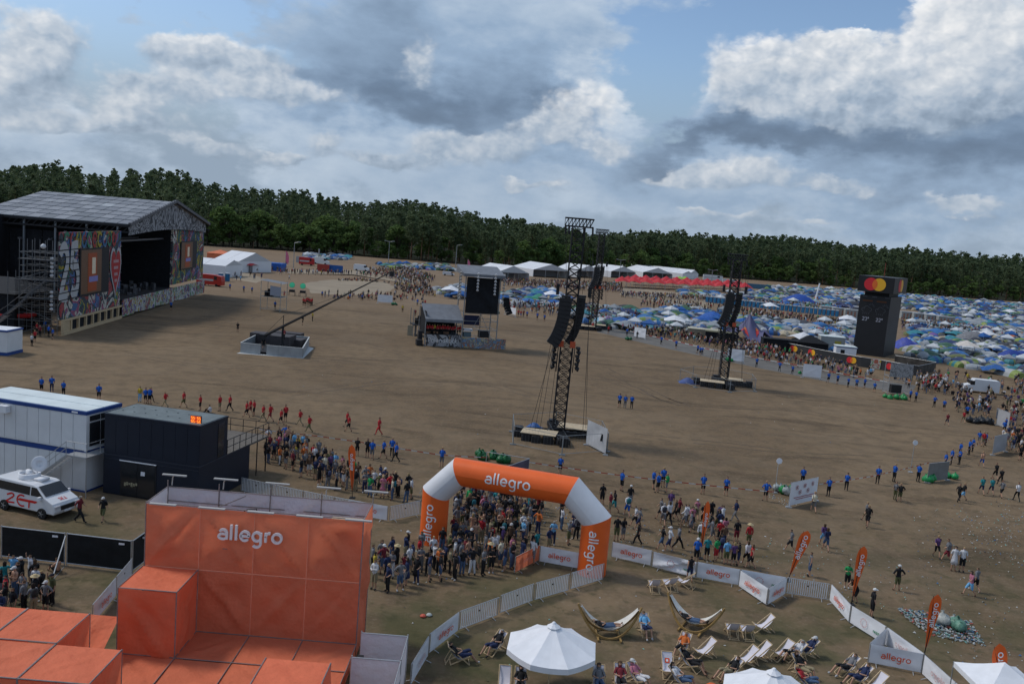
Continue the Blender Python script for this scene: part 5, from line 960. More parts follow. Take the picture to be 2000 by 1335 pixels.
# ------------------------------------------------------------------ deck chairs and hammocks
def deck_meshes():
    fr = MB()
    for x in (-.30, .30):
        fr.beam((x, .52, .02), (x, -.62, 1.0), .035, .05); k = x*.86; fr.beam((k, -.45, .02), (k, .50, .46), .035, .05); fr.beam((x*.8, -.42, .62), (x*.8, -.72, .03), .03, .04)
    rails = MB()
    for (y, z) in ((.52, .03), (-.62, 1.0), (-.45, .03), (.50, .46), (-.70, .05)): rails.beam((-.31, y, z), (.31, y, z), .035, .035)
    sl = MB(); pts = [(-.62, 1.0), (-.45, .72), (-.28, .50), (-.08, .34), (.14, .30), (.34, .37), (.50, .47)]
    pts2 = pts
    sl.grid(lambda u, v: (-.26+.52*u, float(np.interp(v*6, range(7), [p[0] for p in pts2])), float(np.interp(v*6, range(7), [p[1] for p in pts2]))-.02*math.sin(math.pi*u)), 3, 12)
    fr.add(rails.v, rails.f)
    return fr.mesh('wooden_frame', M_wood), None, sl.mesh('sling', mat('white_canvas', (.62, .60, .66), .8, .04, 4), smooth=True)
DF, DR, DS = deck_meshes(); lg = MB(); lg.box(-.11, .11, -.45, -.44, .60, .61)
lg = MB(); fnl = lambda a, b, e=0: V((a, -.37-b*.62, .615+b*.78+.02+e)); lg.add([fnl(-.12, -.12), fnl(.12, -.12), fnl(.12, .12), fnl(-.12, .12)], [(0, 1, 2, 3)]); DL = lg.mesh('orange_logo', M_otext)
lg = MB(); lg.add([fnl(-.05, -.06, .006), fnl(.06, -.06, .006), fnl(.06, .05, .006), fnl(-.05, .05, .006)], [(0, 1, 2, 3)]); DL2 = lg.mesh('logo_letter', M_wtext)
DCH = [(1276, 1146, 5, 'empty deck chair leftmost of three by the banner fence', None), (1306, 1143, 20, 'empty deck chair in the middle of three by the banner fence', None), (1335, 1138, 60, 'empty deck chair rightmost of three near the man in the vest', None),
 (1428, 1233, 0, 'empty deck chair just right of the second hammock', None), (1457, 1236, 3, 'empty deck chair second to the right of the second hammock', None), (1487, 1226, 100, 'empty deck chair in side view, third right of the second hammock', None),
 (1331, 1270, 150, 'deck chair with a person in orange below the second hammock', ('orange', 'black', 'recline', '')), (1372, 1276, 110, 'empty deck chair in side view below the second hammock', None), (1454, 1292, 110, 'empty deck chair front one of the pair above the cut parasol', None), (1479, 1282, 105, 'empty deck chair rear one of the pair above the cut parasol', None),
 (1525, 1280, 115, 'empty deck chair left of the couple in dark clothes', None), (1549, 1282, 110, 'deck chair with a person in white sitting sideways', ('white', 'black', 'recline', '')), (1573, 1275, 105, 'deck chair with a person in dark clothes leaning back', ('navy', 'navy', 'recline', 'C')),
 (1303, 1312, 180, 'deck chair facing the camera with a square orange logo', None), (1347, 1300, -125, 'deck chair with a long haired person in dark clothes bending forward', ('black', 'black', 'recline', 'L')), (1328, 1333, -120, 'deck chair with a person in a white top at the lower edge', ('white', 'denim', 'recline', 'L')),
 (1424, 1318, 120, 'deck chair with a man in black holding a drink', ('black', 'khaki', 'recline', '')), (1245, 1330, -140, 'deck chair with a woman in a red striped top', ('pink', 'white', 'recline', 'C')), (1210, 1336, 180, 'deck chair with a woman in a dark red top and sunglasses', ('maroon', 'black', 'recline', 'L')),
 (1259, 1231, 190, 'deck chair with a person in a blue flowered shirt beside the first hammock', ('light blue', 'navy', 'recline', '')), (1566, 1312, -150, 'deck chair with a long haired person left of the man in grey', ('black', 'khaki', 'recline', 'L')), (1572, 1336, -110, 'deck chair with a person in red and pale jeans', ('red', 'denim', 'recline', '')),
 (1652, 1310, 112, 'deck chair with a man in grey holding an orange bag', ('grey', 'black', 'recline', '')), (1677, 1330, 112, 'deck chair with a person in a navy jacket at the lower right', ('navy', 'navy', 'recline', '')), (1706, 1346, 112, 'deck chair cut by the lower edge near the banner fence', None),
 (896, 1287, -80, 'deck chair with a man in black and red shoes lying back', ('black', 'navy', 'recline', '')), (966, 1267, 140, 'deck chair with a man in black looking at his phone', ('black', 'navy', 'recline', '')), (984, 1342, 180, 'empty white deck chair cut by the lower edge left of the parasol', None), (1015, 1345, 180, 'deck chair with a dark haired person left of the big parasol', ('black', 'black', 'recline', 'L')), (1168, 1340, 180, 'deck chair with a person in grey right of the big parasol', ('grey', 'denim', 'recline', 'L'))]
for (x, y, rz, lab, occ) in DCH:
    p = at(x, y+6, 0); z = math.radians(rz); t = thing('deck_chair', lab, 'deck chair', p, z, 'white deck chairs on the grass'); t.scale = (.95,)*3; link('wooden_frame', DF, t); link('sling', DS, t)
    if 'logo' in lab: link('orange_logo', DL, t); link('logo_letter', DL2, t)
    if occ: person(p, *occ[:3], rz, occ[3], 'in a deck chair', label=' '.join(lab.replace('deck chair with a ', '').split()[:12])+', on a deck chair', scale=1.06)
def hammock(pa, pb, zt, lab, occ, sd_):
    a, b = at(*pa, zt), at(*pb, zt); m_ = (a+b)/2; t = thing('hammock', lab, 'hammock', (m_.x, m_.y, 0)); dx = (b-a); L_ = dx.length; d = dx.normalized(); n = V((-d.y, d.x, 0)); w1 = MB()
    for s in (-1, 1):
        pts = []
        for k in range(17): u = -1+k/8; h = zt*abs(u)**2.3 if True else 0; pts.append(m_+d*(u*L_*.5*(1 if abs(u) < .95 else .99))+n*s*.55*(1-abs(u)**2)-V((0, 0, m_.z))+V((0, 0, h+.06)))
        for p, q_ in zip(pts, pts[1:]): w1.beam(p, q_, .075, .11)
    part('curved_frame', w1, mat('honey_wood', (.30, .19, .07), .6, .2, 3), t); fm = MB()
    for u in (-.35, .35): c = m_+d*u*L_*.5; c.z = .10; fm.beam(c-n*.9, c+n*.9, .09, .09)
    part('foot_beam', fm, mat('honey_wood', (.30, .19, .07), .6, .2, 3), t); cl = MB(); sag = zt-.42
    def fn(u, v):
        s = 2*u-1; w = .42*math.cos(s*1.25); z = zt-.1-sag*(1-abs(s)**1.8); return a.lerp(b, .06+.88*u)*V((1, 1, 0)).length*0+V((a.x+(b.x-a.x)*(.06+.88*u), a.y+(b.y-a.y)*(.06+.88*u), z))+n*w*(v*2-1)+V((0, 0, .16*(2*v-1)**2*math.cos(s)))
    cl.grid(fn, 16, 5); part('hammock_cloth', cl, mat('pale_hammock_cloth', (.62, .60, .55), .85, .1, 3), t, True); rp = MB(); rp.tube(a-V((0, 0, .02)), fn(0, .5), .02, 5); rp.tube(b-V((0, 0, .02)), fn(1, .5), .02, 5); part('ropes', rp, M_white, t)
    if occ: person(V((m_.x-.15*d.x, m_.y, 0)), *occ[:2], 'lie', math.degrees(math.atan2(d.y, d.x))-90, occ[2], 'in a hammock', z=.42, label=occ[3], scale=1.0)
hammock((1129, 1180), (1254, 1188), 1.6, 'pale hammock on a curved wooden stand with a person in black', ('black', 'denim', '', 'person in black lying in the left hammock'), 1)
hammock((1304, 1158), (1416, 1190), 1.6, 'pale hammock on a curved wooden stand right of the other with a hidden person', ('black', 'denim', '', 'person in dark clothes lying low in the right hammock'), 2)
# ------------------------------------------------------------------ printed cloths
def mural(name, cols, scale, dist=2.0, dark=1.0, lines=True):
    m = bpy.data.materials.new(name); m.use_nodes = True; N = m.node_tree.nodes; L = m.node_tree.links; b = N['Principled BSDF']; b.inputs['Roughness'].default_value = .8
    tc = N.new('ShaderNodeTexCoord'); n = N.new('ShaderNodeTexNoise'); n.inputs['Scale'].default_value = scale; n.inputs['Detail'].default_value = 1.5; n.inputs['Distortion'].default_value = dist; L.new(tc.outputs['Object'], n.inputs['Vector'])
    v = N.new('ShaderNodeTexVoronoi'); v.inputs['Scale'].default_value = scale*1.3; L.new(tc.outputs['Object'], v.inputs['Vector']); sep = N.new('ShaderNodeSeparateColor'); L.new(v.outputs['Color'], sep.inputs[0])
    ad = N.new('ShaderNodeMath'); ad.operation = 'MULTIPLY_ADD'; L.new(n.outputs['Fac'], ad.inputs[0]); ad.inputs[1].default_value = 1.6; L.new(sep.outputs[0], ad.inputs[2]); fr = N.new('ShaderNodeMath'); fr.operation = 'FRACT'; L.new(ad.outputs[0], fr.inputs[0])
    cr = N.new('ShaderNodeValToRGB'); cr.color_ramp.interpolation = 'CONSTANT'; L.new(fr.outputs[0], cr.inputs[0]); e = cr.color_ramp.elements
    for i, c in enumerate(cols):
        k = e[i] if i < 2 else cr.color_ramp.elements.new(i/len(cols)); k.position = i/len(cols); k.color = (*[x*dark for x in c], 1)
    o = cr.outputs[0]
    if lines:
        w = N.new('ShaderNodeTexNoise'); w.inputs['Scale'].default_value = scale*1.8; w.inputs['Distortion'].default_value = 2.5; w.inputs['Detail'].default_value = 0; L.new(tc.outputs['Object'], w.inputs['Vector'])
        pp = N.new('ShaderNodeMath'); pp.operation = 'PINGPONG'; L.new(w.outputs['Fac'], pp.inputs[0]); pp.inputs[1].default_value = .05; lt_ = N.new('ShaderNodeMath'); lt_.operation = 'LESS_THAN'; L.new(pp.outputs[0], lt_.inputs[0]); lt_.inputs[1].default_value = .012
        mx = N.new('ShaderNodeMix'); mx.data_type = 'RGBA'; L.new(lt_.outputs[0], mx.inputs[0]); L.new(o, mx.inputs[6]); mx.inputs[7].default_value = (.015, .015, .015, 1); o = mx.outputs[2]
    L.new(o, b.inputs['Base Color']); return m
M_mur = mural('painted_mural', [(.04, .05, .06), (.30, .05, .05), (.05, .06, .07), (.32, .24, .03), (.03, .12, .10), (.05, .05, .06), (.06, .12, .25), (.25, .07, .12), (.45, .42, .36)], .25, 1.2, 1.3)
M_mur2 = mural('poster_wall', [(.4, .4, .38), (.06, .22, .06), (.35, .33, .30), (.30, .08, .05), (.12, .08, .20), (.42, .42, .42), (.36, .27, .05), (.5, .5, .5)], .6, .8, 1.2)
M_zebra = mural('black_and_white_swirls', [(.30, .30, .31), (.04, .04, .045), (.32, .32, .33), (.05, .05, .055), (.28, .28, .29), (.045, .045, .05)], .16, 4.5, 1, False)
M_mur3 = mural('doodled_banner', [(.10, .11, .12), (.28, .28, .28), (.09, .10, .11), (.25, .10, .07), (.10, .11, .13), (.08, .16, .25), (.12, .13, .13), (.30, .22, .08), (.40, .40, .40)], .5, 2, 1.7)
# ------------------------------------------------------------------ main stage
A_, B_ = at(118, 655, 0), at(400, 572, 0); sdir = (B_-A_).normalized(); ndir = V((-sdir.y, sdir.x, 0)); ndir = ndir if ndir.x < 0 else -ndir
F = lambda x, y: onp(x, y, A_, B_)
SS = lambda p: (p-A_).dot(sdir)
def FS(s, z, n=0.0): return A_+sdir*s+ndir*n+V((0, 0, z))
stg = thing('main_stage', 'huge festival stage with grey gabled roof and painted front at the left', 'stage', A_)
sR0, sR1 = SS(F(245, 437)), SS(F(397, 441)); zE = F(245, 437).z; sM = (sR0+sR1)/2; zA = F(330, 393).z; s1 = SS(F(237, 450)); s2 = SS(F(338, 456)); s3 = SS(F(399, 450)); zW = F(119, 454).z; zW2 = F(398, 447).z; zfl = F(234, 585).z
print('stage', s1, s2, s3, sR0, sR1, sM, 'zE', zE, 'zA', zA, 'zW', zW, zW2, 'floor', zfl)
zE = max(zE, 13.5); sM = (sR0+sR1)/2
ov = 1.0; D_ = 10
for D in range(20, 90):
    if proj(FS(sM, zA, D))[0] < 85: D_ = D; break
print('depth', D_)
mats_r = [mat('roof_panel_%d' % k, c, .55, .08, .6) for k, c in enumerate([(.17, .18, .20), (.20, .21, .23), (.15, .16, .175), (.24, .25, .27), (.34, .36, .38)])]
NR, NC = 12, 7
for sd_, (sa, sb) in enumerate(((sR0-ov, sM), (sR1+ov, sM))):
    for i in range(NR):
        for j in range(NC):
            n0, n1 = -1+i*(D_+1)/NR, -1+(i+1)*(D_+1)/NR; t0, t1 = j/NC, (j+1)/NC; g_ = .06
            pa = [FS(sa+(sb-sa)*t, zE+(zA-zE)*t+.006*((i+j) % 2), n) for t, n in ((t0+.01, n0+g_), (t0+.01, n1-g_), (t1-.01, n1-g_), (t1-.01, n0+g_))]
            if sd_: pa = pa[::-1]
            mb = MB(); lo = [p-V((0, 0, .12)) for p in pa]; mb.add(pa+lo, [(0, 1, 2, 3), (7, 6, 5, 4), (0, 4, 5, 1), (1, 5, 6, 2), (2, 6, 7, 3), (3, 7, 4, 0)]); part('roof_panel', mb, mats_r[random.choice([0, 0, 0, 1, 1, 2, 3, 3, 4 if random.random() < .5 else 0])], stg)
def poly(name, pts, m, parent, th=.15, dirv=None, **k):
    dirv = dirv or ndir; mb = MB(); n = len(pts); bk = [p+dirv*th for p in pts]; mb.add(list(pts)+bk, [tuple(range(n)), tuple(range(n, 2*n))[::-1]]+[(i, (i+1) % n, n+(i+1) % n, n+i) for i in range(n)][::1]); return part(name, mb, m, parent, **k)
tr = MB()
for sa in (sR0-ov, sR1+ov):
    for i in range(NR+1): n0 = -1+i*(D_+1)/NR; tr.beam(FS(sa, zE-.2, n0), FS(sM, zA-.2, n0), .25)
    tr.beam(FS(sa, zE-.3, -1), FS(sa, zE-.3, D_), .4); tr.beam(FS(sa, zE-1.4, -1), FS(sa, zE-1.4, D_), .3)
    for i in range(NR*2): a0 = -1+i*(D_+1)/(NR*2); tr.beam(FS(sa, zE-.3, a0), FS(sa, zE-1.4, a0+(D_+1)/(NR*2)), .12)
part('roof_truss', tr, M_dark, stg)
# gable cloth with swirls, slightly arched lower edge
gp = [FS(sR0, zE-.1, -.6), FS(sM, zA-.5, -.6), FS(sR1, zE-.1, -.6), FS(sR1, zE-2.0, -.6)]+[FS(sR1+(sR0-sR1)*k/10, zE-2.0+0.9*math.sin(math.pi*k/10), -.6) for k in range(1, 10)]+[FS(sR0, zE-2.0, -.6)]
poly('gable_cloth', gp, M_zebra, stg, .1)
gt = MB(); gt.beam(FS(sR0-ov, zE, -1.1), FS(sM, zA+.1, -1.1), .5); gt.beam(FS(sM, zA+.1, -1.1), FS(sR1+ov, zE, -1.1), .5)
for k in range(40):
    t = k/39; s_ = sR0+(sR1-sR0)*t; z_ = zE+(zA-zE)*(1-abs(2*t-1)); gt.beam(FS(s_, z_+.1, -1.3), FS(s_, z_+.55, -1.3), .12)
part('gable_truss', gt, mat('truss_grey', (.10, .10, .11), .5), stg)
# wings
zb1 = F(117, 627).z; zlw = 2.3
def wing(sa, sb, zt, zb, scr, nm):
    w = poly('wing_wall', [FS(sa, zb, 0), FS(sb, zb, 0), FS(sb, zt, 0), FS(sa, zt, 0)], M_mur, stg, .4, label=nm)
    a, b = scr; sa_, sb_ = SS(F(a[0], a[1])), SS(F(b[0], b[1])); zt_, zb_ = F(a[0], a[1]).z, F(b[0], b[1]).z
    s_ = poly('video_screen', [FS(sa_, zb_, -.25), FS(sb_, zb_, -.25), FS(sb_, zt_, -.25), FS(sa_, zt_, -.25)], M_dark, stg, .2)
    m1 = mat('screen_brown', (.05, .03, .02), .4, emis=(.16, .09, .055), es=.10); m2 = mat('screen_orange', (.1, .03, .01), .4, emis=(.40, .07, .02), es=.10); m3 = mat('screen_pale', (.2, .2, .18), .4, emis=(.45, .42, .34), es=.2); m4 = mat('screen_blue', (.03, .03, .12), .4, emis=(.12, .14, .35), es=.25)
    L_ = sb_-sa_; Hh = zt_-zb_
    for (u0, u1, v0, v1, m, dp) in ((.03, .72, .04, .97, m1, .27), (.25, .55, .08, .90, m2, .30), (.38, .50, .45, .80, m3, .33), (.28, .58, .28, .40, m4, .345)):
        poly('screen_image', [FS(sa_+L_*u0, zb_+Hh*v0, -dp), FS(sa_+L_*u1, zb_+Hh*v0, -dp), FS(sa_+L_*u1, zb_+Hh*v1, -dp), FS(sa_+L_*u0, zb_+Hh*v1, -dp)], m, s_, .012)
wing(0, s1, zW, zlw, ((154, 486), (209, 568)), 'left painted wing with the white 25'); wing(s2, s3, zW2+.3, zfl+.5, ((352, 472), (381, 522)), 'right painted wing')
def facade_mark(mb, pts2, n): mb.add([FS(s, z, n) for s, z in pts2], [tuple(range(len(pts2)))])
q25 = MB(); cc = F(134, 530); s0 = SS(cc); lettering(q25, '25', lambda a, b, e=0: FS(s0+a*1.0, cc.z+b-1.2, -.16-e), 5.4, .32, sx=.66); part('anniversary_number', q25, mat('dull_white', (.42, .42, .42), .6), stg)
gr_ = MB()
for k in range(8): zz = cc.z-4.2+k*1.05; gr_.box(0, 0, 0, 0, 0, 0) if False else facade_mark(gr_, [(s0-4.2, zz), (s0+4.0, zz+.1), (s0+4.0, zz+.25), (s0-4.2, zz+.15)], -.20)
part('brick_lines', gr_, M_dark, stg)
hc = F(224, 525); hs = SS(hc)
def heart(k, n, m, nm): mb = MB(); facade_mark(mb, [(hs+k*1.35*math.sin(t)**3*1.5, hc.z+k*.20*(13*math.cos(t)-5*math.cos(2*t)-2*math.cos(3*t)-math.cos(4*t))*1.25) for t in [i*2*math.pi/28 for i in range(28)]], n); part(nm, mb, m, stg)
heart(1.25, -.16, mat('dull_white', (.42, .42, .42), .6), 'heart_rim'); heart(1.05, -.19, mat('heart_red', (.40, .03, .03), .6), 'heart_emblem')
hl = MB()
for k in range(4): facade_mark(hl, [(hs-1.2+.2*k, hc.z+1.6-k*1.1), (hs+1.2-.2*k, hc.z+1.6-k*1.1), (hs+1.2-.2*k, hc.z+1.1-k*1.1), (hs-1.2+.2*k, hc.z+1.1-k*1.1)], -.22)
part('heart_writing', hl, mat('dull_pink', (.45, .25, .25), .6), stg)
ltz = MB(); lc = F(165, 468)
for k in range(10): # big coloured letters along the top of the left wing
    s_ = 1.5+k*(s1-3)/10; a0 = R.uniform(0, 180); col = k % 4; mb = MB(); 
    for p, q_ in zip(arc(0, 0, 1.0, 1.35, a0, a0+290, 9), arc(0, 0, 1.0, 1.35, a0, a0+290, 9)[1:]): facade_mark(mb, [(s_+p[0], lc.z+p[1]), (s_+q_[0], lc.z+q_[1]), (s_+q_[0]*.6, lc.z+q_[1]*.6), (s_+p[0]*.6, lc.z+p[1]*.6)], -.15)
    part('painted_letter', mb, [mat('dull_green', (.05, .20, .12), .7), mat('dull_red', (.34, .05, .04), .7), mat('dull_yellow', (.36, .28, .04), .7), mat('dull_blue', (.05, .14, .26), .7)][col], stg)
# base with timber posts and dark panels
bw = MB(); L1 = s1
for k in range(9): s_ = k*L1/8.6; bw.box(0, 0, 0, 0, 0, 0) if False else bw.beam(FS(s_+.15, 0, -.25), FS(s_+.15, zlw, -.25), .35)
bw.beam(FS(0, .25, -.3), FS(L1, .25, -.3), .3, .5); bw.beam(FS(0, zlw-.1, -.3), FS(L1, zlw-.1, -.3), .25, .3); bw.beam(FS(.1, zlw*.5, -.2), FS(3.0, zlw*.5, -.2), .1, zlw)
part('timber_skirt', bw, M_wood, stg)
for k in range(1, 8): s_ = k*L1/8.6; poly('skirt_panel', [FS(s_+.4, .4, -.1), FS(s_+L1/8.6-.1, .4, -.1), FS(s_+L1/8.6-.1, zlw-.2, -.1), FS(s_+.4, zlw-.2, -.1)], M_black, stg, .1)
nP = 9
for k in range(nP): a0 = s1+(s3-s1)*k/nP; a1 = s1+(s3-s1)*(k+1)/nP-.1; poly('poster_panel', [FS(a0, .3+.25*(k % 2), -.5), FS(a1, .3, -.5), FS(a1, zfl, -.5), FS(a0, zfl, -.5)], M_mur2, stg, .1)
poly('stage_deck', [FS(s1, zfl, -.3), FS(s2, zfl, -.3), FS(s2, zfl, D_*.75), FS(s1, zfl, D_*.75)], M_dark, stg, .3, V((0, 0, -1)))
poly('backdrop', [FS(s1-4, 0, D_*.8), FS(s2+6, 0, D_*.8), FS(s2+6, zE, D_*.8), FS(s1-4, zE, D_*.8)], M_black, stg, .1)
poly('inner_wall', [FS(s2, zfl, .4), FS(s2, zfl, D_*.8), FS(s2, zE, D_*.8), FS(s2, zE, .4)], M_black, stg, .1, sdir)
# near side wall under the eave: hanging black drapes between posts
for k in range(8):
    n0, n1 = 3+k*5.5, 3+(k+1)*5.5-.15; SD[0] += 1; part('side_drape', sheet(FS(sR0, 0, n0), FS(sR0, 0, n1), FS(sR0, zE-2.2, n1), FS(sR0, zE-2.2, n0), 9, .35, SD[0]), M_black, stg, True)
po = MB()
for k in range(10): po.beam(FS(sR0-.8, 0, 1+k*5.2), FS(sR0-.8, zE-.2, 1+k*5.2), .28)
for zz in (.35, .6): pass
part('side_posts', po, mat('dull_aluminium', (.20, .22, .24), .5, metal=.4), stg)
op = MB()
for k in range(4): op.beam(FS(s1+.4+.1*k, zfl, .6+3*k), FS(s1+.4+.1*k, zE-2, .6+3*k), .3)
for k in range(4): op.beam(FS(s1, zE-3.2-k*.2, 2+5*k), FS(s2, zE-3.2-k*.2, 2+5*k), .3)
for z_ in np.linspace(zfl+1.5, zE-4, 6): op.beam(FS(s1+.2, z_, .6), FS(s1+2.2, z_+1.5, 6), .12); op.beam(FS(s1+2.2, z_, .6), FS(s1+.2, z_+1.5, 3), .12)
part('inner_truss', op, mat('truss_grey', (.10, .10, .11), .5), stg)
for i in range(4):
    for j in range(4): c = FS(s1+5+i*(s2-s1-8)/3, zfl+3+j*(zE-zfl-6)/3.2, 6+2*i); mb = MB(); mb.cbox(c, .9, .9, .9, .3); part('stage_lamp', mb, mat('lamp_dim', (.14, .15, .16), .5), stg)
bl = MB()
for k in range(26): c = FS(R.uniform(s1+2, s2-3), zfl, R.uniform(1, 9)); bl.cbox(c, R.uniform(.4, 1.2), R.uniform(.4, 1), R.uniform(.4, 1.5), R.uniform(0, 3))
part('back_line', bl, mat('gear_dark', (.06, .06, .065), .6, .5, 2), stg)
# scaffold stair tower at the near corner
sc_ = thing('scaffold_stair_tower', 'steel scaffold tower with long stairs at the near corner of the big stage', 'scaffold', FS(0, 0, 1)); sb_ = MB(); nn = [.4, 2.2, 4.0, 5.8, 7.4]; ssv = [-.2, 2.2, 4.6]
for n_ in nn:
    for s_ in ssv: sb_.tube(FS(s_, 0, n_), FS(s_, 13.8 if n_ < 6 else 9, n_), .055, 5)
for z_ in np.arange(2, 14, 2.0):
    for s_ in ssv: sb_.tube(FS(s_, z_, .4), FS(s_, z_, 7.4 if z_ < 9 else 5.8), .045, 5); sb_.tube(FS(s_, z_-.9, .4), FS(s_, z_-.9, 5.8), .03, 4)
    for n_ in nn[:4]: sb_.tube(FS(-.2, z_, n_), FS(4.6, z_, n_), .04, 4)
    sb_.tube(FS(-.25, z_-2, 5.8 if int(z_) % 4 else .4), FS(-.25, z_, .4 if int(z_) % 4 else 5.8), .05, 5)
part('scaffold_tubes', sb_, mat('scaffold_dull', (.13, .135, .14), .6, metal=.3), sc_)
st_ = MB()
for f_ in range(3):
    for k in range(11): z_ = .3+f_*2.6+k*.24; n_ = 9.5-f_*2.6-k*.28; st_.box(0, 0, 0, 0, 0, 0) if False else st_.beam(FS(-.6, z_, n_), FS(-3.0 if f_ == 0 else -1.8, z_, n_), .26, .05)
    z0_ = .2+f_*2.6; n0_ = 9.7-f_*2.6; st_.beam(FS(-3.0 if f_ == 0 else -1.8, z0_, n0_), FS(-3.0 if f_ == 0 else -1.8, z0_+2.8, n0_-3.1), .08, .2); st_.tube(FS(-3.0 if f_ == 0 else -1.8, z0_+1, n0_), FS(-3.0 if f_ == 0 else -1.8, z0_+3.8, n0_-3.1), .035, 4)
part('stairs', st_, mat('stair_grey', (.09, .09, .095), .6), sc_)
for z_ in (5.3, 8.0, 11.0): mb = MB(); mb.beam(FS(-.2, z_, .5), FS(-.2, z_, 5.6), 2.2, .08); part('platform', mb, M_dark, sc_)
for k in range(10): c = FS(-.9, 4.0+.62*k+(1.8 if k > 4 else 0), .9); mb = MB(); mb.lathe([(.1, -.2), (.26, .16), (.24, .2), (0, .2)], 8, Matrix.Translation(c) @ Matrix.Rotation(2.0, 4, 'X') @ Matrix.Rotation(.5, 4, 'Z')); part('blinder_lamp', mb, mat('lamp_chrome', (.55, .56, .58), .3), sc_, True)
mb = MB(); mb.lathe([(0, -.4), (.3, -.25), (.4, 0), (.3, .25), (0, .4)], 10, Matrix.Translation(FS(-.6, 13.0, 2.3))); part('round_light', mb, mat('lamp_chrome', (.55, .56, .58), .3), sc_, True)
dkb = thing('dark_side_tent', 'low dark tent with grey roof beside the stage stairs at the left edge', 'tent', FS(0, 0, 15)); mb = MB(); a0 = at(28, 648, 0); mb.box(a0.x-14, a0.x, a0.y, a0.y+10, 0, 5.6); part('wall', mb, M_black, dkb); mb = MB()
mb.add([(a0.x-14, a0.y-.4, 5.6), (a0.x+.4, a0.y-.4, 5.6), (a0.x+.4, a0.y+10.4, 5.6), (a0.x-14, a0.y+10.4, 5.6), (a0.x-10, a0.y+5, 7.6), (a0.x-3, a0.y+5, 7.6)], [(0, 1, 5, 4), (1, 2, 5), (2, 3, 4, 5), (3, 0, 4)]); part('roof', mb, mat('dull_grey_roof', (.022, .024, .028), .9), dkb)
# ------------------------------------------------------------------ control stage in the middle of the field
O = at(830, 676, 0); E1 = at(985, 682, 0); fx = (E1-O).normalized(); fy = V((-fx.y, fx.x, 0)); G = lambda x, y, z: O+fx*x+fy*y+V((0, 0, z)); Wd = (E1-O).length
fs_ = thing('control_stage', 'small grey roofed stage with a painted skirt and steel frame on the field', 'stage', O)
def gb(mb, x0, x1, y0, y1, z0, z1): mb.add([G(x, y, z) for z in (z0, z1) for y in (y0, y1) for x in (x0, x1)], [(0, 2, 3, 1), (4, 5, 7, 6), (0, 1, 5, 4), (2, 6, 7, 3), (0, 4, 6, 2), (1, 3, 7, 5)]); return mb
def gp_(name, m, *b, **k): mb = MB(); [gb(mb, *q) for q in b]; return part(name, mb, m, fs_, **k)
for k in range(3): gp_('banner_skirt', M_zebra, (k*2.1+.05, k*2.1+2.05, -.1, 0, .1, 2.1))
sk2 = MB(); n_ = 8
for k in range(n_): x0 = 6.3+k*(Wd-6.3)/n_; x1 = 6.3+(k+1)*(Wd-6.3)/n_; y0 = -1.0*math.sin(k/n_*2.6); y1 = -1.0*math.sin((k+1)/n_*2.6); sk2.add([G(x0, y0, .1), G(x1, y1, .1), G(x1, y1, 1.9), G(x0, y0, 1.9)], [(0, 1, 2, 3)])
part('curved_skirt', sk2, mural('sticker_banner', [(.12, .13, .14), (.10, .11, .12), (.30, .12, .06), (.11, .12, .13), (.10, .20, .32), (.12, .13, .13), (.32, .26, .10), (.22, .22, .22)], 1.0, 2.0, 1.7), fs_)
tw = MB(); lettering(tw, "Pol'and'Rock".replace("'", ' '), lambda a, b, e=0: G(3.2+a, -.13-e, 1.1+b), .46, .2) if False else None
for ch in ('P', 'o', 'l', 'a', 'n', 'd', 'R', 'o', 'c', 'k'): pass
lettering(tw, 'PolandRock', lambda a, b, e=0: G(3.0+a, -.13-e, 1.05+b), .52, .2); part('lettering', tw, mat('pale_ink', (.6, .6, .6), .6), fs_)
gp_('platform', M_dark, (0, 6.2, .1, 5.5, 1.9, 2.05)); gp_('stage_back', M_black, (0, 6.2, 5.4, 5.5, 2.05, 6.3), (-.05, .0, .3, 5.5, 2.05, 6.0))
mb = MB(); mb.add([G(-.3, -.4, 4.8), G(6.3, -.4, 4.8), G(6.3, 4.2, 7.0), G(-.3, 4.2, 7.0), G(-.3, 5.8, 6.6), G(6.3, 5.8, 6.6), G(-.3, -.4, 4.3), G(6.3, -.4, 4.3)], [(0, 1, 2, 3), (3, 2, 5, 4), (6, 7, 1, 0)]); part('canopy', mb, M_greyroof, fs_)
po = MB()
for x in (-.2, 6.2):
    for y in (-.3, 5.5): po.add([], []); po.tube(G(x, y, 0), G(x, y, 6.4 if y > 0 else 4.8), .08, 6)
TW = 6.4
for x in (TW, 12.6):
    for y in (.2, 4.8): po.tube(G(x, y, 0), G(x, y, 12.4), .10, 6)
for z_ in (1.6, 3.2, 4.7, 6.0):
    for y in (.2, 4.8): po.tube(G(TW, y, z_), G(12.6, y, z_), .05, 5)
    for x in (TW, 9.5, 12.6): po.tube(G(x, .2, z_), G(x, 4.8, z_), .04, 5)
for x0, x1 in ((TW, 9.5), (12.6, 9.5)): po.tube(G(x0, .2, 0), G(x1, .2, 6), .045, 5); po.tube(G(9.5, .2, 0), G(9.5, .2, 6), .06, 5)
part('scaffold_frame', po, mat('scaffold_grey', (.26, .27, .28), .5, metal=.5), fs_)
SD[0] += 1; part('black_drape', sheet(G(TW+.2, 0, 6.1), G(12.4, 0, 6.1), G(12.4, 0, 12.3), G(TW+.2, 0, 12.3), 12, .35, SD[0]), M_black, fs_, True); gp_('drape_backing', M_black, (TW+.3, 12.3, .5, .6, 6.2, 12.2), (12.4, 12.5, .3, 4.6, 6.2, 12)); gp_('lower_sheet', mat('dark_blue_sheet', (.012, .016, .045), .8), (TW+.2, 9.4, .35, .45, 4.0, 5.7))
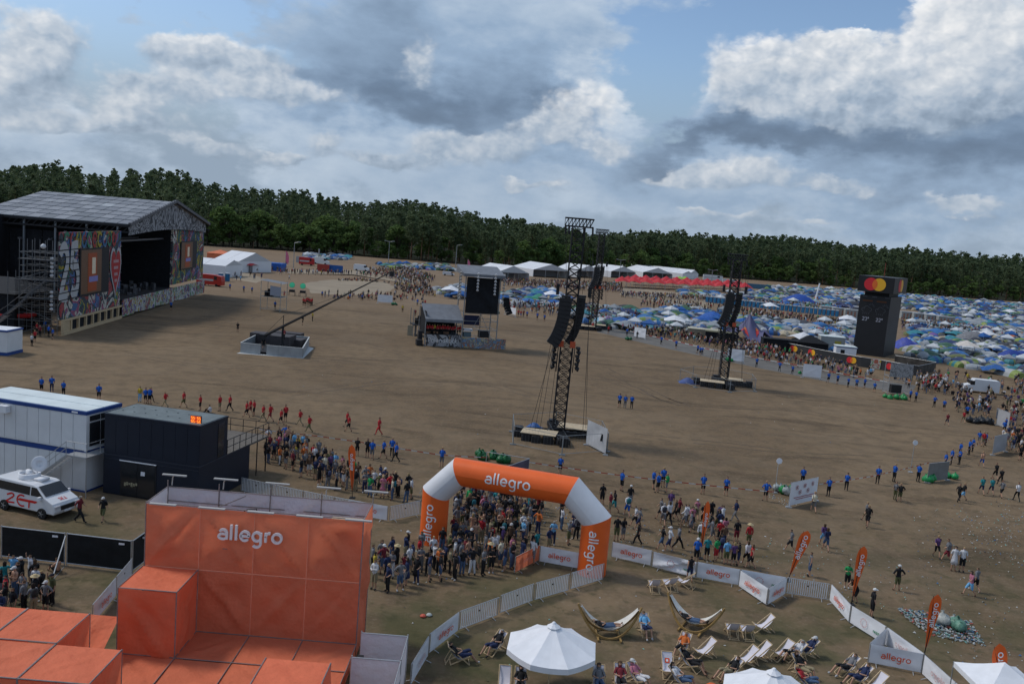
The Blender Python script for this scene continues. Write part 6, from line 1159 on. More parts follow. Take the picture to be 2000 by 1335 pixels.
mb = MB(); mb.add([G(TW-.6, -.6, 12.4), G(13.2, -.6, 12.4), G(13.2, 5.4, 12.9), G(TW-.6, 5.4, 12.9), G(TW-.6, -.6, 12.9), G(13.2, -.6, 12.9), G(13.2, 5.4, 14.1), G(TW-.6, 5.4, 14.1)], [(0, 1, 2, 3), (4, 5, 6, 7), (0, 1, 5, 4), (1, 2, 6, 5), (3, 0, 4, 7), (2, 3, 7, 6)]); part('tower_roof', mb, M_greyroof, fs_)
gp_('desk', M_white, (TW+.3, 8.3, .3, 1.2, 2.9, 3.3)); gp_('control_desk', mat('desk_blue', (.08, .12, .14), .6), (TW+.3, 8.0, .1, 1.1, 1.9, 2.7)); gp_('speaker_stack', M_dark, (-1.4, -.4, .2, 1.6, .1, 1.0), (9.8, 11.6, 1.5, 2.5, 1.7, 2.9)); gp_('road_case', mat('case_black', (.03, .03, .035), .5), (-.9, -.2, 1.8, 2.8, .1, 2.4))
for (x, y, n0, lab_) in ((TW-.9, .3, 9, 0), (13.3, .3, 8, 0), (TW+1.9, -.8, 6, 1), (TW+5.0, -.8, 7, 1)):
    for k in range(n0): c = G(x, y, 13.0-k*.55); mb = MB(); mb.lathe([(.10, -.2), (.24, .16), (.2, .2), (0, .2)], 7, Matrix.Translation(c) @ Matrix.Rotation(2.1, 4, 'X')); part('spot_lamp', mb, mat('lamp_chrome', (.55, .56, .58), .3) if lab_ else mat('lamp_grey', (.40, .39, .37), .5), fs_, True)
mb = MB(); 
for k in range(7): c = G(14.0+.10*k*k*.2, .5, 8.9-k*.42); mb.box(-.55, .55, -.4, .4, -.19, .19, Matrix.Translation(c) @ Matrix.Rotation(-.06*k, 4, 'Y'))
part('speaker_array', mb, M_black, fs_)
cp_ = thing('camera_platform', 'small scaffold camera platform with tilted grey roof behind the control stage', 'platform', G(0, 12, 0)); mb = MB()
for x in (0, 5):
    for y in (12, 15): mb.tube(G(x, y, 0), G(x, y, 5.0), .07, 5)
for z_ in (2.2, 3.1): mb.tube(G(0, 12, z_), G(5, 12, z_), .05, 5)
part('frame', mb, mat('scaffold_grey', (.26, .27, .28), .5, metal=.5), cp_); mb = MB(); mb.add([G(-.3, 11.5, 6.6), G(3.4, 11.5, 5.2), G(3.4, 15, 5.2), G(-.3, 15, 6.6)], [(0, 1, 2, 3)]); part('roof', mb, M_greyroof, cp_); mb = MB(); gb(mb, 3.0, 5.0, 11.9, 12.0, 2.4, 4.9); part('banner', mb, M_mur3, cp_); mb = MB(); gb(mb, 0, 5, 12, 15, 2.0, 2.2); [mb.cbox(G(.6+.5*k, 12.6, 2.2), .4, .5, 1.2+.4*(k % 2), .4*k) for k in range(4)]; part('deck_with_cameras', mb, M_dark, cp_)
for k in range(14): p_ = G(.3+k*.45, .6+.25*(k % 2), 0); person(p_, 'yellow' if k == 3 else 'red', 'black', 'stand', R.uniform(120, 240), '', 'on the small control stage', z=2.05)
bxp = at(800, 655, 0); hb = thing('plywood_screen', 'plywood and grey board screen standing left of the control stage', 'screen', bxp); mb = MB(); mb.cbox(bxp, .9, .1, 1.9); part('board', mb, mat('tan_board', (.30, .27, .20), .8), hb); mb = MB(); mb.cbox(bxp+V((.9, 1.2, 0)), .1, 2.6, 2.0); part('board', mb, M_greyroof, hb)
# ------------------------------------------------------------------ camera crane pit
c4 = [at(470.4, 669, 1.45), at(591, 680, 1.45), at(604, 658, 1.45), at(505.6, 651, 1.45)]; gA, gB = at(509, 673, 1.45), at(521, 674, 1.45)
for c in c4+[gA, gB]: c.z = 0
pit = thing('camera_crane_pit', 'grey steel walled pit with dark decks holding the camera crane', 'enclosure', c4[0]); M_pit = mat('pit_zinc', (.33, .35, .36), .5, .15, .8, metal=.3)
def pw(a, b):
    n = max(1, round((b-a).length/1.6))
    for k in range(n): p = a.lerp(b, k/n+.004); q_ = a.lerp(b, (k+1)/n-.004); mb = MB(); mb.beam(p+V((0, 0, .72)), q_+V((0, 0, .72)), .06, 1.44); part('wall_panel', mb, M_pit, pit)
    mb = MB(); mb.beam(a+V((0, 0, 1.47)), b+V((0, 0, 1.47)), .12, .05); part('top_rail', mb, mat('pale_zinc', (.48, .49, .48), .5), pit)
# beams orient their width along local y; walls are thin boxes here
def pw(a, b):
    d = b-a; L_ = d.length; ang = math.atan2(d.y, d.x); n = max(1, round(L_/1.6))
    for k in range(n): mb = MB(); mb.box(k*L_/n+.01, (k+1)*L_/n-.01, -.03, .03, 0, 1.43, Matrix.Translation(a) @ Matrix.Rotation(ang, 4, 'Z')); part('wall_panel', mb, M_pit, pit)
    mb = MB(); mb.box(0, L_, -.08, .08, 1.44, 1.50, Matrix.Translation(a) @ Matrix.Rotation(ang, 4, 'Z')); part('top_rail', mb, mat('pale_zinc', (.48, .49, .48), .5), pit)
pw(c4[0], gA); pw(gB, c4[1]); pw(c4[1], c4[2]); pw(c4[2], c4[3]); pw(c4[3], c4[0])
mb = MB(); ap_ = [at(462, 690), at(592, 700), at(613, 680), at(600, 676), at(590, 690), at(480, 684)]; mb.add([(p.x, p.y, .02) for p in ap_], [tuple(range(len(ap_)))]); part('steel_apron', mb, mat('pale_zinc', (.48, .49, .48), .5), pit)
mb = MB(); ctr = sum(c4, V((0, 0, 0)))/4; f4 = [ctr+(c-ctr)*.97 for c in c4]; mb.add([(p.x, p.y, .35) for p in f4], [(0, 1, 2, 3)]); part('pit_floor', mb, M_dark, pit)
for (px_, py_, w_, d_, h_) in ((552, 682, 3.0, 3.2, 1.9), (578, 680, 2.4, 3.0, 1.2), (520, 672, 4.5, 2.4, 1.5), (560, 668, 5, 2.0, 1.35)): mb = MB(); p_ = at(px_, py_, 0); mb.cbox((p_.x, p_.y, .3), w_, d_, h_, -.08); part('deck_box', mb, mat('deck_brown', (.055, .048, .05), .7, .2, 1), pit)
pv = at(552, 668, 1.8); Yc = pv.y; cr = thing('camera_crane', 'long black camera crane boom reaching up to the right over the field', 'crane', (pv.x, Yc, 0)); mb = MB()
bb, bt = aty(513, 657, Yc), aty(766, 530, Yc); mid = bb.lerp(bt, .16)
mb.tube(bb, bb.lerp(bt, .5), .24, 6, .16); mb.tube(bb.lerp(bt, .5), bt, .15, 6, .08); part('boom', mb, M_dark, cr); mb = MB(); mb.tube((mid.x, Yc, .3), mid, .28, 8, .16)
for a in range(3): mb.tube((mid.x, Yc, 1.8), (mid.x+1.2*math.cos(a*2.1), Yc+1.2*math.sin(a*2.1), .6), .08, 5)
part('pedestal', mb, M_dark, cr); mb = MB(); mb.box(-.45, .45, -.4, .4, -.35, .35, Matrix.Translation(bb)); part('counterweight', mb, M_dark, cr); mb = MB(); mb.box(-.3, .3, -.25, .25, -.7, 0, Matrix.Translation(bt)); part('camera_head', mb, M_dark, cr)
for s_ in (.25, .45, .65): 
    pass
mb = MB(); mb.tube(mid+V((0, 0, 1.6)), bt.lerp(bb, .3), .025, 4); mb.tube(mid+V((0, 0, 1.6)), bb, .025, 4); mb.tube(mid, mid+V((0, 0, 1.6)), .06, 5); part('guy_wires', mb, M_dark, cr)
person(at(514, 686, 0), 'black', 'black', 'stand', 30, '', 'in the gap of the crane pit wall', z=.35); person(V((pv.x+.4, Yc-.6, 0)), 'maroon', 'black', 'stand', 100, '', 'operating the camera crane', z=2.2); person(at(535, 655), 'black', 'black', 'sit', 100, '', 'behind the crane pit')
# ------------------------------------------------------------------ follow spot scaffold, two green lamps
b0 = at(508, 606, 0); sp = thing('follow_spot_scaffold', 'thin steel lookout scaffold with a light banner near the sand arena', 'scaffold', b0); mb = MB(); L4 = [(0, 0), (4.2, -.3), (4.6, 3.2), (.4, 3.5)]
for x, y in L4: mb.tube(b0+V((x, y, 0)), b0+V((x, y, 6.2)), .06, 5)
for z_ in (.4, 3.0, 4.0):
    for i in range(4): p, q_ = L4[i], L4[(i+1) % 4]; mb.tube(b0+V((*p, z_)), b0+V((*q_, z_)), .045, 5)
part('frame', mb, mat('pale_tube', (.30, .33, .33), .5), sp); mb = MB(); mb.add([b0+V((2, -.35, 3.4)), b0+V((4.3, -.4, 3.3)), b0+V((4.3, -.4, 5.2)), b0+V((2, -.35, 5.4))], [(0, 1, 2, 3)]); part('banner', mb, mat('pale_banner', (.34, .36, .42), .7), sp); mb = MB(); mb.add([b0+V((-.3, -.3, 6.4)), b0+V((4.6, -.6, 5.9)), b0+V((5, 3.5, 5.9)), b0+V((.1, 3.8, 6.4))], [(0, 1, 2, 3)]); part('roof', mb, M_greyroof, sp); mb = MB(); mb.add([b0+V((0, 0, 3.0)), b0+V((4.2, -.3, 3.0)), b0+V((4.6, 3.2, 3.0)), b0+V((.4, 3.5, 3.0))], [(0, 1, 2, 3)]); [mb.cbox(b0+V((.8+.6*k, 1, 3.0)), .5, .6, 1.1+.5*(k % 2), .5*k) for k in range(3)]; part('deck_with_spots', mb, M_dark, sp)
for k, (x, y) in enumerate(((570, 577), (591, 579))):
    p_ = at(x, y, 0); t = thing('searchlight', ['green tinted round searchlight on a stand, the left one of the pair', 'green tinted round searchlight on a stand, the right one of the pair'][k], 'searchlight', p_, 0, 'pair of green searchlights'); mb = MB(); Mq = Matrix.Translation(p_+V((0, 0, 2.6))) @ Matrix.Rotation(math.radians(70), 4, 'X') @ Matrix.Rotation(.0, 4, 'Y')
    mb.lathe([(0, -.6), (.5, -.5), (.72, .2), (.72, .3)], 14, Mq); part('drum', mb, M_dark, t, True); mb = MB(); mb.lathe([(0, .36), (.4, .34), (.70, .28)], 14, Mq); part('lens', mb, mat('green_lens', (.02, .22, .12), .2, emis=(.03, .22, .13), es=.5), t, True); mb = MB(); mb.cbox(p_+V((0, 0, .9)), 1.3, .9, .6); [mb.tube(p_+V((q_, r_, 0)), p_+V((q_, r_, 1)), .05, 4) for q_ in (-.8, .8) for r_ in (-.6, .6)]; part('stand', mb, M_dark, t)
# ------------------------------------------------------------------ delay towers
def tower(px_, py_, Htop, lean, lab, size=1.0, yaw=0.0, arrays=True, detail=True):
    p0 = at(px_, py_, 0); t = thing('delay_tower', lab, 'speaker tower', p0, yaw, 'black delay towers on the field'); t.scale = (size,)*3; t.rotation_euler = (0, 0, yaw); w = .62
    sec = MB(); H1 = 2.6
    for a in range(4):
        x = w*(1 if a in (0, 1) else -1); y = w*(1 if a in (0, 3) else -1); sec.tube((x, y, 0), (x, y, H1), .085, 5)
    cs2 = [(w, w), (w, -w), (-w, -w), (-w, w)]
    for k in range(3):
        z0, z1 = k*H1/3, (k+1)*H1/3
        for i in range(4): p, q_ = cs2[i], cs2[(i+1) % 4]; sec.tube((*p, z0), (*q_, z1) if k % 2 else (*q_, z1), .042, 4); sec.tube((*q_, z0), (*p, z1), .036, 4); sec.tube((*p, z0), (*q_, z0), .036, 4)
    sm_ = sec.mesh('mast_section', M_dark); n = int(round((Htop-1.2)/H1)); ln = math.tan(lean)
    for k in range(n): link('mast_section', sm_, t, loc=(ln*(1.0+k*H1), 0, 1.0+k*H1), rot=(0, lean, 0))
    tp = V((ln*(1.0+n*H1), 0, 1.0+n*H1)); hd = MB()
    for y in (-.4, .4):
        for z_ in (0, .8): hd.tube(tp+V((-1.45, y, z_)), tp+V((1.45, y, z_)), .08, 5)
        for k in range(8): x = -1.45+k*.3625; hd.tube(tp+V((x, y, 0)), tp+V((x+.3625, y, .8)), .045, 4); hd.tube(tp+V((x, y, 0)), tp+V((x, y, .8)), .03, 4)
    for x in (-1.35, 1.4, -1.0, .5): hd.tube(tp+V((x, 0, 0)), tp+V((x+.05, 0, -.85)), .10, 5)
    for x in (-1.45, 1.45): hd.tube(tp+V((x, -.4, .8)), tp+V((x, .4, .8)), .05, 5)
    part('head_truss', hd, M_dark, t, local=True, kind=None)
    if arrays:
        bm = MB(); 
        for (ax_, ay_, sg_) in ((-.6, -1.25, -1), (1.05, .95, 1)):
            zc = Htop*.685; x = ax_+ln*zc; ang = 0
            hr = MB(); hr.tube((x, ay_, zc+.3), (ln*Htop+sg_*1.2, 0, Htop-.9), .02, 4); hr.box(x-.45, x+.45, ay_-.35, ay_+.35, zc+.0, zc+.18); part('hoist_cable', hr, M_dark, t, local=True)
            for k in range(12):
                b = MB(); Mq = Matrix.Translation((x, ay_, zc-.05)) @ Matrix.Rotation(ang*(1), 4, 'Y'); hw = .70 if sg_ < 0 else .44; b.box(-hw*.9, hw*.9, -.42, .42, -.40, -.01, Mq); part('speaker_box', b, mat('speaker_black', (.022, .022, .024), .55, .15, 8), t, local=True)
                x += -math.sin(ang)*.42*1.0; zc -= .42*math.cos(ang); ang += .018+.006*k
        lc_ = MB()
        for sx in (-1, 1):
            for k in range(6):
                z_ = Htop*.44-k*.42; x = sx*(.95+.08*(k % 2))+ln*z_
                for yy in (-.45, .35): lc_.lathe([(.08, -.22), (.20, .12), (.19, .2), (0, .2)], 7, Matrix.Translation((x+sx*.22, yy, z_)) @ Matrix.Rotation(sx*1.9, 4, 'Y'))
            lc_.tube((sx*.85+ln*6, 0, Htop*.32), (sx*.85+ln*9, 0, Htop*.46), .05, 5)
        part('spot_cluster', lc_, M_dark, t, True, local=True, kind='stuff'); om = MB(); om.box(-.95+ln*9, -.35+ln*9, -.72, -.66, Htop*.445, Htop*.475); om.box(.30+ln*9, .85+ln*9, -.72, -.66, Htop*.445, Htop*.475); part('orange_strap', om, mat('strap_orange', (.55, .10, .04), .6), t, local=True)
        sb2 = MB(); zc = Htop*.69
        for x in (-1.5, 1.75): sb2.box(x-.16+ln*zc, x+.16+ln*zc, -.2, .2, zc, zc+1.1)
        part('side_horn', sb2, M_dark, t, local=True)
    cb = MB()
    for (x0, y0, x1, y1) in ((-1.6, -1, -2.4, -1.8), (-1.3, -1, -1.9, -1.6), (1.5, .6, 2.9, 1.2), (1.7, -.4, 2.5, -2), (-1.2, 0, -2.9, -.6), (-.9, -.9, -1.1, -1.4)): cb.tube((x1, y1, .8), (x0+ln*15, y0, Htop*(.52 if x0 < 0 else .9)), .025, 4)
    part('guy_cables', cb, M_dark, t, local=True)
    out = MB()
    for a in range(4):
        c, s = math.cos(a*math.pi/2+.15), math.sin(a*math.pi/2+.15)
        for o_ in (-.55, .55): out.beam((-s*o_, c*o_, .45), (c*4.3-s*o_, s*4.3+c*o_, .45), .12, .5)
        for k in range(5): r = 1.0+k*.8; out.beam((c*r-s*.55, s*r+c*.55, .62), (c*r+s*.55, s*r-c*.55, .62), .3, .12)
        out.cbox((c*4.1, s*4.1, 0), .8, .8, .9, a*1.57+.15)
    part('outriggers', out, M_dark, t, local=True)
    for k, (x, y, sx_, sy_) in enumerate(((-1.9, -2.3, 3.6, 2.4), (1.6, 1.6, 3.2, 2.6))): b = MB(); b.cbox((x, y, .82+.02*k), sx_, sy_, .06, -.12); part('plywood_deck', b, M_ply, t, local=True)
    b = MB()
    for (x, y, s_) in ((-3.2, -2.9, .9), (-2.2, -3.4, .8), (-4.2, -1.6, .7), (.2, -3.2, .7), (-1.0, -3.5, .9)): b.cbox((x, y, 0), s_*1.1, s_*.8, s_*.85, .1)
    part('road_cases', b, M_dark, t, local=True, kind='stuff')
    return t
def ringfence(c, rad, n, lab, a0=0, skip=(), zt=1.9, squash=1.0):
    t = thing('mesh_fence_ring', lab, 'fence', c); pts = [V((c.x+rad*math.cos(a0+k*2*math.pi/n), c.y+rad*squash*math.sin(a0+k*2*math.pi/n), 0)) for k in range(n)]
    for k in range(n):
        if k in skip: continue
        a, b = pts[k], pts[(k+1) % n]; fb = MB(); up = V((0, 0, zt)); fb.tube(a, a+up, .03, 5); fb.tube(b*.99+a*.01, b*.99+a*.01+up, .03, 5); fb.tube(a+up, b+up, .028, 5); fb.tube(a+V((0, 0, .15)), b+V((0, 0, .15)), .028, 5)
        for j in range(1, 16): p = a.lerp(b, j/16); fb.tube(p+V((0, 0, .15)), p+up, .005, 3, cap=False)
        fb.cbox(a, .6, .22, .12); part('fence_panel', fb, mat('dull_mesh_steel', (.22, .24, .25), .5), t)
    return pts
t1 = tower(1089, 852, 21.4, .012, 'tall black speaker tower standing nearest the orange arch', 1.0, -.05); ringfence(at(1090, 862, 0), 5.4, 6, 'steel mesh fence around the nearest speaker tower', .55)
t2 = tower(1411, 752, 20.6, .006, 'black speaker tower at the right before the camping ground', 1.0, -.1); ringfence(at(1402, 752, 0), 5.8, 7, 'steel mesh fence around the right speaker tower', .3)
t3 = tower(1158, 642, 20.8, .004, 'farthest black speaker tower seen behind the nearest one', 1.0, .1)
def tarp(px_, py_, w, d, h, col, lab, nm='tarpaulin', cat='tarpaulin', seed=1):
    p_ = at(px_, py_, 0); R_ = random.Random(seed); mb = MB(); mb.grid(lambda u, v: p_+V(((u-.5)*w, (v-.5)*d, h*max(0, (1-abs(2*u-1)**2.2)*(1-abs(2*v-1)**2.2))*(.75+.25*math.sin(u*9+v*5+seed))+.02)), 10, 7); return solo(nm, mb, mat('sheet_'+nm+str(seed), col, .55, .25, 2, .4, 3), lab, cat, p_, smooth=True)
tarp(1044, 838, 2.3, 1.3, .75, (.02, .09, .28), 'crumpled blue tarpaulin on the base of the nearest speaker tower', seed=1); tarp(1346, 748, 3.2, 1.8, .9, (.05, .08, .22), 'blue tarpaulin heap left of the right tower base', seed=2)
def sheetboard(tl, tr, zt, h, lab, m=M_white, marks=None, nm='mesh_banner', wrinkle=.06, stand=True):
    a = at(*tl, zt); b = at(*tr, zt); t = thing(nm, lab, 'banner', (a.x, a.y, 0)); SD[0] += 1; part('cloth', sheet((a.x, a.y, zt-h), (b.x, b.y, zt-h), (b.x, b.y, zt), (a.x, a.y, zt), 7, wrinkle, SD[0]), m, t, True); fb = MB()
    for p in (a, b): fb.tube((p.x, p.y+.06, 0), (p.x, p.y+.06, zt+.05), .03, 5); fb.cbox((p.x, p.y, 0), .5, .3, .1)
    fb.tube((a.x, a.y+.06, zt), (b.x, b.y+.06, zt), .03, 5); fb.tube((a.x, a.y+.06, .2), (b.x, b.y+.06, .2), .03, 5); part('frame', fb, M_steel, t)
    return a, b, t
a, b, t = sheetboard((1149, 820), (1187, 838), 2.6, 2.4, 'white banner tied to the fence right of the nearest tower', mat('dusty_white', (.42, .43, .45), .7, .1, 1), wrinkle=.12)
mb = MB(); pm_ = a.lerp(b, .72); mb.beam((pm_.x, pm_.y-.25, 1.2), (pm_.x+.1, pm_.y-.25, 1.9), .02, .22); part('dark_mark', mb, M_dark, t)
a, b, t = sheetboard((1546, 943), (1599, 932), 2.1, 1.95, 'white banner with five round prohibition signs on the tape line', M_white, wrinkle=.03)
mb = MB(); d = (b-a).normalized(); L_ = (b-a).length; nrm_ = V((d.y, -d.x, 0)); 
if nrm_.y > 0: nrm_ = -nrm_
mk = MB()
for (u, z_) in ((.22, 1.62), (.50, 1.66), (.78, 1.70), (.34, 1.18), (.63, 1.20)):
    for i in range(14): q0 = math.radians(i*360/14); q1 = math.radians((i+1)*360/14); f_ = lambda r, q_: V((a.x, a.y, 0))+d*(L_*u+r*math.cos(q_))+V((0, 0, z_+r*math.sin(q_)))+nrm_*.07; mb.add([f_(.19, q0), f_(.19, q1), f_(.15, q1), f_(.15, q0)], [(0, 1, 2, 3)])
    mb.add([f_(.16, math.radians(128)), f_(.16, math.radians(142)), f_(.16, math.radians(-38)), f_(.16, math.radians(-52))], [(0, 1, 2, 3)]); mk.add([f_(.09, .3)+nrm_*-.005, f_(.09, 2.0)+nrm_*-.005, f_(.10, 3.9)+nrm_*-.005, f_(.07, 5.2)+nrm_*-.005], [(0, 1, 2, 3)])
part('prohibition_rings', mb, mat('sign_red', (.40, .04, .04), .6), t); part('pictograms', mk, M_dark, t); ln_ = MB()
for k, w_ in enumerate((.75, .6)): z_ = .75-.16*k; ln_.add([V((a.x, a.y, z_+y))+d*(L_*(.5+s_*w_/2))+nrm_*.07 for s_, y in ((-1, 0), (1, 0), (1, .05), (-1, .05))], [(0, 1, 2, 3)])
part('text_lines', ln_, mat('sign_red', (.40, .04, .04), .6), t)
M_gm = mat('grey_mesh_banner', (.20, .20, .19), .8, .15, 1)
for tl, tr_p, zt, h, lab, m in (((1816, 905), (1855, 901), 1.9, 1.8, 'grey mesh banner at the bend of the tape on the right', M_gm), ((1944, 852), (1969, 846), 2.2, 2.0, 'white mesh banner near the right edge beside a litter heap', mat('worn_white', (.36, .36, .37), .7)), ((1951, 798), (1974, 806), 2.3, 2.2, 'tall white banner near the right edge behind black sacks', mat('worn_white', (.36, .36, .37), .7)),
    ((1570, 710), (1606, 714), 2.4, 2.1, 'white banner with green sacks before the black compound', M_white), ((1422, 680), (1455, 684), 2.4, 2.1, 'white banner right behind the right speaker tower', M_white), ((1240, 638), (1262, 642), 2.3, 2.0, 'white banner near the farthest tower on the camp side', M_white), ((738, 575), (767, 577), 2.2, 1.8, 'white banner by the sand arena left of the control stage', M_white), ((1170, 618), (1179, 620), 2.0, 1.6, 'small white board beside the farthest tower', M_white), ((987, 597), (1008, 602), 2.2, 1.6, 'white sheet right of the black screen tower', M_white)):
    sheetboard(tl, tr_p, zt, h, lab, m)
# banner scaffold before the compound
a = at(1733, 770, 0); t = thing('banner_scaffold', 'steel scaffold topped by a doodled banner before the black compound', 'scaffold', a); mb = MB(); W2, H2 = 3.4, 5.0
for x in (0, W2):
    for y in (0, 2): mb.tube(a+V((x, y, 0)), a+V((x, y, H2)), .05, 5)
for z_ in (.3, 2.2, 2.9): mb.tube(a+V((0, 0, z_)), a+V((W2, 0, z_)), .04, 5); mb.tube(a+V((0, 2, z_)), a+V((W2, 2, z_)), .04, 5); mb.tube(a+V((0, 0, z_)), a+V((0, 2, z_)), .04, 5); mb.tube(a+V((W2, 0, z_)), a+V((W2, 2, z_)), .04, 5)
part('frame', mb, M_steel, t); mb = MB(); mb.add([a+V((-.1, -.06, 2.9)), a+V((W2+.1, -.06, 2.9)), a+V((W2+.1, -.06, 5.1)), a+V((-.1, -.06, 5.1))], [(0, 1, 2, 3)]); part('banner', mb, mural('white_doodles', [(.38, .38, .38), (.40, .40, .41), (.12, .12, .13), (.40, .40, .40), (.36, .36, .37)], 2.2, 3), t); mb = MB(); mb.cbox(a+V((1.4, .6, .3)), 1.6, .9, 1.3); part('speaker', mb, M_dark, t)
# sacks and litter heaps
def sacks(px_, py_, n, w, col, lab, seed, r=.42, d=.8):
    R_ = random.Random(seed); p_ = at(px_, py_, 0); mb = MB()
    for k in range(n):
        c = p_+V((R_.uniform(-w, w), R_.uniform(-d, d), r*R_.uniform(.3, .9))); rr = r*R_.uniform(.7, 1.2); mb.lathe([(0, -.55*rr), (.85*rr, -.45*rr), (rr, .1*rr), (.75*rr, .65*rr), (.15*rr, .95*rr), (.2*rr, 1.25*rr)], 7, Matrix.Translation(c) @ Matrix.Rotation(R_.uniform(-.6, .6), 4, 'X') @ Matrix.Rotation(R_.uniform(0, 3), 4, 'Z'))
    m = mat('bag_'+'%02d%02d%02d' % tuple(int(q_*99) for q_ in col), col, .3, .25, 5, .5, 9); return tag(link('rubbish_sacks', mb.mesh('rubbish_sacks', m, p_, True), None, loc=p_), lab, 'rubbish sacks', kind=None)
sacks(962, 897, 16, 1.4, (.01, .10, .03), 'heap of green rubbish sacks inside the fence behind the arch', 1); sacks(1424, 705, 5, 1.0, (.02, .24, .07), 'green sacks at the foot of the right tower banner', 2); sacks(1580, 732, 7, 1.5, (.02, .24, .07), 'green and blue sacks before a white banner near the compound', 3); sacks(1748, 778, 9, 1.6, (.02, .22, .06), 'green sacks under the banner scaffold', 4)
sacks(1545, 965, 6, .8, (.015, .20, .05), 'green sacks left of the prohibition banner', 5); sacks(1528, 963, 6, .5, (.30, .33, .33), 'clear sacks of bottles left of the prohibition banner', 6); sacks(1818, 940, 6, .5, (.02, .26, .08), 'green sack at the left foot of the grey banner', 7, .5, .3); sacks(1856, 934, 4, .35, (.02, .26, .08), 'green sack at the right foot of the grey banner', 8, .4, .3); sacks(1920, 826, 12, 2.6, (.015, .017, .02), 'row of black rubbish sacks near the right edge', 9, .5)
sacks(1222, 663, 4, .9, (.01, .10, .04), 'dark green sacks near the farthest tower', 10); sacks(772, 596, 4, 1.0, (.01, .12, .05), 'dark green sacks by the sand arena banner', 11); sacks(974, 613, 4, .8, (.01, .07, .04), 'dark green sacks right of the black screen tower', 12)
fbx = MB(); pA, pB, pC = at(951, 882, 1.5), at(1034, 895, 1.5), at(1033, 898, 1.5); t = thing('sack_pen', 'fence pen of green sacks with a purple trimmed grey banner behind the arch', 'fence', (pA.x, pA.y, 0)); fbx.tube(pA, pB, .03, 5)
for p in (pA, pB): fbx.tube((p.x, p.y, 0), p, .035, 5)
pD = at(975, 916, 1.5); fbx.tube(pB, pD, .03, 5); part('frame', fbx, M_steel, t); SD[0] += 1; part('cloth', sheet((pD.x, pD.y, .2), (pB.x, pB.y, .2), (pB.x, pB.y, 1.5), (pD.x, pD.y, 1.5), 6, .05, SD[0]), mat('grey_purple_cloth', (.10, .09, .13), .7, .3, 1.5), t, True)
# barrier tape
M_tape = [mat('tape_white', (.6, .6, .6), .6), mat('tape_red', (.42, .05, .04), .6)]
def tape(pts, lab, z=1.0, seg=.55, h=.075):
    P_ = [at(x, y, z) for x, y in pts]; mb = MB(); fm_ = []; k = 0
    for a, b in zip(P_, P_[1:]):
        n = max(1, int((b-a).length/seg)); s_ = (b-a).length
        for i in range(n):
            u0, u1 = i/n, (i+1)/n; p = a.lerp(b, u0); q_ = a.lerp(b, u1); p.z -= .02*s_*u0*(1-u0)*.6; q_.z -= .02*s_*u1*(1-u1)*.6; mb.add([p-V((0, 0, h/2)), q_-V((0, 0, h/2)), q_+V((0, 0, h/2)), p+V((0, 0, h/2))], [(0, 1, 2, 3)]); fm_.append(k % 2); k += 1
    me = mb.mesh('barrier_tape', M_tape, P_[0]); me.polygons.foreach_set('material_index', fm_); o = link('barrier_tape', me, loc=P_[0]); tag(o, lab, 'barrier tape')
tape([(506, 838), (620, 851), (700, 862), (862, 888), (952, 893)], 'red and white tape running above the left queue to the arch'); tape([(1033, 902), (1200, 926), (1372, 946), (1512, 960)], 'red and white tape stretched right of the arch to the prohibition banner'); tape([(1600, 945), (1700, 930), (1815, 903)], 'tape from the prohibition banner to the grey banner'); tape([(1856, 898), (1900, 872), (1945, 852)], 'tape climbing to the right edge banners')
tape([(1230, 646), (1330, 668), (1420, 690)], 'far tape along the path on the camp side', seg=1.2, h=.12); tape([(1455, 694), (1570, 715)], 'far tape between two white banners', seg=1.2, h=.12); tape([(1606, 722), (1733, 745)], 'far tape before the black compound', seg=1.2, h=.12)
for (x, y, zt, lab) in ((1513, 962, 3.0, 'round white sign on a thin post left of the prohibition banner'), (1778, 922, 3.2, 'white paper sign on a thin post left of the grey banner')):
    p_ = at(x, y, 0); t = thing('sign_post', lab, 'sign post', p_); mb = MB(); mb.tube(p_, p_+V((0, 0, zt)), .03, 5); mb.cbox(p_, .4, .4, .08); part('post', mb, M_steel, t); mb = MB(); mb.lathe([(0, -.02), (.26, -.015), (.26, .015), (0, .02)], 12, Matrix.Translation(p_+V((.05, -.05, zt-.1))) @ Matrix.Rotation(1.57, 4, 'X')); part('sign_disc', mb, M_white, t)
# ------------------------------------------------------------------ billboard tower and black compound
L0, C0, R1_ = at(1665, 690), at(1724, 698), at(1746, 691); B0 = L0+(R1_-C0); zc_ = 12.6
for z_ in np.arange(8, 18, .1):
    if proj((C0.x, C0.y, z_))[1] < 581: zc_ = z_; break
zt1 = zc_+.8; zt2 = zt1+3.0
for z_ in np.arange(12, 22, .1):
    if proj((C0.x, C0.y, z_))[1] < 543: zt2 = z_; break
bt_ = thing('billboard_tower', 'tall black billboard tower with two overlapping red and yellow circles', 'billboard tower', (C0.x, C0.y, 0)); ctr = (L0+C0+R1_+B0)/4
M_bb = mat('matt_black_board', (.018, .018, .020), .5, .1, .5); M_mcr = mat('logo_red', (.62, .03, .04), .5); M_mcy = mat('logo_yellow', (.80, .42, .03), .5); M_mco = mat('logo_orange', (.75, .16, .03), .5)
def prism4(name, k, z0, z1, m=M_bb):
    pts = [ctr+(p-ctr)*k for p in (L0, C0, R1_, B0)]; mb = MB(); mb.prism([(p.x, p.y) for p in pts], z0, z1); part(name, mb, m, bt_); return pts
prism4('column', 1.0, 0, zc_); prism4('neck', .8, zc_, zt1, M_dark); pts4 = prism4('head_box', 1.17, zt1, zt2); ms = MB(); ms.tube(ctr+V((0, 0, zt2)), ctr+V((0, 0, zt2+3)), .08, 5); part('aerial', ms, mat('aerial_red', (.20, .05, .03), .6), bt_)
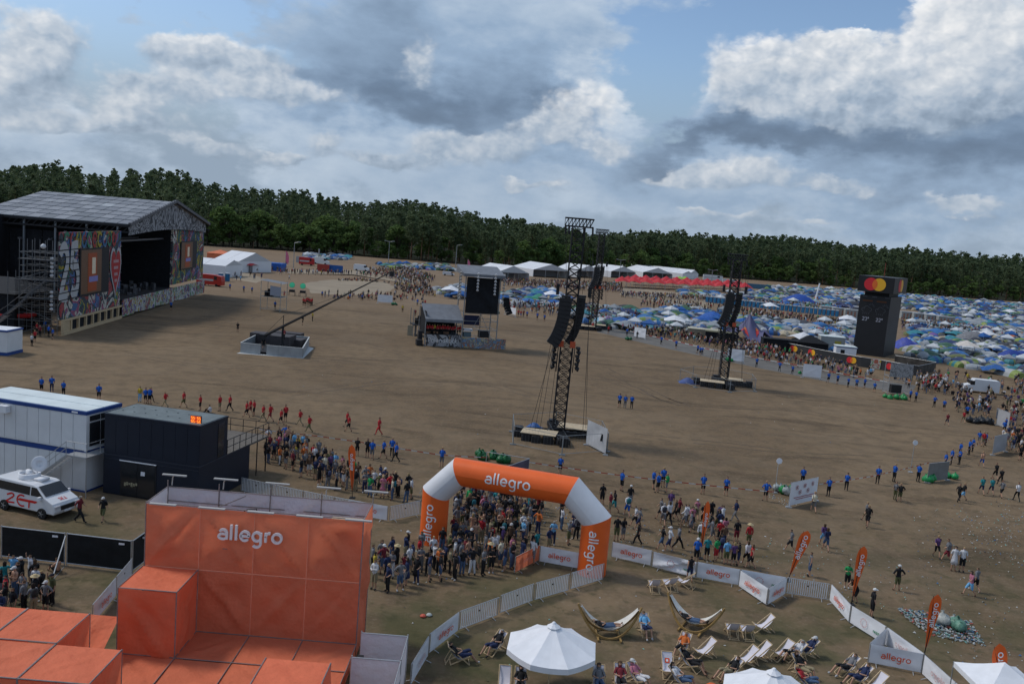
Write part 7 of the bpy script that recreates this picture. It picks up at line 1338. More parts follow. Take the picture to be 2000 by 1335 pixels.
def face(a, b): d = (b-a).normalized(); n = V((d.y, -d.x, 0)); n = n if n.y < 0 or abs(n.y) < .01 else -n; return d, n, (b-a).length
def disc(mb, o, d, n, u, z_, r, e, rng_=(0, 360)): mb.add([o+d*(u+r*math.cos(math.radians(t_)))+V((0, 0, z_+r*math.sin(math.radians(t_))))+n*e for t_ in np.linspace(rng_[0], rng_[1], 25)[:24 if rng_[1]-rng_[0] == 360 else 25]], [tuple(range(24 if rng_[1]-rng_[0] == 360 else 25))])
def logo(o, d, n, u, z_, r, parent):
    a, b, c = MB(), MB(), MB(); disc(a, o, d, n, u-r*.6, z_, r, .03); disc(b, o, d, n, u+r*.6, z_, r, .045)
    th = math.degrees(math.acos(.6)); p1 = [(-r*.6+r*math.cos(math.radians(t_)), r*math.sin(math.radians(t_))) for t_ in np.linspace(-th, th, 9)]; p2 = [(r*.6-r*math.cos(math.radians(t_)), -r*math.sin(math.radians(t_))) for t_ in np.linspace(-th, th, 9)]
    c.add([o+d*(u+x)+V((0, 0, z_+y))+n*.06 for x, y in p1[:-1]+p2[:-1]], [tuple(range(16))]); part('red_circle', a, M_mcr, parent); part('yellow_circle', b, M_mcy, parent); part('orange_overlap', c, M_mco, parent)
zl_ = (zt1+zt2)/2; o_, d, n, L_ = V((pts4[0].x, pts4[0].y, 0)), *face(pts4[0], pts4[1]); logo(o_, d, n, L_*.47, zl_, .85*(zt2-zt1)/2*.95, bt_); o2, d2, n2, L2 = V((pts4[1].x, pts4[1].y, 0)), *face(pts4[1], pts4[2])
if n2.x < 0: n2 = -n2
logo(o2, d2, n2, L2*.5, zl_, .85*(zt2-zt1)/2*.95, bt_)
o_, d, n, L_ = V((L0.x, L0.y, 0)), *face(L0, C0); M_dg = mat('board_grey_ink', (.30, .30, .34), .6); M_dim = mat('board_dim_ink', (.075, .075, .085), .6); tx = MB(); dm_ = MB(); og = MB()
for (u, txt) in ((.27, '23°'), (.72, '22°')):
    lettering(tx, txt, lambda a, b, e=0: o_+d*(L_*u+a)+V((0, 0, zc_*.60+b))+n*(.04+e), .52, .30)
    for (cx, cz, r, a0, a1) in ((0, 0, .55, 20, 200), (-.6, -.25, .4, 90, 270), (.6, -.2, .4, -90, 90)):
        ar = arc(cx, cz, r, r, a0, a1, 7)
        for p, q_ in zip(ar, ar[1:]): m2_ = math.hypot(q_[0]-p[0], q_[1]-p[1]); nx, nz = -(q_[1]-p[1])/m2_*.05, (q_[0]-p[0])/m2_*.05; dm_.add([o_+d*(L_*u+x)+V((0, 0, zc_*.78+z_))+n*.04 for x, z_ in ((p[0]-nx, p[1]-nz), (q_[0]-nx, q_[1]-nz), (q_[0]+nx, q_[1]+nz), (p[0]+nx, p[1]+nz))], [(0, 1, 2, 3)])
    for k in range(9): # rays and rain
        if k < 5: a_ = math.radians(10+k*32); p = (.85+.35*math.cos(a_), .5+.35*math.sin(a_)); q_ = (.85+.75*math.cos(a_), .5+.75*math.sin(a_))
        else: x = -.6+(k-5)*.4; p = (x, -.85); q_ = (x-.15, -1.25)
        m2_ = math.hypot(q_[0]-p[0], q_[1]-p[1]); nx, nz = -(q_[1]-p[1])/m2_*.045, (q_[0]-p[0])/m2_*.045; dm_.add([o_+d*(L_*u+xx)+V((0, 0, zc_*.78+z_))+n*.04 for xx, z_ in ((p[0]-nx, p[1]-nz), (q_[0]-nx, q_[1]-nz), (q_[0]+nx, q_[1]+nz), (p[0]+nx, p[1]+nz))], [(0, 1, 2, 3)])
    og.add([o_+d*(L_*u+x)+V((0, 0, zc_*.90+z_))+n*.04 for x, z_ in ((-1, 0), (1, 0), (1, .32), (-1, .32))], [(0, 1, 2, 3)])
for u in (.08, .40, .82): dm_.add([o_+d*(L_*u+x)+V((0, 0, zc_-.35+z_))+n*.04 for x, z_ in ((0, 0), (1.0, 0), (1.0, .2), (0, .2))], [(0, 1, 2, 3)])
o3, d3, n3, L3 = V((C0.x, C0.y, 0)), *face(C0, R1_)
if n3.x < 0: n3 = -n3
for k in range(6): dm_.add([o3+d3*(L3*(.3+.02*k)+x)+V((0, 0, zc_*(.42+.03*k)+z_))+n3*.04 for x, z_ in ((0, 0), (L3*.4, 0), (L3*.4, .12), (0, .12))], [(0, 1, 2, 3)])
part('temperatures', tx, M_dg, bt_); part('weather_icons', dm_, M_dim, bt_); part('day_names', og, mat('board_orange_ink', (.10, .035, .012), .6), bt_)
cfp = [(1530, 686), (1565, 693), (1600, 701), (1640, 709), (1680, 716), (1719, 722), (1756, 729), (1792, 734)]; cf = thing('compound_fence', 'black fence printed with red and yellow circles around the billboard tower', 'fence', at(1530, 686))
M_cf = mat('charcoal_sheet', (.035, .036, .038), .7, .2, .5); P_ = [at(x, y) for x, y in cfp]+[at(1826, 726), at(1746, 712)]
for k, (a, b) in enumerate(zip(P_, P_[1:])):
    d, n, L_ = face(a, b); mb = MB(); mb.add([a+V((0, 0, .05)), b+V((0, 0, .05)), b+V((0, 0, 1.9)), a+V((0, 0, 1.9))]+[a+V((0, 0, .05))-n*.08, b+V((0, 0, .05))-n*.08, b+V((0, 0, 1.9))-n*.08, a+V((0, 0, 1.9))-n*.08], [(0, 1, 2, 3), (7, 6, 5, 4), (3, 2, 6, 7), (0, 4, 5, 1), (1, 5, 6, 2), (0, 3, 7, 4)]); pn = part('fence_panel', mb, M_cf if k < 7 else mat('dark_print', (.05, .045, .04), .7, .5, .8), cf)
    tr_ = MB(); tr_.tube(a+V((0, 0, 1.94)), b+V((0, 0, 1.94)), .04, 4); part('top_rail', tr_, M_steel, cf)
    if k in (0, 1, 3, 5): logo(V((a.x, a.y, 0)), d, n, L_*.55, 1.0, .62, cf)
mb = MB(); a = P_[4].lerp(P_[5], .5); b = P_[5]; d, n, L_ = face(a, b); mb.add([a+n*.1+V((0, 0, .1)), b+n*.1+V((0, 0, .1)), b+n*.1+V((0, 0, 1.9)), a+n*.1+V((0, 0, 1.9))], [(0, 1, 2, 3)]); part('white_poster', mb, M_mur2, cf)
def pbox(px_, py_, w, dd, h, ang, m, lab, nm, cat, roof=None, rm=None, z0=0, extra=None):
    p_ = at(px_, py_, 0); t = thing(nm, lab, cat, p_, ang); loc('body', lambda b: b.box(0, w, 0, dd, z0, h), m, t)
    if roof == 'flat': loc('roof', lambda b: b.box(-.1, w+.1, -.1, dd+.1, h+.003, h+.15), rm or m, t)
    if roof == 'pyr': loc('roof', lambda b: b.add([(-.3, -.3, h), (w+.3, -.3, h), (w+.3, dd+.3, h), (-.3, dd+.3, h), (w/2, dd/2, h+1.5)], [(0, 1, 4), (1, 2, 4), (2, 3, 4), (3, 0, 4)]), rm or m, t)
    if extra: extra(t)
    return t
yb_ = lambda t: loc('poster', lambda b: b.box(3.0, 4.4, -.06, -.02, .6, 2.2), mat('dull_yellow2', (.40, .33, .05), .7), t)
pbox(1489, 684, 5.0, 3, 2.5, -.08, M_black, 'black bar hut beside the purple star tent', 'hut', 'hut', 'flat'); pbox(1521, 680, 8, 4, 1.9, -.1, M_black, 'long low black counter behind the compound fence', 'counter', 'counter')
pbox(1556, 684, 6.5, 6, 1.9, -.12, M_black, 'black pyramid roofed tent inside the compound', 'black_tent', 'tent', 'pyr', M_black); pbox(1601, 682, 5.2, 3.4, 3.0, -.15, mat('pale_grey_steel', (.30, .31, .30), .6), 'grey container with a yellow poster left of the billboard tower', 'container', 'container', 'flat', M_roofw, extra=yb_)
wn = lambda t: (loc('window', lambda b: b.box(.9, 1.7, -.05, -.0, 1.2, 2.0), M_glass, t), loc('trim', lambda b: b.box(-.05, 4.2, -.06, 2.6, 2.45, 2.6), M_bluet, t))
pbox(1631, 700, 4.0, 2.5, 2.6, -.15, M_white, 'white ticket cabin with blue trim touching the billboard tower', 'cabin', 'cabin', 'flat', M_roofw, extra=wn)
pbox(1342, 660, 7.5, 3.0, 2.2, -.2, mat('cream_counter', (.25, .22, .16), .7), 'cream food stall with a long white roof before the camping ground', 'food_stall', 'stall', 'flat', mat('cream_roof', (.45, .42, .32), .7)); pbox(1376, 668, 6.5, 3.0, 2.4, -.2, M_black, 'dark food stall beside the purple star tent', 'food_stall', 'stall', 'flat', mat('olive_roof', (.16, .15, .09), .7))
# star shaped tent
sc0 = at(1468, 668, 0); sc0 = sc0+V((0, 4, 0)); stt = thing('star_tent', 'purple grey star shaped tent printed with red bulls', 'tent', sc0); mb = MB(); Rm, Hs = 7.8, 6.2
def starf(u, v):
    th = u*2*math.pi; k = abs(math.cos(2.5*(th-4.712))); rr = (4.6+(Rm-4.6)*k**2.2); zr = 2.6*(1-k**1.5); r = rr*v; z_ = zr*v+(Hs)*(1-v)**1.9*(1-.0*v)+zr*0; return sc0+V((r*math.cos(th), r*math.sin(th), max(z_, zr*v)))
mb.grid(starf, 60, 8); part('canopy', mb, mat('purple_grey_cloth', (.085, .085, .17), .6, .08, .4), stt, True); pl_ = MB(); pl_.tube(sc0, sc0+V((0, 0, Hs)), .1, 6); part('mast', pl_, M_steel, stt)
for (u0, sgn) in ((.655, 1), (.845, -1)):
    for nm, pts2, m in (('bull_print', [(-.06, .60), (-.03, .48), (.02, .46), (.06, .52), (.08, .66), (.05, .64), (.03, .72), (.0, .63), (-.03, .68), (-.05, .62)], mat('bull_red', (.42, .03, .03), .6)), ('sun_print', [(.03*math.cos(t_)-.005, .52+.065*math.sin(t_)) for t_ in np.linspace(0, 6.28, 11)[:-1]], mat('sun_yellow', (.62, .36, .03), .6))):
        mb = MB(); e_ = .10 if nm == 'bull_print' else .06; mb.add([starf(u0+sgn*x*.8, z_)+V((0, -e_, e_)) for x, z_ in pts2], [tuple(range(len(pts2)))]); part(nm, mb, m, stt)
# ------------------------------------------------------------------ marquees
M_mq = mat('white_marquee_roof', (.66, .67, .69), .5, .04, .2); M_mg = mat('grey_gable', (.48, .49, .50), .7)
def marquee(fa, ba, wd, lab, zr=6.3, ze=3.4, close=False, extra=1.25):
    f = at(*fa, zr); b = at(*ba, zr); f.z = b.z = 0; d = (b-f).normalized(); b = f+d*min((b-f).length*extra, 60); n = V((-d.y, d.x, 0)); t = thing('marquee', lab, 'marquee', f, group='white marquees along the wood')
    for s_ in (-1, 1):
        L_ = (b-f).length; ns = max(2, int(L_/5))
        for k in range(ns): p = f+d*(L_*k/ns+.05); q_ = f+d*(L_*(k+1)/ns-.05); mb = MB(); mb.add([p+V((0, 0, zr)), q_+V((0, 0, zr)), q_+n*s_*wd/2+V((0, 0, ze)), p+n*s_*wd/2+V((0, 0, ze))], [(0, 1, 2, 3)]); part('roof_panel', mb, M_mq, t)
        mb = MB(); mb.add([f+n*s_*wd/2+V((0, 0, .1)), b+n*s_*wd/2+V((0, 0, .1)), b+n*s_*wd/2+V((0, 0, ze)), f+n*s_*wd/2+V((0, 0, ze))], [(0, 1, 2, 3)]); part('side_wall', mb, M_mq, t)
    for e in (f, b): mb = MB(); mb.add([e+V((0, 0, zr-.05)), e+n*wd/2+V((0, 0, ze)), e-n*wd/2+V((0, 0, ze))], [(0, 1, 2)]); part('gable', mb, M_mg, t)
    if close: mb = MB(); mb.add([f+n*wd/2, f-n*wd/2, f-n*wd/2+V((0, 0, ze)), f+n*wd/2+V((0, 0, ze))], [(0, 1, 2, 3)]); part('front_wall', mb, M_mq, t)
    else: mb = MB(); [mb.tube(f+n*wd*k, f+n*wd*k+V((0, 0, ze)), .12, 5) for k in (-.5, -.17, .17, .5)]; part('front_posts', mb, M_steel, t); mb = MB(); mb.add([f+d*9+n*wd*.48, f+d*9-n*wd*.48, f+d*9-n*wd*.48+V((0, 0, ze)), f+d*9+n*wd*.48+V((0, 0, ze))], [(0, 1, 2, 3)]); part('inner_wall', mb, mat('inner_grey', (.30, .30, .31), .8), t)
for fa, ba, wd, lab in (((1004, 519), (966, 514), 17, 'leftmost white marquee in the row below the wood'), ((1079, 516), (1044, 511), 20, 'second white marquee from left left of the tall tower'), ((1152, 518), (1117, 514), 18, 'white marquee seen right behind the nearest tower'), ((1219, 520), (1181, 515.5), 18, 'white marquee right of the farthest tower'), ((1286, 523), (1252, 518), 18, 'rightmost white marquee with a grey gable above red parasols')): marquee(fa, ba, wd, lab)
marquee((1357, 527), (1240, 515), 11, 'long low white hall behind the marquees on the right', 5.5, 3.2, True); marquee((1345, 529.5), (1262, 520), 10, 'second long white hall just in front of the longer one', 4.6, 3.0, True)
marquee((500, 494), (462, 489.5), 14, 'large white marquee with a blue front beside the stage', 6.4, 3.6, True); marquee((458, 508), (392, 502), 11, 'white box shaped tent right beside the painted stage', 5.0, 3.4, True)
t = pbox(478, 524, 13, 5, 2.7, -.1, mat('blue_sheet', (.02, .10, .38), .6, .15, .5), 'bright blue awning stall in front of the large marquee', 'awning_stall', 'stall'); t = pbox(404, 503, 9, 5, 2.0, -.2, mat('orange_tent', (.60, .16, .07), .7, .1, .5), 'long orange tent behind the white box tent', 'orange_tent', 'tent', 'pyr', mat('orange_tent', (.60, .16, .07), .7, .1, .5))
def para(px_, py_, w, h, col, lab, ze=2.3, nm='canopy', cat='canopy', grp=None, folds=False):
    p_ = at(px_, py_, 0); t = thing(nm, lab, cat, p_, random.uniform(-.3, .3), grp); cs_ = [(-w/2, -w/2), (w/2, -w/2), (w/2, w/2), (-w/2, w/2)]
    m = mat('canopy_'+'%02d%02d%02d' % tuple(int(q_*99) for q_ in col), col, .55, .08, .6); mb = MB()
    for i in range(4): a, b = cs_[i], cs_[(i+1) % 4]; mb.add([(0, 0, ze+h), (*a, ze), ((a[0]+b[0])/2*1.0, (a[1]+b[1])/2, ze+.25*h), (*b, ze)], [(0, 1, 2), (0, 2, 3)])
    part('roof', mb, m, t, local=True); mb = MB(); [mb.tube((*c, 0), (*c, ze), .05, 4) for c in cs_]; part('legs', mb, M_steel, t, local=True)
for k in range(21):
    u = k/20; para(1213+u*240, 561+u*10-1.5*(k % 2), 6.4, 2.5, (.46, .025, .03), 'bright red peaked canopy in the long red row', 2.4, 'red_canopy', 'canopy', 'red peaked canopies in a row')
for k in range(11): u = k/10; para(1240+u*200, 556+u*9.5, 6.4, 2.5, (.44, .02, .03), 'red peaked canopy in the rear of the red row', 2.4, 'red_canopy', 'canopy', 'red peaked canopies in a row')
for (x, y, c, lab) in ((1326, 549, (.22, .45, .05), 'lime green canopy behind the red row'), (1337, 549, (.22, .45, .05), 'lime green canopy right of the other lime one'), (1315, 640, (.66, .67, .69), 'small white pavilion before the camp beside the food stall'), (1652, 634, (.66, .67, .69), 'white ridge pavilion left of the billboard tower'), (1566, 676, (.6, .6, .62), 'wide white pavilion beyond the star tent'), (1076, 586, (.66, .67, .69), 'small white pavilion right of the green tarp'), (1502, 607, (.66, .67, .69), 'white canopy between toilets and colourful domes'), (880, 578, (.66, .67, .69), 'low white pavilion behind the control stage'), (1885, 690, (.55, .5, .45), 'beige pavilion right of the billboard tower'), (1925, 665, (.6, .6, .62), 'white canopy at the right among domes'), (1970, 615, (.6, .6, .62), 'white canopy near the wood at the right edge'), (484, 527, (.46, .03, .03), 'small red parasol before the blue awning')):
    para(x, y+4, 5, 1.4, c, lab, 2.3)
# portable toilets and washing containers
tb_m = MB(); tb_m.box(-.55, .55, -.55, .55, 0, 2.1); rf_m = MB(); rf_m.box(-.6, .6, -.6, .6, 2.1, 2.3); dr_m = MB(); dr_m.box(-.38, .38, -.60, -.56, .15, 2.0)
TB, TR, TD = tb_m.mesh('cabin', mat('toilet_blue', (.02, .12, .26), .5)), rf_m.mesh('roof', mat('toilet_white', (.5, .52, .54), .5)), dr_m.mesh('door', mat('toilet_door', (.03, .17, .33), .5))
def toilet(p_, rz, lab, grp): t = thing('portable_toilet', lab, 'portable toilet', p_, rz, grp); link('cabin', TB, t); link('roof', TR, t); link('door', TD, t)
tA, tB = at(1381, 590), at(1634, 618); nT = min(int((tB-tA).length/1.35), 72); ang = math.atan2((tB-tA).y, (tB-tA).x)
for k in range(nT): toilet(tA.lerp(tB, k/(nT-1)), ang, 'blue portable toilet in the long row', 'blue portable toilets in the long row')
for k, x in enumerate((431, 444)): toilet(at(x, 549), .1, ['blue portable toilet right beside the fire engine', 'second blue portable toilet from the fire engine'][k], 'pair of toilets by the stage')
for k, (x, y, n) in enumerate(((1602, 612, 3), (1760, 622, 4))):
    for j in range(n): pbox(x+j*24, y+j*3.2, 5.6, 2.6, 2.6, -.12, mat('pale_grey_steel', (.30, .31, .30), .6), ['grey washing container left of the billboard tower', 'grey washing container right of the billboard tower'][k], 'washing_container', 'container', 'flat', mat('pale_roof2', (.38, .39, .40), .6), extra=lambda t: [loc('door', lambda b: b.box(.6+q_*1.2, 1.2+q_*1.2, -.05, -.01, .2, 2.1), mat('rust_door', (.30, .16, .12), .7), t) for q_ in range(4)])
# lamp masts
for k, (x, yb, yt, arms) in enumerate(((573, 523, 474, 1), (622, 515, 486, 0), (758, 518, 472, 2), (889, 530, 479, 1), (985, 520, 484, 2), (1057, 522, 488, 2), (1209, 548, 508, 2), (1388, 565, 528, 2), (970, 545, 519, 0), (976, 545, 522, 0))):
    p_ = at(x, yb); tp = aty(x+(yb-yt)*.09, yt, p_.y).z; t = thing('lamp_post', ['grey lamp post with one arm right of the white marquee', 'short lamp post before the trees by the red kiosk', 'twin armed lamp post before the tall red trunks', 'tall lamp post left of the black screen tower', 'twin lamp post behind the leftmost marquee', 'twin lamp post behind the second marquee', 'brownish lamp post beside the farthest tower', 'lamp post behind the right end of the red canopies', 'short grey column at the left of the marquees', 'second short grey column at the left of the marquees'][k], 'lamp post', p_); mb = MB(); mb.tube(p_, p_+V((0, 0, tp)), .16 if arms else .3, 6, .1 if arms else .3); part('post', mb, mat('post_grey', (.25, .26, .27), .6), t)
    if arms:
        for s_ in ((1,) if arms == 1 else (-1, 1)): mb = MB(); mb.tube(p_+V((0, 0, tp)), p_+V((s_*1.8, 0, tp+.3)), .07, 4); mb.cbox(p_+V((s_*1.9, 0, tp+.25)), 1.0, .4, .2); part('lamp_arm', mb, M_steel, t)
# vehicles
def vehicle(px_, py_, L_, Hh, ang, col, lab, nm='parked_van', cat='van', boxy=False, beacon=False):
    p_ = at(px_, py_); t = thing(nm, lab, cat, p_, ang); w = 1.9; prof_ = [(0, .35), (0, Hh*.95), (.15, Hh), (L_*.70, Hh), (L_*.83, Hh*.58), (L_*.98, Hh*.48), (L_, .35)] if not boxy else [(0, .4), (0, Hh), (L_*.72, Hh), (L_*.73, Hh*.95), (L_*.97, Hh*.92), (L_, Hh*.5), (L_, .4)]
    mb = MB(); n = len(prof_); mb.add([(x-L_/2, -w/2, z_) for x, z_ in prof_]+[(x-L_/2, w/2, z_) for x, z_ in prof_], [tuple(range(n))[::-1], tuple(range(n, 2*n))]+[(i, (i+1) % n, n+(i+1) % n, n+i) for i in range(n)]); part('body', mb, mat('paint_'+'%02d%02d%02d' % tuple(int(q_*99) for q_ in col), col, .3, .04, 1), t, local=True)
    mb = MB(); mb.box(L_*.20, L_*.32, -w/2-.02, w/2+.02, Hh*.58, Hh*.88); part('window', mb, M_glass, t, local=True)
    for x in (-L_*.30, L_*.30): mb = MB(); mb.tube((x, -w/2-.04, .36), (x, w/2+.04, .36), .36, 12); part('wheel', mb, mat('tyre', (.02, .02, .02), .9), t, local=True)
    if boxy: mb = MB(); mb.box(-L_*.45, L_*.18, -w/2-.03, w/2+.03, Hh*.45, Hh*.62); part('stripe', mb, mat('dull_white', (.42, .42, .42), .6), t, local=True)
vehicle(1912, 766, 5.6, 2.3, math.pi-.2, (.62, .63, .65), 'white van parked among people near the right edge'); vehicle(411, 558, 7.0, 3.0, -.15, (.42, .03, .02), 'red fire engine between the stage and the toilets', 'fire_engine', 'fire engine', True); vehicle(599, 518, 6.0, 3.2, .1, (.42, .03, .03), 'red fire engine before the trees left of the white van', 'fire_engine', 'fire engine', True); vehicle(627, 516, 7.0, 2.9, -.1, (.62, .63, .62), 'white camper van behind the red and blue panels', 'camper_van', 'van'); vehicle(706, 529, 6.0, 2.5, -.1, (.62, .63, .65), 'white van by the crowd right of the blue panel')
vehicle(876, 538, 5, 1.6, .1, (.6, .6, .62), 'white car between domes and the screen tower', 'parked_car', 'car'); vehicle(918, 526, 5.5, 1.8, 0, (.55, .56, .6), 'pale car behind the grey roofed tower', 'parked_car', 'car'); vehicle(1392, 548, 12, 3.4, 0, (.55, .57, .58), 'long white trailer behind the red canopies', 'trailer', 'trailer', True); vehicle(1428, 556, 10, 3.0, -.1, (.5, .52, .52), 'second white trailer right of the longer one', 'trailer', 'trailer', True)
for (x, y, w, c, lab) in ((619, 529, 4.5, (.30, .04, .03), 'red fence panel left of the blue one'), (635, 530, 6.5, (.02, .09, .30), 'blue fence panel right of the red one'), (578, 512, 3, (.3, .31, .32), 'white notice board by the lamp post'), (463, 530, 5, (.16, .16, .17), 'grey board between the toilets and the red parasol'), (1432, 560, 20, (.06, .14, .22), 'long blue shed roof behind the camping ground')): pbox(x, y, w, .3, 2.6, -.05, mat('board_'+lab[:5].replace(' ', ''), c, .7, .1, 1), lab, 'fence_board' if 'panel' in lab else 'notice_board' if 'board' in lab else 'shed', 'panel' if 'panel' in lab else 'board' if 'board' in lab else 'shed')
for (x, y, h, c, lab) in ((557, 520, 6, (.6, .15, .25), 'pink and white feather flag by the blue awning'), (912, 532, 6, (.65, .05, .25), 'bright pink feather flag above the grey roofed tower')):
    p_ = at(x, y); t = thing('feather_flag', lab, 'flag', p_); mb = MB(); mb.tube(p_, p_+V((0, 0, h)), .05, 4); part('pole', mb, M_steel, t); mb = MB(); mb.grid(lambda u, v: p_+V((u*1.3*math.sin(math.pi*min(1, v*.75+.25))**.5, .1*math.sin(v*4), 1+v*(h-1))), 2, 6); part('flag_cloth', mb, mat('pink_flag', c, .6), t)
# ------------------------------------------------------------------ camping ground
def tentmesh(kind, seed):
    R_ = random.Random(seed); mb = MB(); mi = []
    if kind == 'dome':
        w, l, h = R_.uniform(.9, 1.3), R_.uniform(1.1, 1.7), R_.uniform(1.0, 1.4); nu, nv = 8, 4
        for j in range(nv+1):
            a = j/nv*math.pi/2
            for i in range(nu): th = i/nu*2*math.pi; mb.v.append((w*math.cos(th)*math.cos(a)**.8*(1.0 if i % 2 else 1.08), l*math.sin(th)*math.cos(a)**.8*(1.0 if i % 2 else 1.08), h*math.sin(a)))
        for j in range(nv):
            for i in range(nu): mb.f.append((j*nu+i, j*nu+(i+1) % nu, (j+1)*nu+(i+1) % nu, (j+1)*nu+i)); mi.append(1 if (i in (1, 2) and j < 3) or (seed % 2 and j == 3) else 0)
    elif kind == 'tunnel':
        w, l, h = R_.uniform(1.0, 1.5), R_.uniform(2, 3), R_.uniform(1.2, 1.7); n = 6; m = 4; hs_ = [.75, 1, .95, .8, .45]
        for j in range(m+1):
            for i in range(n+1): a = math.pi*i/n; mb.v.append((w*math.cos(a)*hs_[j]**.5, -l+2*l*j/m, h*math.sin(a)*hs_[j]))
        for j in range(m):
            for i in range(n): mb.f.append((j*(n+1)+i, j*(n+1)+i+1, (j+1)*(n+1)+i+1, (j+1)*(n+1)+i)); mi.append(1 if j == 0 or (seed % 2 and j == 2) else 0)
        mb.f.append(tuple(range(n, -1, -1))); mi.append(1); mb.f.append(tuple(m*(n+1)+i for i in range(n+1))); mi.append(0)
    elif kind == 'pavilion':
        w = R_.uniform(1.4, 1.7); z = 2.0; cs_ = [(-w, -w), (w, -w), (w, w), (-w, w)]
        for i in range(4): a, b = cs_[i], cs_[(i+1) % 4]; mb.add([(0, 0, z+.9), (*a, z), (*b, z)], [(0, 1, 2)]); mi.append(0); mb.add([(*a, z), (*b, z), (*b, z-.3), (*a, z-.3)], [(0, 1, 2, 3)]); mi.append(0); mb.tube((*a, 0), (*a, z), .04, 4, cap=False); mi += [1]*4
    else:   # tarp stretched over poles
        w, l, z = R_.uniform(2.2, 3.4), R_.uniform(2, 2.8), R_.uniform(1.5, 2.2); mb.grid(lambda u, v: ((u-.5)*2*w, (v-.5)*2*l, z*(.55+.45*math.sin(math.pi*u)**1.5)*(.8+.2*math.cos((v-.5)*5))+.12*math.sin(u*11+v*7)), 6, 4); mi += [0]*24
        for s_ in (-1, 1): mb.tube((s_*w*.95, -l*.9, 0), (s_*w*.95, -l*.9, z*.6), .04, 4, cap=False); mi += [1]*4
    return mb, mi
TENTS = [(k, *tentmesh(k, s_)) for k, s_ in (('dome', 0), ('dome', 1), ('dome', 2), ('dome', 3), ('dome', 4), ('tunnel', 5), ('tunnel', 6), ('tunnel', 7), ('pavilion', 8), ('tarp', 9), ('tarp', 10))]
M_t2 = [mat('tent_trim_pale', (.30, .32, .34), .55, .08, 2), mat('tent_trim_dark', (.05, .055, .07), .6, .1, 2), mat('tent_trim_lime', (.20, .26, .07), .55, .1, 2), mat('tent_trim_blue', (.03, .11, .27), .55, .1, 2)]
TM = {}
for i, (k, mb, mi) in enumerate(TENTS):
    for j, m2 in enumerate(M_t2): me = mb.mesh('tent', [M_objs, m2], smooth=False); me.polygons.foreach_set('material_index', mi); TM[i, j] = me
TC = [('blue', (.02, .09, .28)), ('blue', (.04, .14, .34)), ('navy', (.03, .045, .12)), ('teal', (.04, .19, .23)), ('dark green', (.04, .10, .06)), ('olive', (.14, .16, .07)), ('grey', (.22, .24, .26)), ('pale grey', (.33, .35, .36)), ('white', (.50, .52, .54)), ('lime', (.22, .29, .07)), ('orange', (.45, .13, .05)), ('purple', (.14, .08, .24)), ('light blue', (.20, .40, .55)), ('dark grey', (.08, .085, .09)), ('red', (.45, .05, .04)), ('beige', (.38, .32, .22))]
TW_ = [7, 6, 5, 6, 7, 6, 10, 8, 4, 3, 1.5, 1, 5, 7, .7, 4]
CAMP = [([(1240, 648), (1262, 610), (1345, 600), (1395, 612), (1640, 640), (1655, 700), (1560, 655), (1500, 655), (1425, 640), (1400, 652), (1340, 650)], 2.7), ([(1095, 618), (1130, 598), (1240, 605), (1245, 645), (1180, 640)], 2.8),
        ([(1770, 650), (1800, 610), (2010, 618), (2030, 738), (1985, 742), (1900, 720), (1840, 712), (1775, 695)], 2.6), ([(1640, 625), (1680, 625), (1690, 690), (1650, 690)], 2.8),
        ([(975, 575), (1060, 566), (1115, 582), (1105, 598), (1020, 600), (980, 592)], 2.9), ([(1400, 578), (1470, 572), (1650, 580), (1680, 606), (1560, 600), (1400, 590)], 3.2), ([(1650, 570), (1800, 578), (2010, 596), (2010, 622), (1800, 608), (1660, 590)], 3.3),
        ([(735, 515), (870, 518), (890, 530), (760, 524)], 3.4), ([(1330, 568), (1400, 572), (1400, 582), (1335, 578)], 3.0), ([(850, 565), (905, 560), (905, 582), (860, 580)], 3.4), ([(595, 497), (680, 500), (680, 508), (600, 506)], 3.4), ([(1500, 560), (1680, 568), (1660, 582), (1480, 574)], 3.6)]
RT = random.Random(21); allt = []
for poly_, gap in CAMP:
    for p_ in fill(poly_, 1100, gap*.9, RT):
        if RT.random() < .10: continue
        px_, py_, w_ = proj(p_); 
        if (p_-sc0).length < 8 or (p_.x-L0.x)**2+(p_.y-L0.y)**2 < 9: continue
        k = RT.choices(range(11), [5, 5, 5, 5, 4, 4, 4, 4, 1.5, 2.0, 2.0])[0]; c = RT.choices(TC, TW_)[0]
        if k >= 9: c = RT.choice([TC[0], TC[13], TC[1], TC[4], TC[6], TC[2], TC[3]])
        if k == 8: c = RT.choice([TC[8], TC[8], TC[0], TC[6]])
        sx_, sy_, _ = proj((p_.x+.1, p_.y, 0)); p_.z = hill(p_.x, p_.y); allt.append((w_, p_, k, c, RT.choices(range(4), [5, 4, 1, 2])[0], RT.uniform(0, 6.28), RT.uniform(.78, 1.12), px_, py_))
allt.sort(key=lambda t: t[0]); print('tents', len(allt))
def zone(px_, py_):
    if px_ < 1110: return 'left of the nearest tower'
    if px_ < 1260: return 'beside the farthest tower'
    if px_ < 1400: return 'behind the food stalls'
    if px_ < 1530: return 'behind the star tent'
    if px_ < 1670: return 'left of the billboard'
    return 'right of the billboard' if px_ < 1880 else 'near the right edge'
KN = {'dome': 'dome tent', 'tunnel': 'tunnel tent', 'pavilion': 'camping pavilion', 'tarp': 'stretched tarpaulin shelter'}; TRM = ['pale', 'dark', 'lime', 'blue']
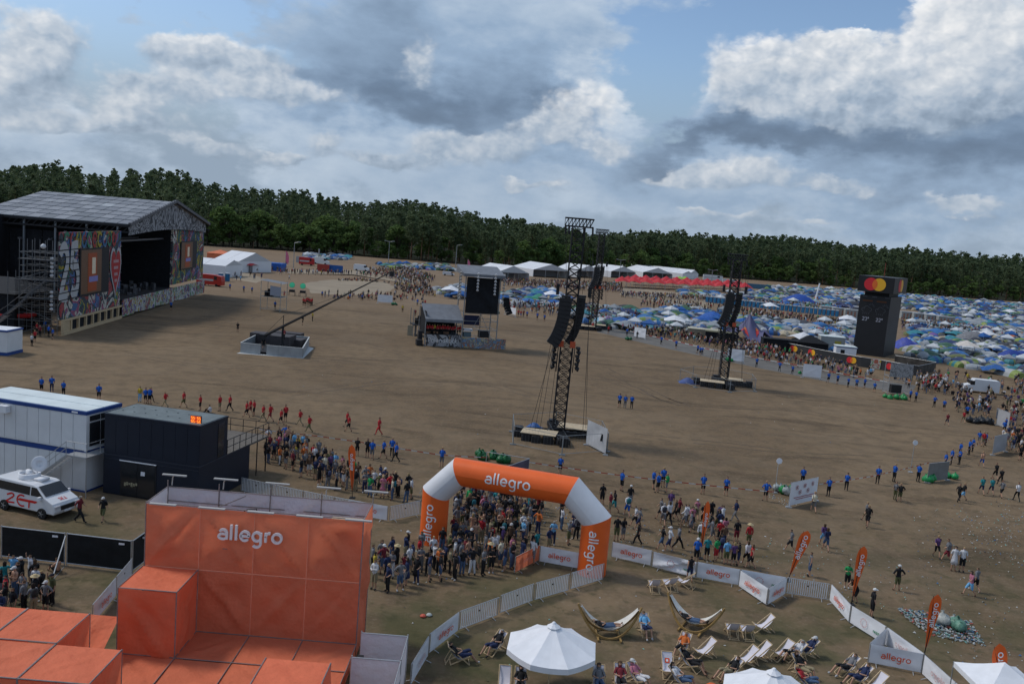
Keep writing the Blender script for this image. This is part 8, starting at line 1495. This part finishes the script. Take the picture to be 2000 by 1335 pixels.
for (w_, p_, k, c, j, rz, s_, px_, py_) in allt[:300]:
    kd = TENTS[k][0]; depth = 'front' if py_ > 655 else 'middle' if py_ > 620 else 'rear'
    tl_ = '%s %s with %s trim, %s rows %s' % (c[0], KN[kd], TRM[j], depth, zone(px_, py_))
    if len(tl_.split()) > 13: tl_ = '%s %s, %s rows %s' % (c[0], KN[kd], depth, zone(px_, py_))
    o = link('tent', TM[k, j], loc=p_, rot=(0, 0, rz), color=c[1]); o.scale = (s_,)*3; tag(o, tl_, 'tent', 'tents in the festival camping ground')
fv, ff2, fc = [], [], []; mi_ = []; nv = 0
for (w_, p_, k, c, j, rz, s_, px_, py_) in allt[300:]:
    mb = TENTS[k][1]; v = np.array(mb.v); cs2, sn = math.cos(rz)*s_, math.sin(rz)*s_; fv.append(np.stack([v[:, 0]*cs2-v[:, 1]*sn+p_.x, v[:, 0]*sn+v[:, 1]*cs2+p_.y, v[:, 2]*s_+p_.z], 1)); tc2 = [(.30, .32, .34), (.05, .055, .07), (.20, .26, .07), (.03, .11, .27)][j]
    fi = np.array([c[1]]*len(v)); 
    for f, m_i in zip(mb.f, TENTS[k][2]):
        if m_i:
            for q_ in f: fi[q_] = tc2
    fc.append(fi); ff2 += [tuple(q_+nv for q_ in f) for f in mb.f]; nv += len(v)
if fv:
    me = bpy.data.meshes.new('distant_tents'); me.from_pydata(np.concatenate(fv).tolist(), [], ff2); a = me.color_attributes.new('col', 'FLOAT_COLOR', 'POINT'); arr = np.ones((nv, 4), 'f'); arr[:, :3] = np.concatenate(fc); a.data.foreach_set('color', arr.ravel()); me.materials.append(M_attr); tag(link('distant_tents', me), 'mass of small colourful tents filling the far camping ground', 'tents', kind='stuff')
gt_ = tarp(1045, 590, 9, 5, 3.0, (.03, .20, .13), 'wide green tarpaulin roof in the camp left of the nearest tower', 'camp_tarpaulin', seed=5); tarp(1385, 630, 11, 7, 3.4, (.02, .09, .33), 'big blue tarpaulin shelter behind the food stalls', 'camp_tarpaulin', seed=6); tarp(1560, 592, 18, 10, 4.0, (.015, .06, .28), 'broad dark blue shelter far behind the toilets', 'camp_tarpaulin', seed=7); tarp(1905, 668, 14, 7, 3.2, (.17, .17, .18), 'wide grey tarpaulin shelter right of the billboard tower', 'camp_tarpaulin', seed=8); tarp(1772, 680, 7, 6, 3.0, (.05, .07, .32), 'blue violet shelter touching the billboard tower on its right', 'camp_tarpaulin', seed=9); tarp(1985, 700, 9, 5, 2.8, (.02, .05, .25), 'blue and white shelter at the right edge of the camp', 'camp_tarpaulin', seed=10)
pt = MB(); a = at(1594, 600); tt = at(1594, 600)
mb = MB(); p_ = at(1592, 588); q_ = aty(1601, 553, p_.y); mb.tube(p_, q_.lerp(p_, .35), .35, 6, .35); mb.tube(q_.lerp(p_, .35), q_, .35, 6, .3); solo('air_dancer', mb, M_white, 'tall thin white wind tube above the blue shelters', 'wind tube', p_)
# ------------------------------------------------------------------ far crowd
def far(poly_, n, gap, seed, poses=('stand', 'walk', 'stride', 'shift'), sh=SH):
    R_ = random.Random(seed)
    for p_ in fill(poly_, n, gap, R_): FARP.append((p_, R_.choice(poses), R_.choice(sh), R_.choice(BT), R_.uniform(0, 6.28)))
FARP = []
far([(540, 530), (840, 540), (838, 548), (700, 540), (545, 536)], 150, 1.4, 31); far([(475, 520), (560, 520), (560, 532), (480, 530)], 70, 1.3, 32); far([(720, 528), (800, 525), (850, 545), (830, 562), (760, 545)], 300, 1.1, 33); far([(770, 552), (840, 560), (850, 580), (800, 575), (770, 565)], 140, 1.1, 34, ('sit', 'stand'))
far([(980, 548), (1215, 556), (1215, 572), (985, 560)], 520, 1.1, 35); far([(1210, 574), (1450, 586), (1452, 593), (1212, 581)], 330, 1.1, 36); far([(975, 592), (1110, 600), (1115, 622), (985, 606)], 130, 1.4, 37); far([(1130, 600), (1245, 612), (1240, 640), (1140, 630)], 120, 1.5, 38)
far([(1200, 640), (1350, 655), (1480, 680), (1520, 690), (1500, 700), (1400, 680), (1250, 656)], 200, 1.0, 39); far([(1430, 664), (1530, 690), (1660, 722), (1710, 735), (1690, 745), (1520, 712), (1420, 690)], 180, 1.0, 40, sh=SH+['red', 'green', 'white', 'light blue']); far([(1260, 585), (1395, 598), (1380, 612), (1250, 600)], 120, 1.6, 41); far([(1400, 600), (1640, 628), (1640, 640), (1400, 615)], 260, 1.3, 42)
far([(1460, 588), (1660, 600), (1660, 610), (1460, 598)], 200, 1.3, 43); far([(1740, 740), (1850, 735), (2000, 760), (2010, 800), (1940, 790), (1880, 775), (1830, 770), (1790, 768)], 100, 1.2, 44, ('stand', 'walk', 'sit', 'shift')); far([(1760, 625), (1980, 650), (2000, 660), (1760, 645)], 220, 1.3, 45); far([(1660, 660), (1640, 645), (1580, 650), (1600, 665)], 60, 1.1, 46)
far([(1860, 780), (1935, 790), (1930, 815), (1870, 806)], 40, .8, 47, ('sit', 'stand', 'walk')); far([(1930, 812), (2010, 800), (2010, 850), (1975, 842)], 28, .9, 48); far([(1950, 860), (2010, 850), (2010, 900), (1975, 885), (1962, 880)], 36, .7, 49); far([(1980, 745), (2010, 745), (2010, 800)], 30, .9, 50); far([(1800, 580), (2000, 605), (2000, 612), (1800, 590)], 80, 1.8, 51); far([(660, 548), (700, 545), (760, 553), (700, 549)], 40, 1.4, 52, ('sit',)); far([(630, 578), (760, 576), (840, 586), (760, 588), (640, 583)], 60, 1.6, 53, ('stand', 'sit'))
far([(398, 560), (520, 545), (600, 548), (540, 540), (470, 525)], 20, 2.0, 54); far([(1795, 745), (1850, 745), (1850, 770), (1800, 765)], 40, .9, 55, ('stand', 'walk'), ['white', 'white', 'black', 'red'])
PEOPLE.sort(key=lambda d: (d['p']-V((0, 0, CH))).length)
print('people', len(PEOPLE), 'far', len(FARP))
for d_ in PEOPLE[300:]: FARP.append((V((d_['p'].x, d_['p'].y, d_['p'].z)), d_['pose'] if d_['pose'] in LF else 'stand', d_['shirt'], d_['bottom'], math.radians(d_['rot'])))
vv, fc_, cc_ = [], [], []; nv = 0; hc_ = list(HAIR.values()); RF = random.Random(9)
for (p_, pose, sh_, bt_c, rz) in FARP:
    v, f, seg = LF[pose]; s_ = RF.uniform(.95, 1.08); cs2, sn = math.cos(rz)*s_, math.sin(rz)*s_; vv.append(np.stack([v[:, 0]*cs2-v[:, 1]*sn+p_.x, v[:, 0]*sn+v[:, 1]*cs2+p_.y, v[:, 2]*s_+p_.z], 1)); hcol = RF.choice(hc_[:3]); sk = (.40, .23, .15); mp = {'s': C[sh_], 'b': C[bt_c], 'b2': C[bt_c] if RF.random() < .45 else sk, 'k': sk, 'h': hcol, 'o': (.03, .03, .03)}
    cc_.append(np.array([mp[q_] for q_ in seg])); fc_ += [tuple(i+nv for i in g_) for g_ in f]; nv += len(v)
me = bpy.data.meshes.new('far_crowd'); me.from_pydata(np.concatenate(vv).tolist(), [], fc_); a = me.color_attributes.new('col', 'FLOAT_COLOR', 'POINT'); arr = np.ones((nv, 4), 'f'); arr[:, :3] = np.concatenate(cc_); a.data.foreach_set('color', arr.ravel()); me.materials.append(M_attr); tag(link('far_crowd', me), 'dense far crowd of small festival visitors around tents and marquees', 'crowd', kind='stuff')
# ------------------------------------------------------------------ litter
RL = random.Random(77); lt_ = MB()
def litter(poly_, n, gap, smin=.03, smax=.10):
    n = int(n*.72)
    for p_ in fill(poly_, n, gap, RL):
        s_ = RL.uniform(smin, smax); a_ = RL.uniform(0, 6.28); c = RL.choice([(.36, .36, .35), (.46, .46, .45), (.30, .34, .32), (.3, .34, .33), (.2, .4, .35), (.4, .38, .34), (.05, .15, .3)]); dx, dy = math.cos(a_)*s_, math.sin(a_)*s_; k = RL.uniform(.3, .8); z_ = RL.uniform(.01, .03); h_ = RL.uniform(.02, .09)
        lt_.add([(p_.x-dx, p_.y-dy, z_), (p_.x+dy*k, p_.y-dx*k, z_+h_), (p_.x+dx, p_.y+dy, z_), (p_.x-dy*k, p_.y+dx*k, z_+h_*.4)], [(0, 1, 2, 3)], c)
litter([(1200, 1000), (1400, 1020), (1480, 1080), (1700, 1160), (1640, 1180), (1440, 1110), (1200, 1060)], 300, .18); litter([(1450, 1040), (1700, 1080), (2000, 1180), (2000, 1330), (1880, 1300), (1700, 1190), (1500, 1110)], 330, .3); litter([(1780, 1000), (2010, 960), (2010, 1160), (1800, 1120)], 240, .3); litter([(1880, 1010), (2010, 1000), (2010, 1110), (1900, 1080)], 300, .15); litter([(520, 880), (830, 960), (830, 985), (600, 940)], 120, .4); litter([(1060, 980), (1140, 985), (1130, 1060), (1060, 1050)], 110, .2); litter([(720, 980), (900, 1080), (1300, 1150), (1650, 1220), (1300, 1330), (820, 1330)], 60, 1.2, .04, .1); litter([(1000, 800), (1700, 760), (1800, 900), (1300, 900), (400, 780), (700, 700)], 60, 3, .05, .12); litter([(1500, 960), (1560, 985), (1540, 990), (1505, 975)], 70, .12)
o = setting('litter', lt_, M_attr, kind='stuff'); o['label'] = 'pale scraps of paper, cups and bottles scattered on the trodden ground'
hp = MB(); RH = random.Random(3)
hpoly = [(1752, 1190), (1790, 1193), (1850, 1205), (1895, 1215), (1925, 1262), (1880, 1255), (1820, 1240), (1775, 1215)]
for p_ in fill(hpoly, 520, .13, RH):
    s_ = RH.uniform(.035, .11); c = RH.choice([(.30, .32, .32), (.36, .37, .36), (.15, .3, .28), (.25, .3, .3), (.4, .42, .42), (.05, .12, .22), (.35, .1, .08), (.12, .14, .14)]); Mq = Matrix.Translation(p_+V((0, 0, RH.uniform(.02, .16)))) @ Matrix.Rotation(RH.uniform(0, 6), 4, 'Z') @ Matrix.Rotation(RH.uniform(-1, 1), 4, 'X'); n0 = len(hp.v); hp.box(-s_, s_, -s_*.4, s_*.4, -s_*.35, s_*.35, Mq); hp.c += [c]*(len(hp.v)-n0)
o = link('litter_heap', hp.mesh('litter_heap', M_attr)); tag(o, 'long heap of plastic bottles and cups swept together at the lower right', 'litter heap', kind='stuff')
sacks(1878, 1232, 4, .35, (.10, .22, .16), 'big translucent green bag of bottles on the litter heap', 13, .40, .35); sacks(1855, 1222, 3, .5, (.32, .34, .32), 'clear bag of bottles beside the green bag on the heap', 14, .4, .3); sacks(1950, 1335-2, 3, .4, (.02, .02, .02), 'dark bag near the corner tent', 15, .3, .3)
# things lying about the foreground
for (x, y, c, lab) in ((826, 1204, (.55, .10, .06), 'small crumpled red bag on the grass below the queue'), (838, 1202, (.4, .44, .42), 'small pale plastic bag beside the red one'), (1390, 1346, (.62, .12, .02), 'orange bean bag beside the man holding a drink')):
    p_ = at(x, y); mb = MB(); r = .34 if 'bean' in lab else .17; mb.lathe([(0, 0), (r, .05), (r*1.05, r*.4), (r*.6, r*.8), (0, r*.95)], 9, Matrix.Translation(p_)); solo('bean_bag' if 'bean' in lab else 'bag', mb, mat('bag_'+lab[:7].replace(' ', '_'), c, .5, .2, 6, .4, 6), lab, 'bag', p_, smooth=True)
# ------------------------------------------------------------------ individual people
ORD = ['first', 'second', 'third', 'fourth', 'fifth', 'sixth', 'seventh', 'eighth', 'ninth', 'tenth', 'eleventh', 'twelfth', 'thirteenth', 'fourteenth', 'fifteenth', 'sixteenth', 'seventeenth', 'eighteenth', 'nineteenth', 'twentieth']
def ordw(i):
    if i < 20: return ORD[i]
    n = i+1; return str(n)+({1: 'st', 2: 'nd', 3: 'rd'}.get(n % 10, 'th') if n % 100 not in (11, 12, 13) else 'th')
VERB = {'walk': 'walking', 'stride': 'striding', 'sit': 'sitting', 'phone': 'looking at a phone', 'hips': 'with hands on hips', 'crossed': 'with folded arms', 'armup': 'with one arm raised', 'point': 'pointing', 'lean': 'bending forward', 'stand': 'standing', 'shift': 'standing relaxed', 'recline': 'reclining', 'lie': 'lying', 'spread': 'with spread arms'}
SHORTW = {'packed under the orange arch': 'under the arch', 'in the queue in front of the arch': 'in the front queue', 'in the loose queue left of the arch': 'in the left queue', 'in the crowd at the lower left edge': 'at the lower left edge', 'in the row of guards before the black compound': 'in the far guard row', 'walking in the line of red shirts above the left queue': 'in the red shirt line', 'standing together in the middle of the empty field': 'in the middle of the field', 'at the gap between the mesh banners on the right': 'by the right mesh banners', 'beside the grey banner at the bend of the tape': 'beside the grey banner', 'in the row along the tape on the right': 'along the right tape', 'at the red and white tape right of the arch': 'at the tape right of the arch', 'standing at the inside of the banner fence': 'at the banner fence', 'beside the near corner of the big stage': 'beside the big stage', 'by the tape above the left queue': 'by the tape above the left queue'}
WE = {'walking between the arch and the thin flag': 'between the arch and the thin flag', 'walking just right of the arch': 'just right of the arch', 'walking right of the thin flag': 'right of the thin flag', 'walking on the littered ground': 'on the littered ground'}
RQ = random.Random(4); n_ind = 0
for d_ in PEOPLE[:300]:
    m = PM[d_['pose']]; ex = d_['ex']; sh_, bt_c = d_['shirt'], d_['bottom']; hair = RQ.choice(['dark', 'dark', 'brown', 'brown', 'blond', 'grey' if RQ.random() < .3 else 'brown'])
    acc = ' and cap' if 'C' in ex or 'O' in ex else ' and straw hat' if 'H' in ex else ' and backpack' if 'B' in ex else ''
    w_ = d_['where']; w_ = WE.get(w_, SHORTW.get(w_, w_)); lab = d_['label']
    if lab and len(lab.split()) > 13: lab = ' '.join(lab.split()[:13])
    if not lab:
        top_ = 'bare chested person' if sh_ == 'bare' else 'person in a %s %s' % (sh_, 'dress' if 'S' in ex else 'vest' if 'V' in ex else 'top' if 'L' in ex else 'shirt')
        lab = '%s%s %s %s' % ('long haired ' if 'L' in ex else '', top_+acc, VERB[d_['pose']] if d_['pose'] not in ('stand', 'shift') else '', w_); lab = ' '.join(lab.split())
        if len(lab.split()) > 13: lab = ' '.join(('%s %s' % (top_, w_)).split())
        if len(lab.split()) > 13: lab = 'person in %s %s' % (sh_, w_)
    o = thing('person', lab, 'person', d_['p'], math.radians(d_['rot']), 'people '+(w_ or 'on the ground')); o.scale = (d_['s'],)*3
    sk = RQ.choice([(.42, .24, .16), (.36, .20, .13), (.48, .29, .20)]); link('body', m['body'], o)
    if sh_ != 'bare': k = 'tank' if 'V' in ex else 'long' if 'J' in ex else 'tee'; link('shirt', m[k], o, color=C[sh_])
    link('trousers' if 't' in ex or 'T' in ex or d_['pose'] == 'point' else 'shorts', m['trousers' if ('t' in ex or 'T' in ex) else 'shorts'], o, color=C[bt_c if bt_c != 'bare' else 'denim'])
    link('shoes', m['shoes'], o, color=RQ.choice([(.02, .02, .02), (.03, .03, .03), (.4, .4, .4), (.1, .05, .03)])); link('hair', m['longhair' if 'L' in ex else 'hair'], o, color=HAIR[hair])
    if 'S' in ex and d_['pose'] in ('stand', 'walk', 'shift', 'phone', 'crossed', 'hips'): link('skirt', m['skirt'], o, color=C[sh_])
    if 'C' in ex: link('cap', m['cap'], o, color=RQ.choice([(.5, .5, .5), (.02, .02, .03), (.5, .5, .5)]) if 'white cap' not in lab else (.6, .6, .6))
    if 'O' in ex: link('cap', m['cap'], o, color=(.60, .20, .03))
    if 'H' in ex: link('hat', m['hat'], o, color=(.45, .36, .2))
    if 'B' in ex: link('backpack', m['backpack'], o, color=RQ.choice([(.03, .03, .03), (.03, .03, .04), (.02, .12, .15), (.05, .06, .12)]))
    if 'blue' == sh_ and d_['pose'] in ('stand', 'crossed', 'hips', 'shift', 'phone', 'walk'):
        if 'GP' not in globals():
            gm = MB(); gm.add([(-.11, -.137, 1.36), (.11, -.137, 1.36), (.11, -.137, 1.28), (-.11, -.137, 1.28)], [(0, 1, 2, 3)]); gm.add([(-.09, -.137, 1.25), (.09, -.137, 1.25), (.09, -.137, 1.19), (-.09, -.137, 1.19)], [(0, 1, 2, 3)]); GP = gm.mesh('back_print', M_wtext)
        link('back_print', GP, o)
# ------------------------------------------------------------------ tell look-alikes apart by their order in the row
from collections import defaultdict
dd_ = defaultdict(list); bpy.context.view_layer.update()
for o in [q for q in COL.objects if q.parent is None]:
    if o.parent is None and o.get('label') and o.get('category'): dd_[o['label']].append(o)
for lab, L_ in dd_.items():
    if len(L_) > 1:
        L_.sort(key=lambda o: proj(o.matrix_world.translation)[0])
        for i, o in enumerate(L_):
            o['label'] = '%s, %s from left' % (lab, ordw(i)) if i else lab+', leftmost one'
for o in [q for q in COL.objects if q.parent is None]:
    if o.get('label') and not 3 < len(o['label'].split()) <= 16: print('LABEL', o.name, '|', o['label'])
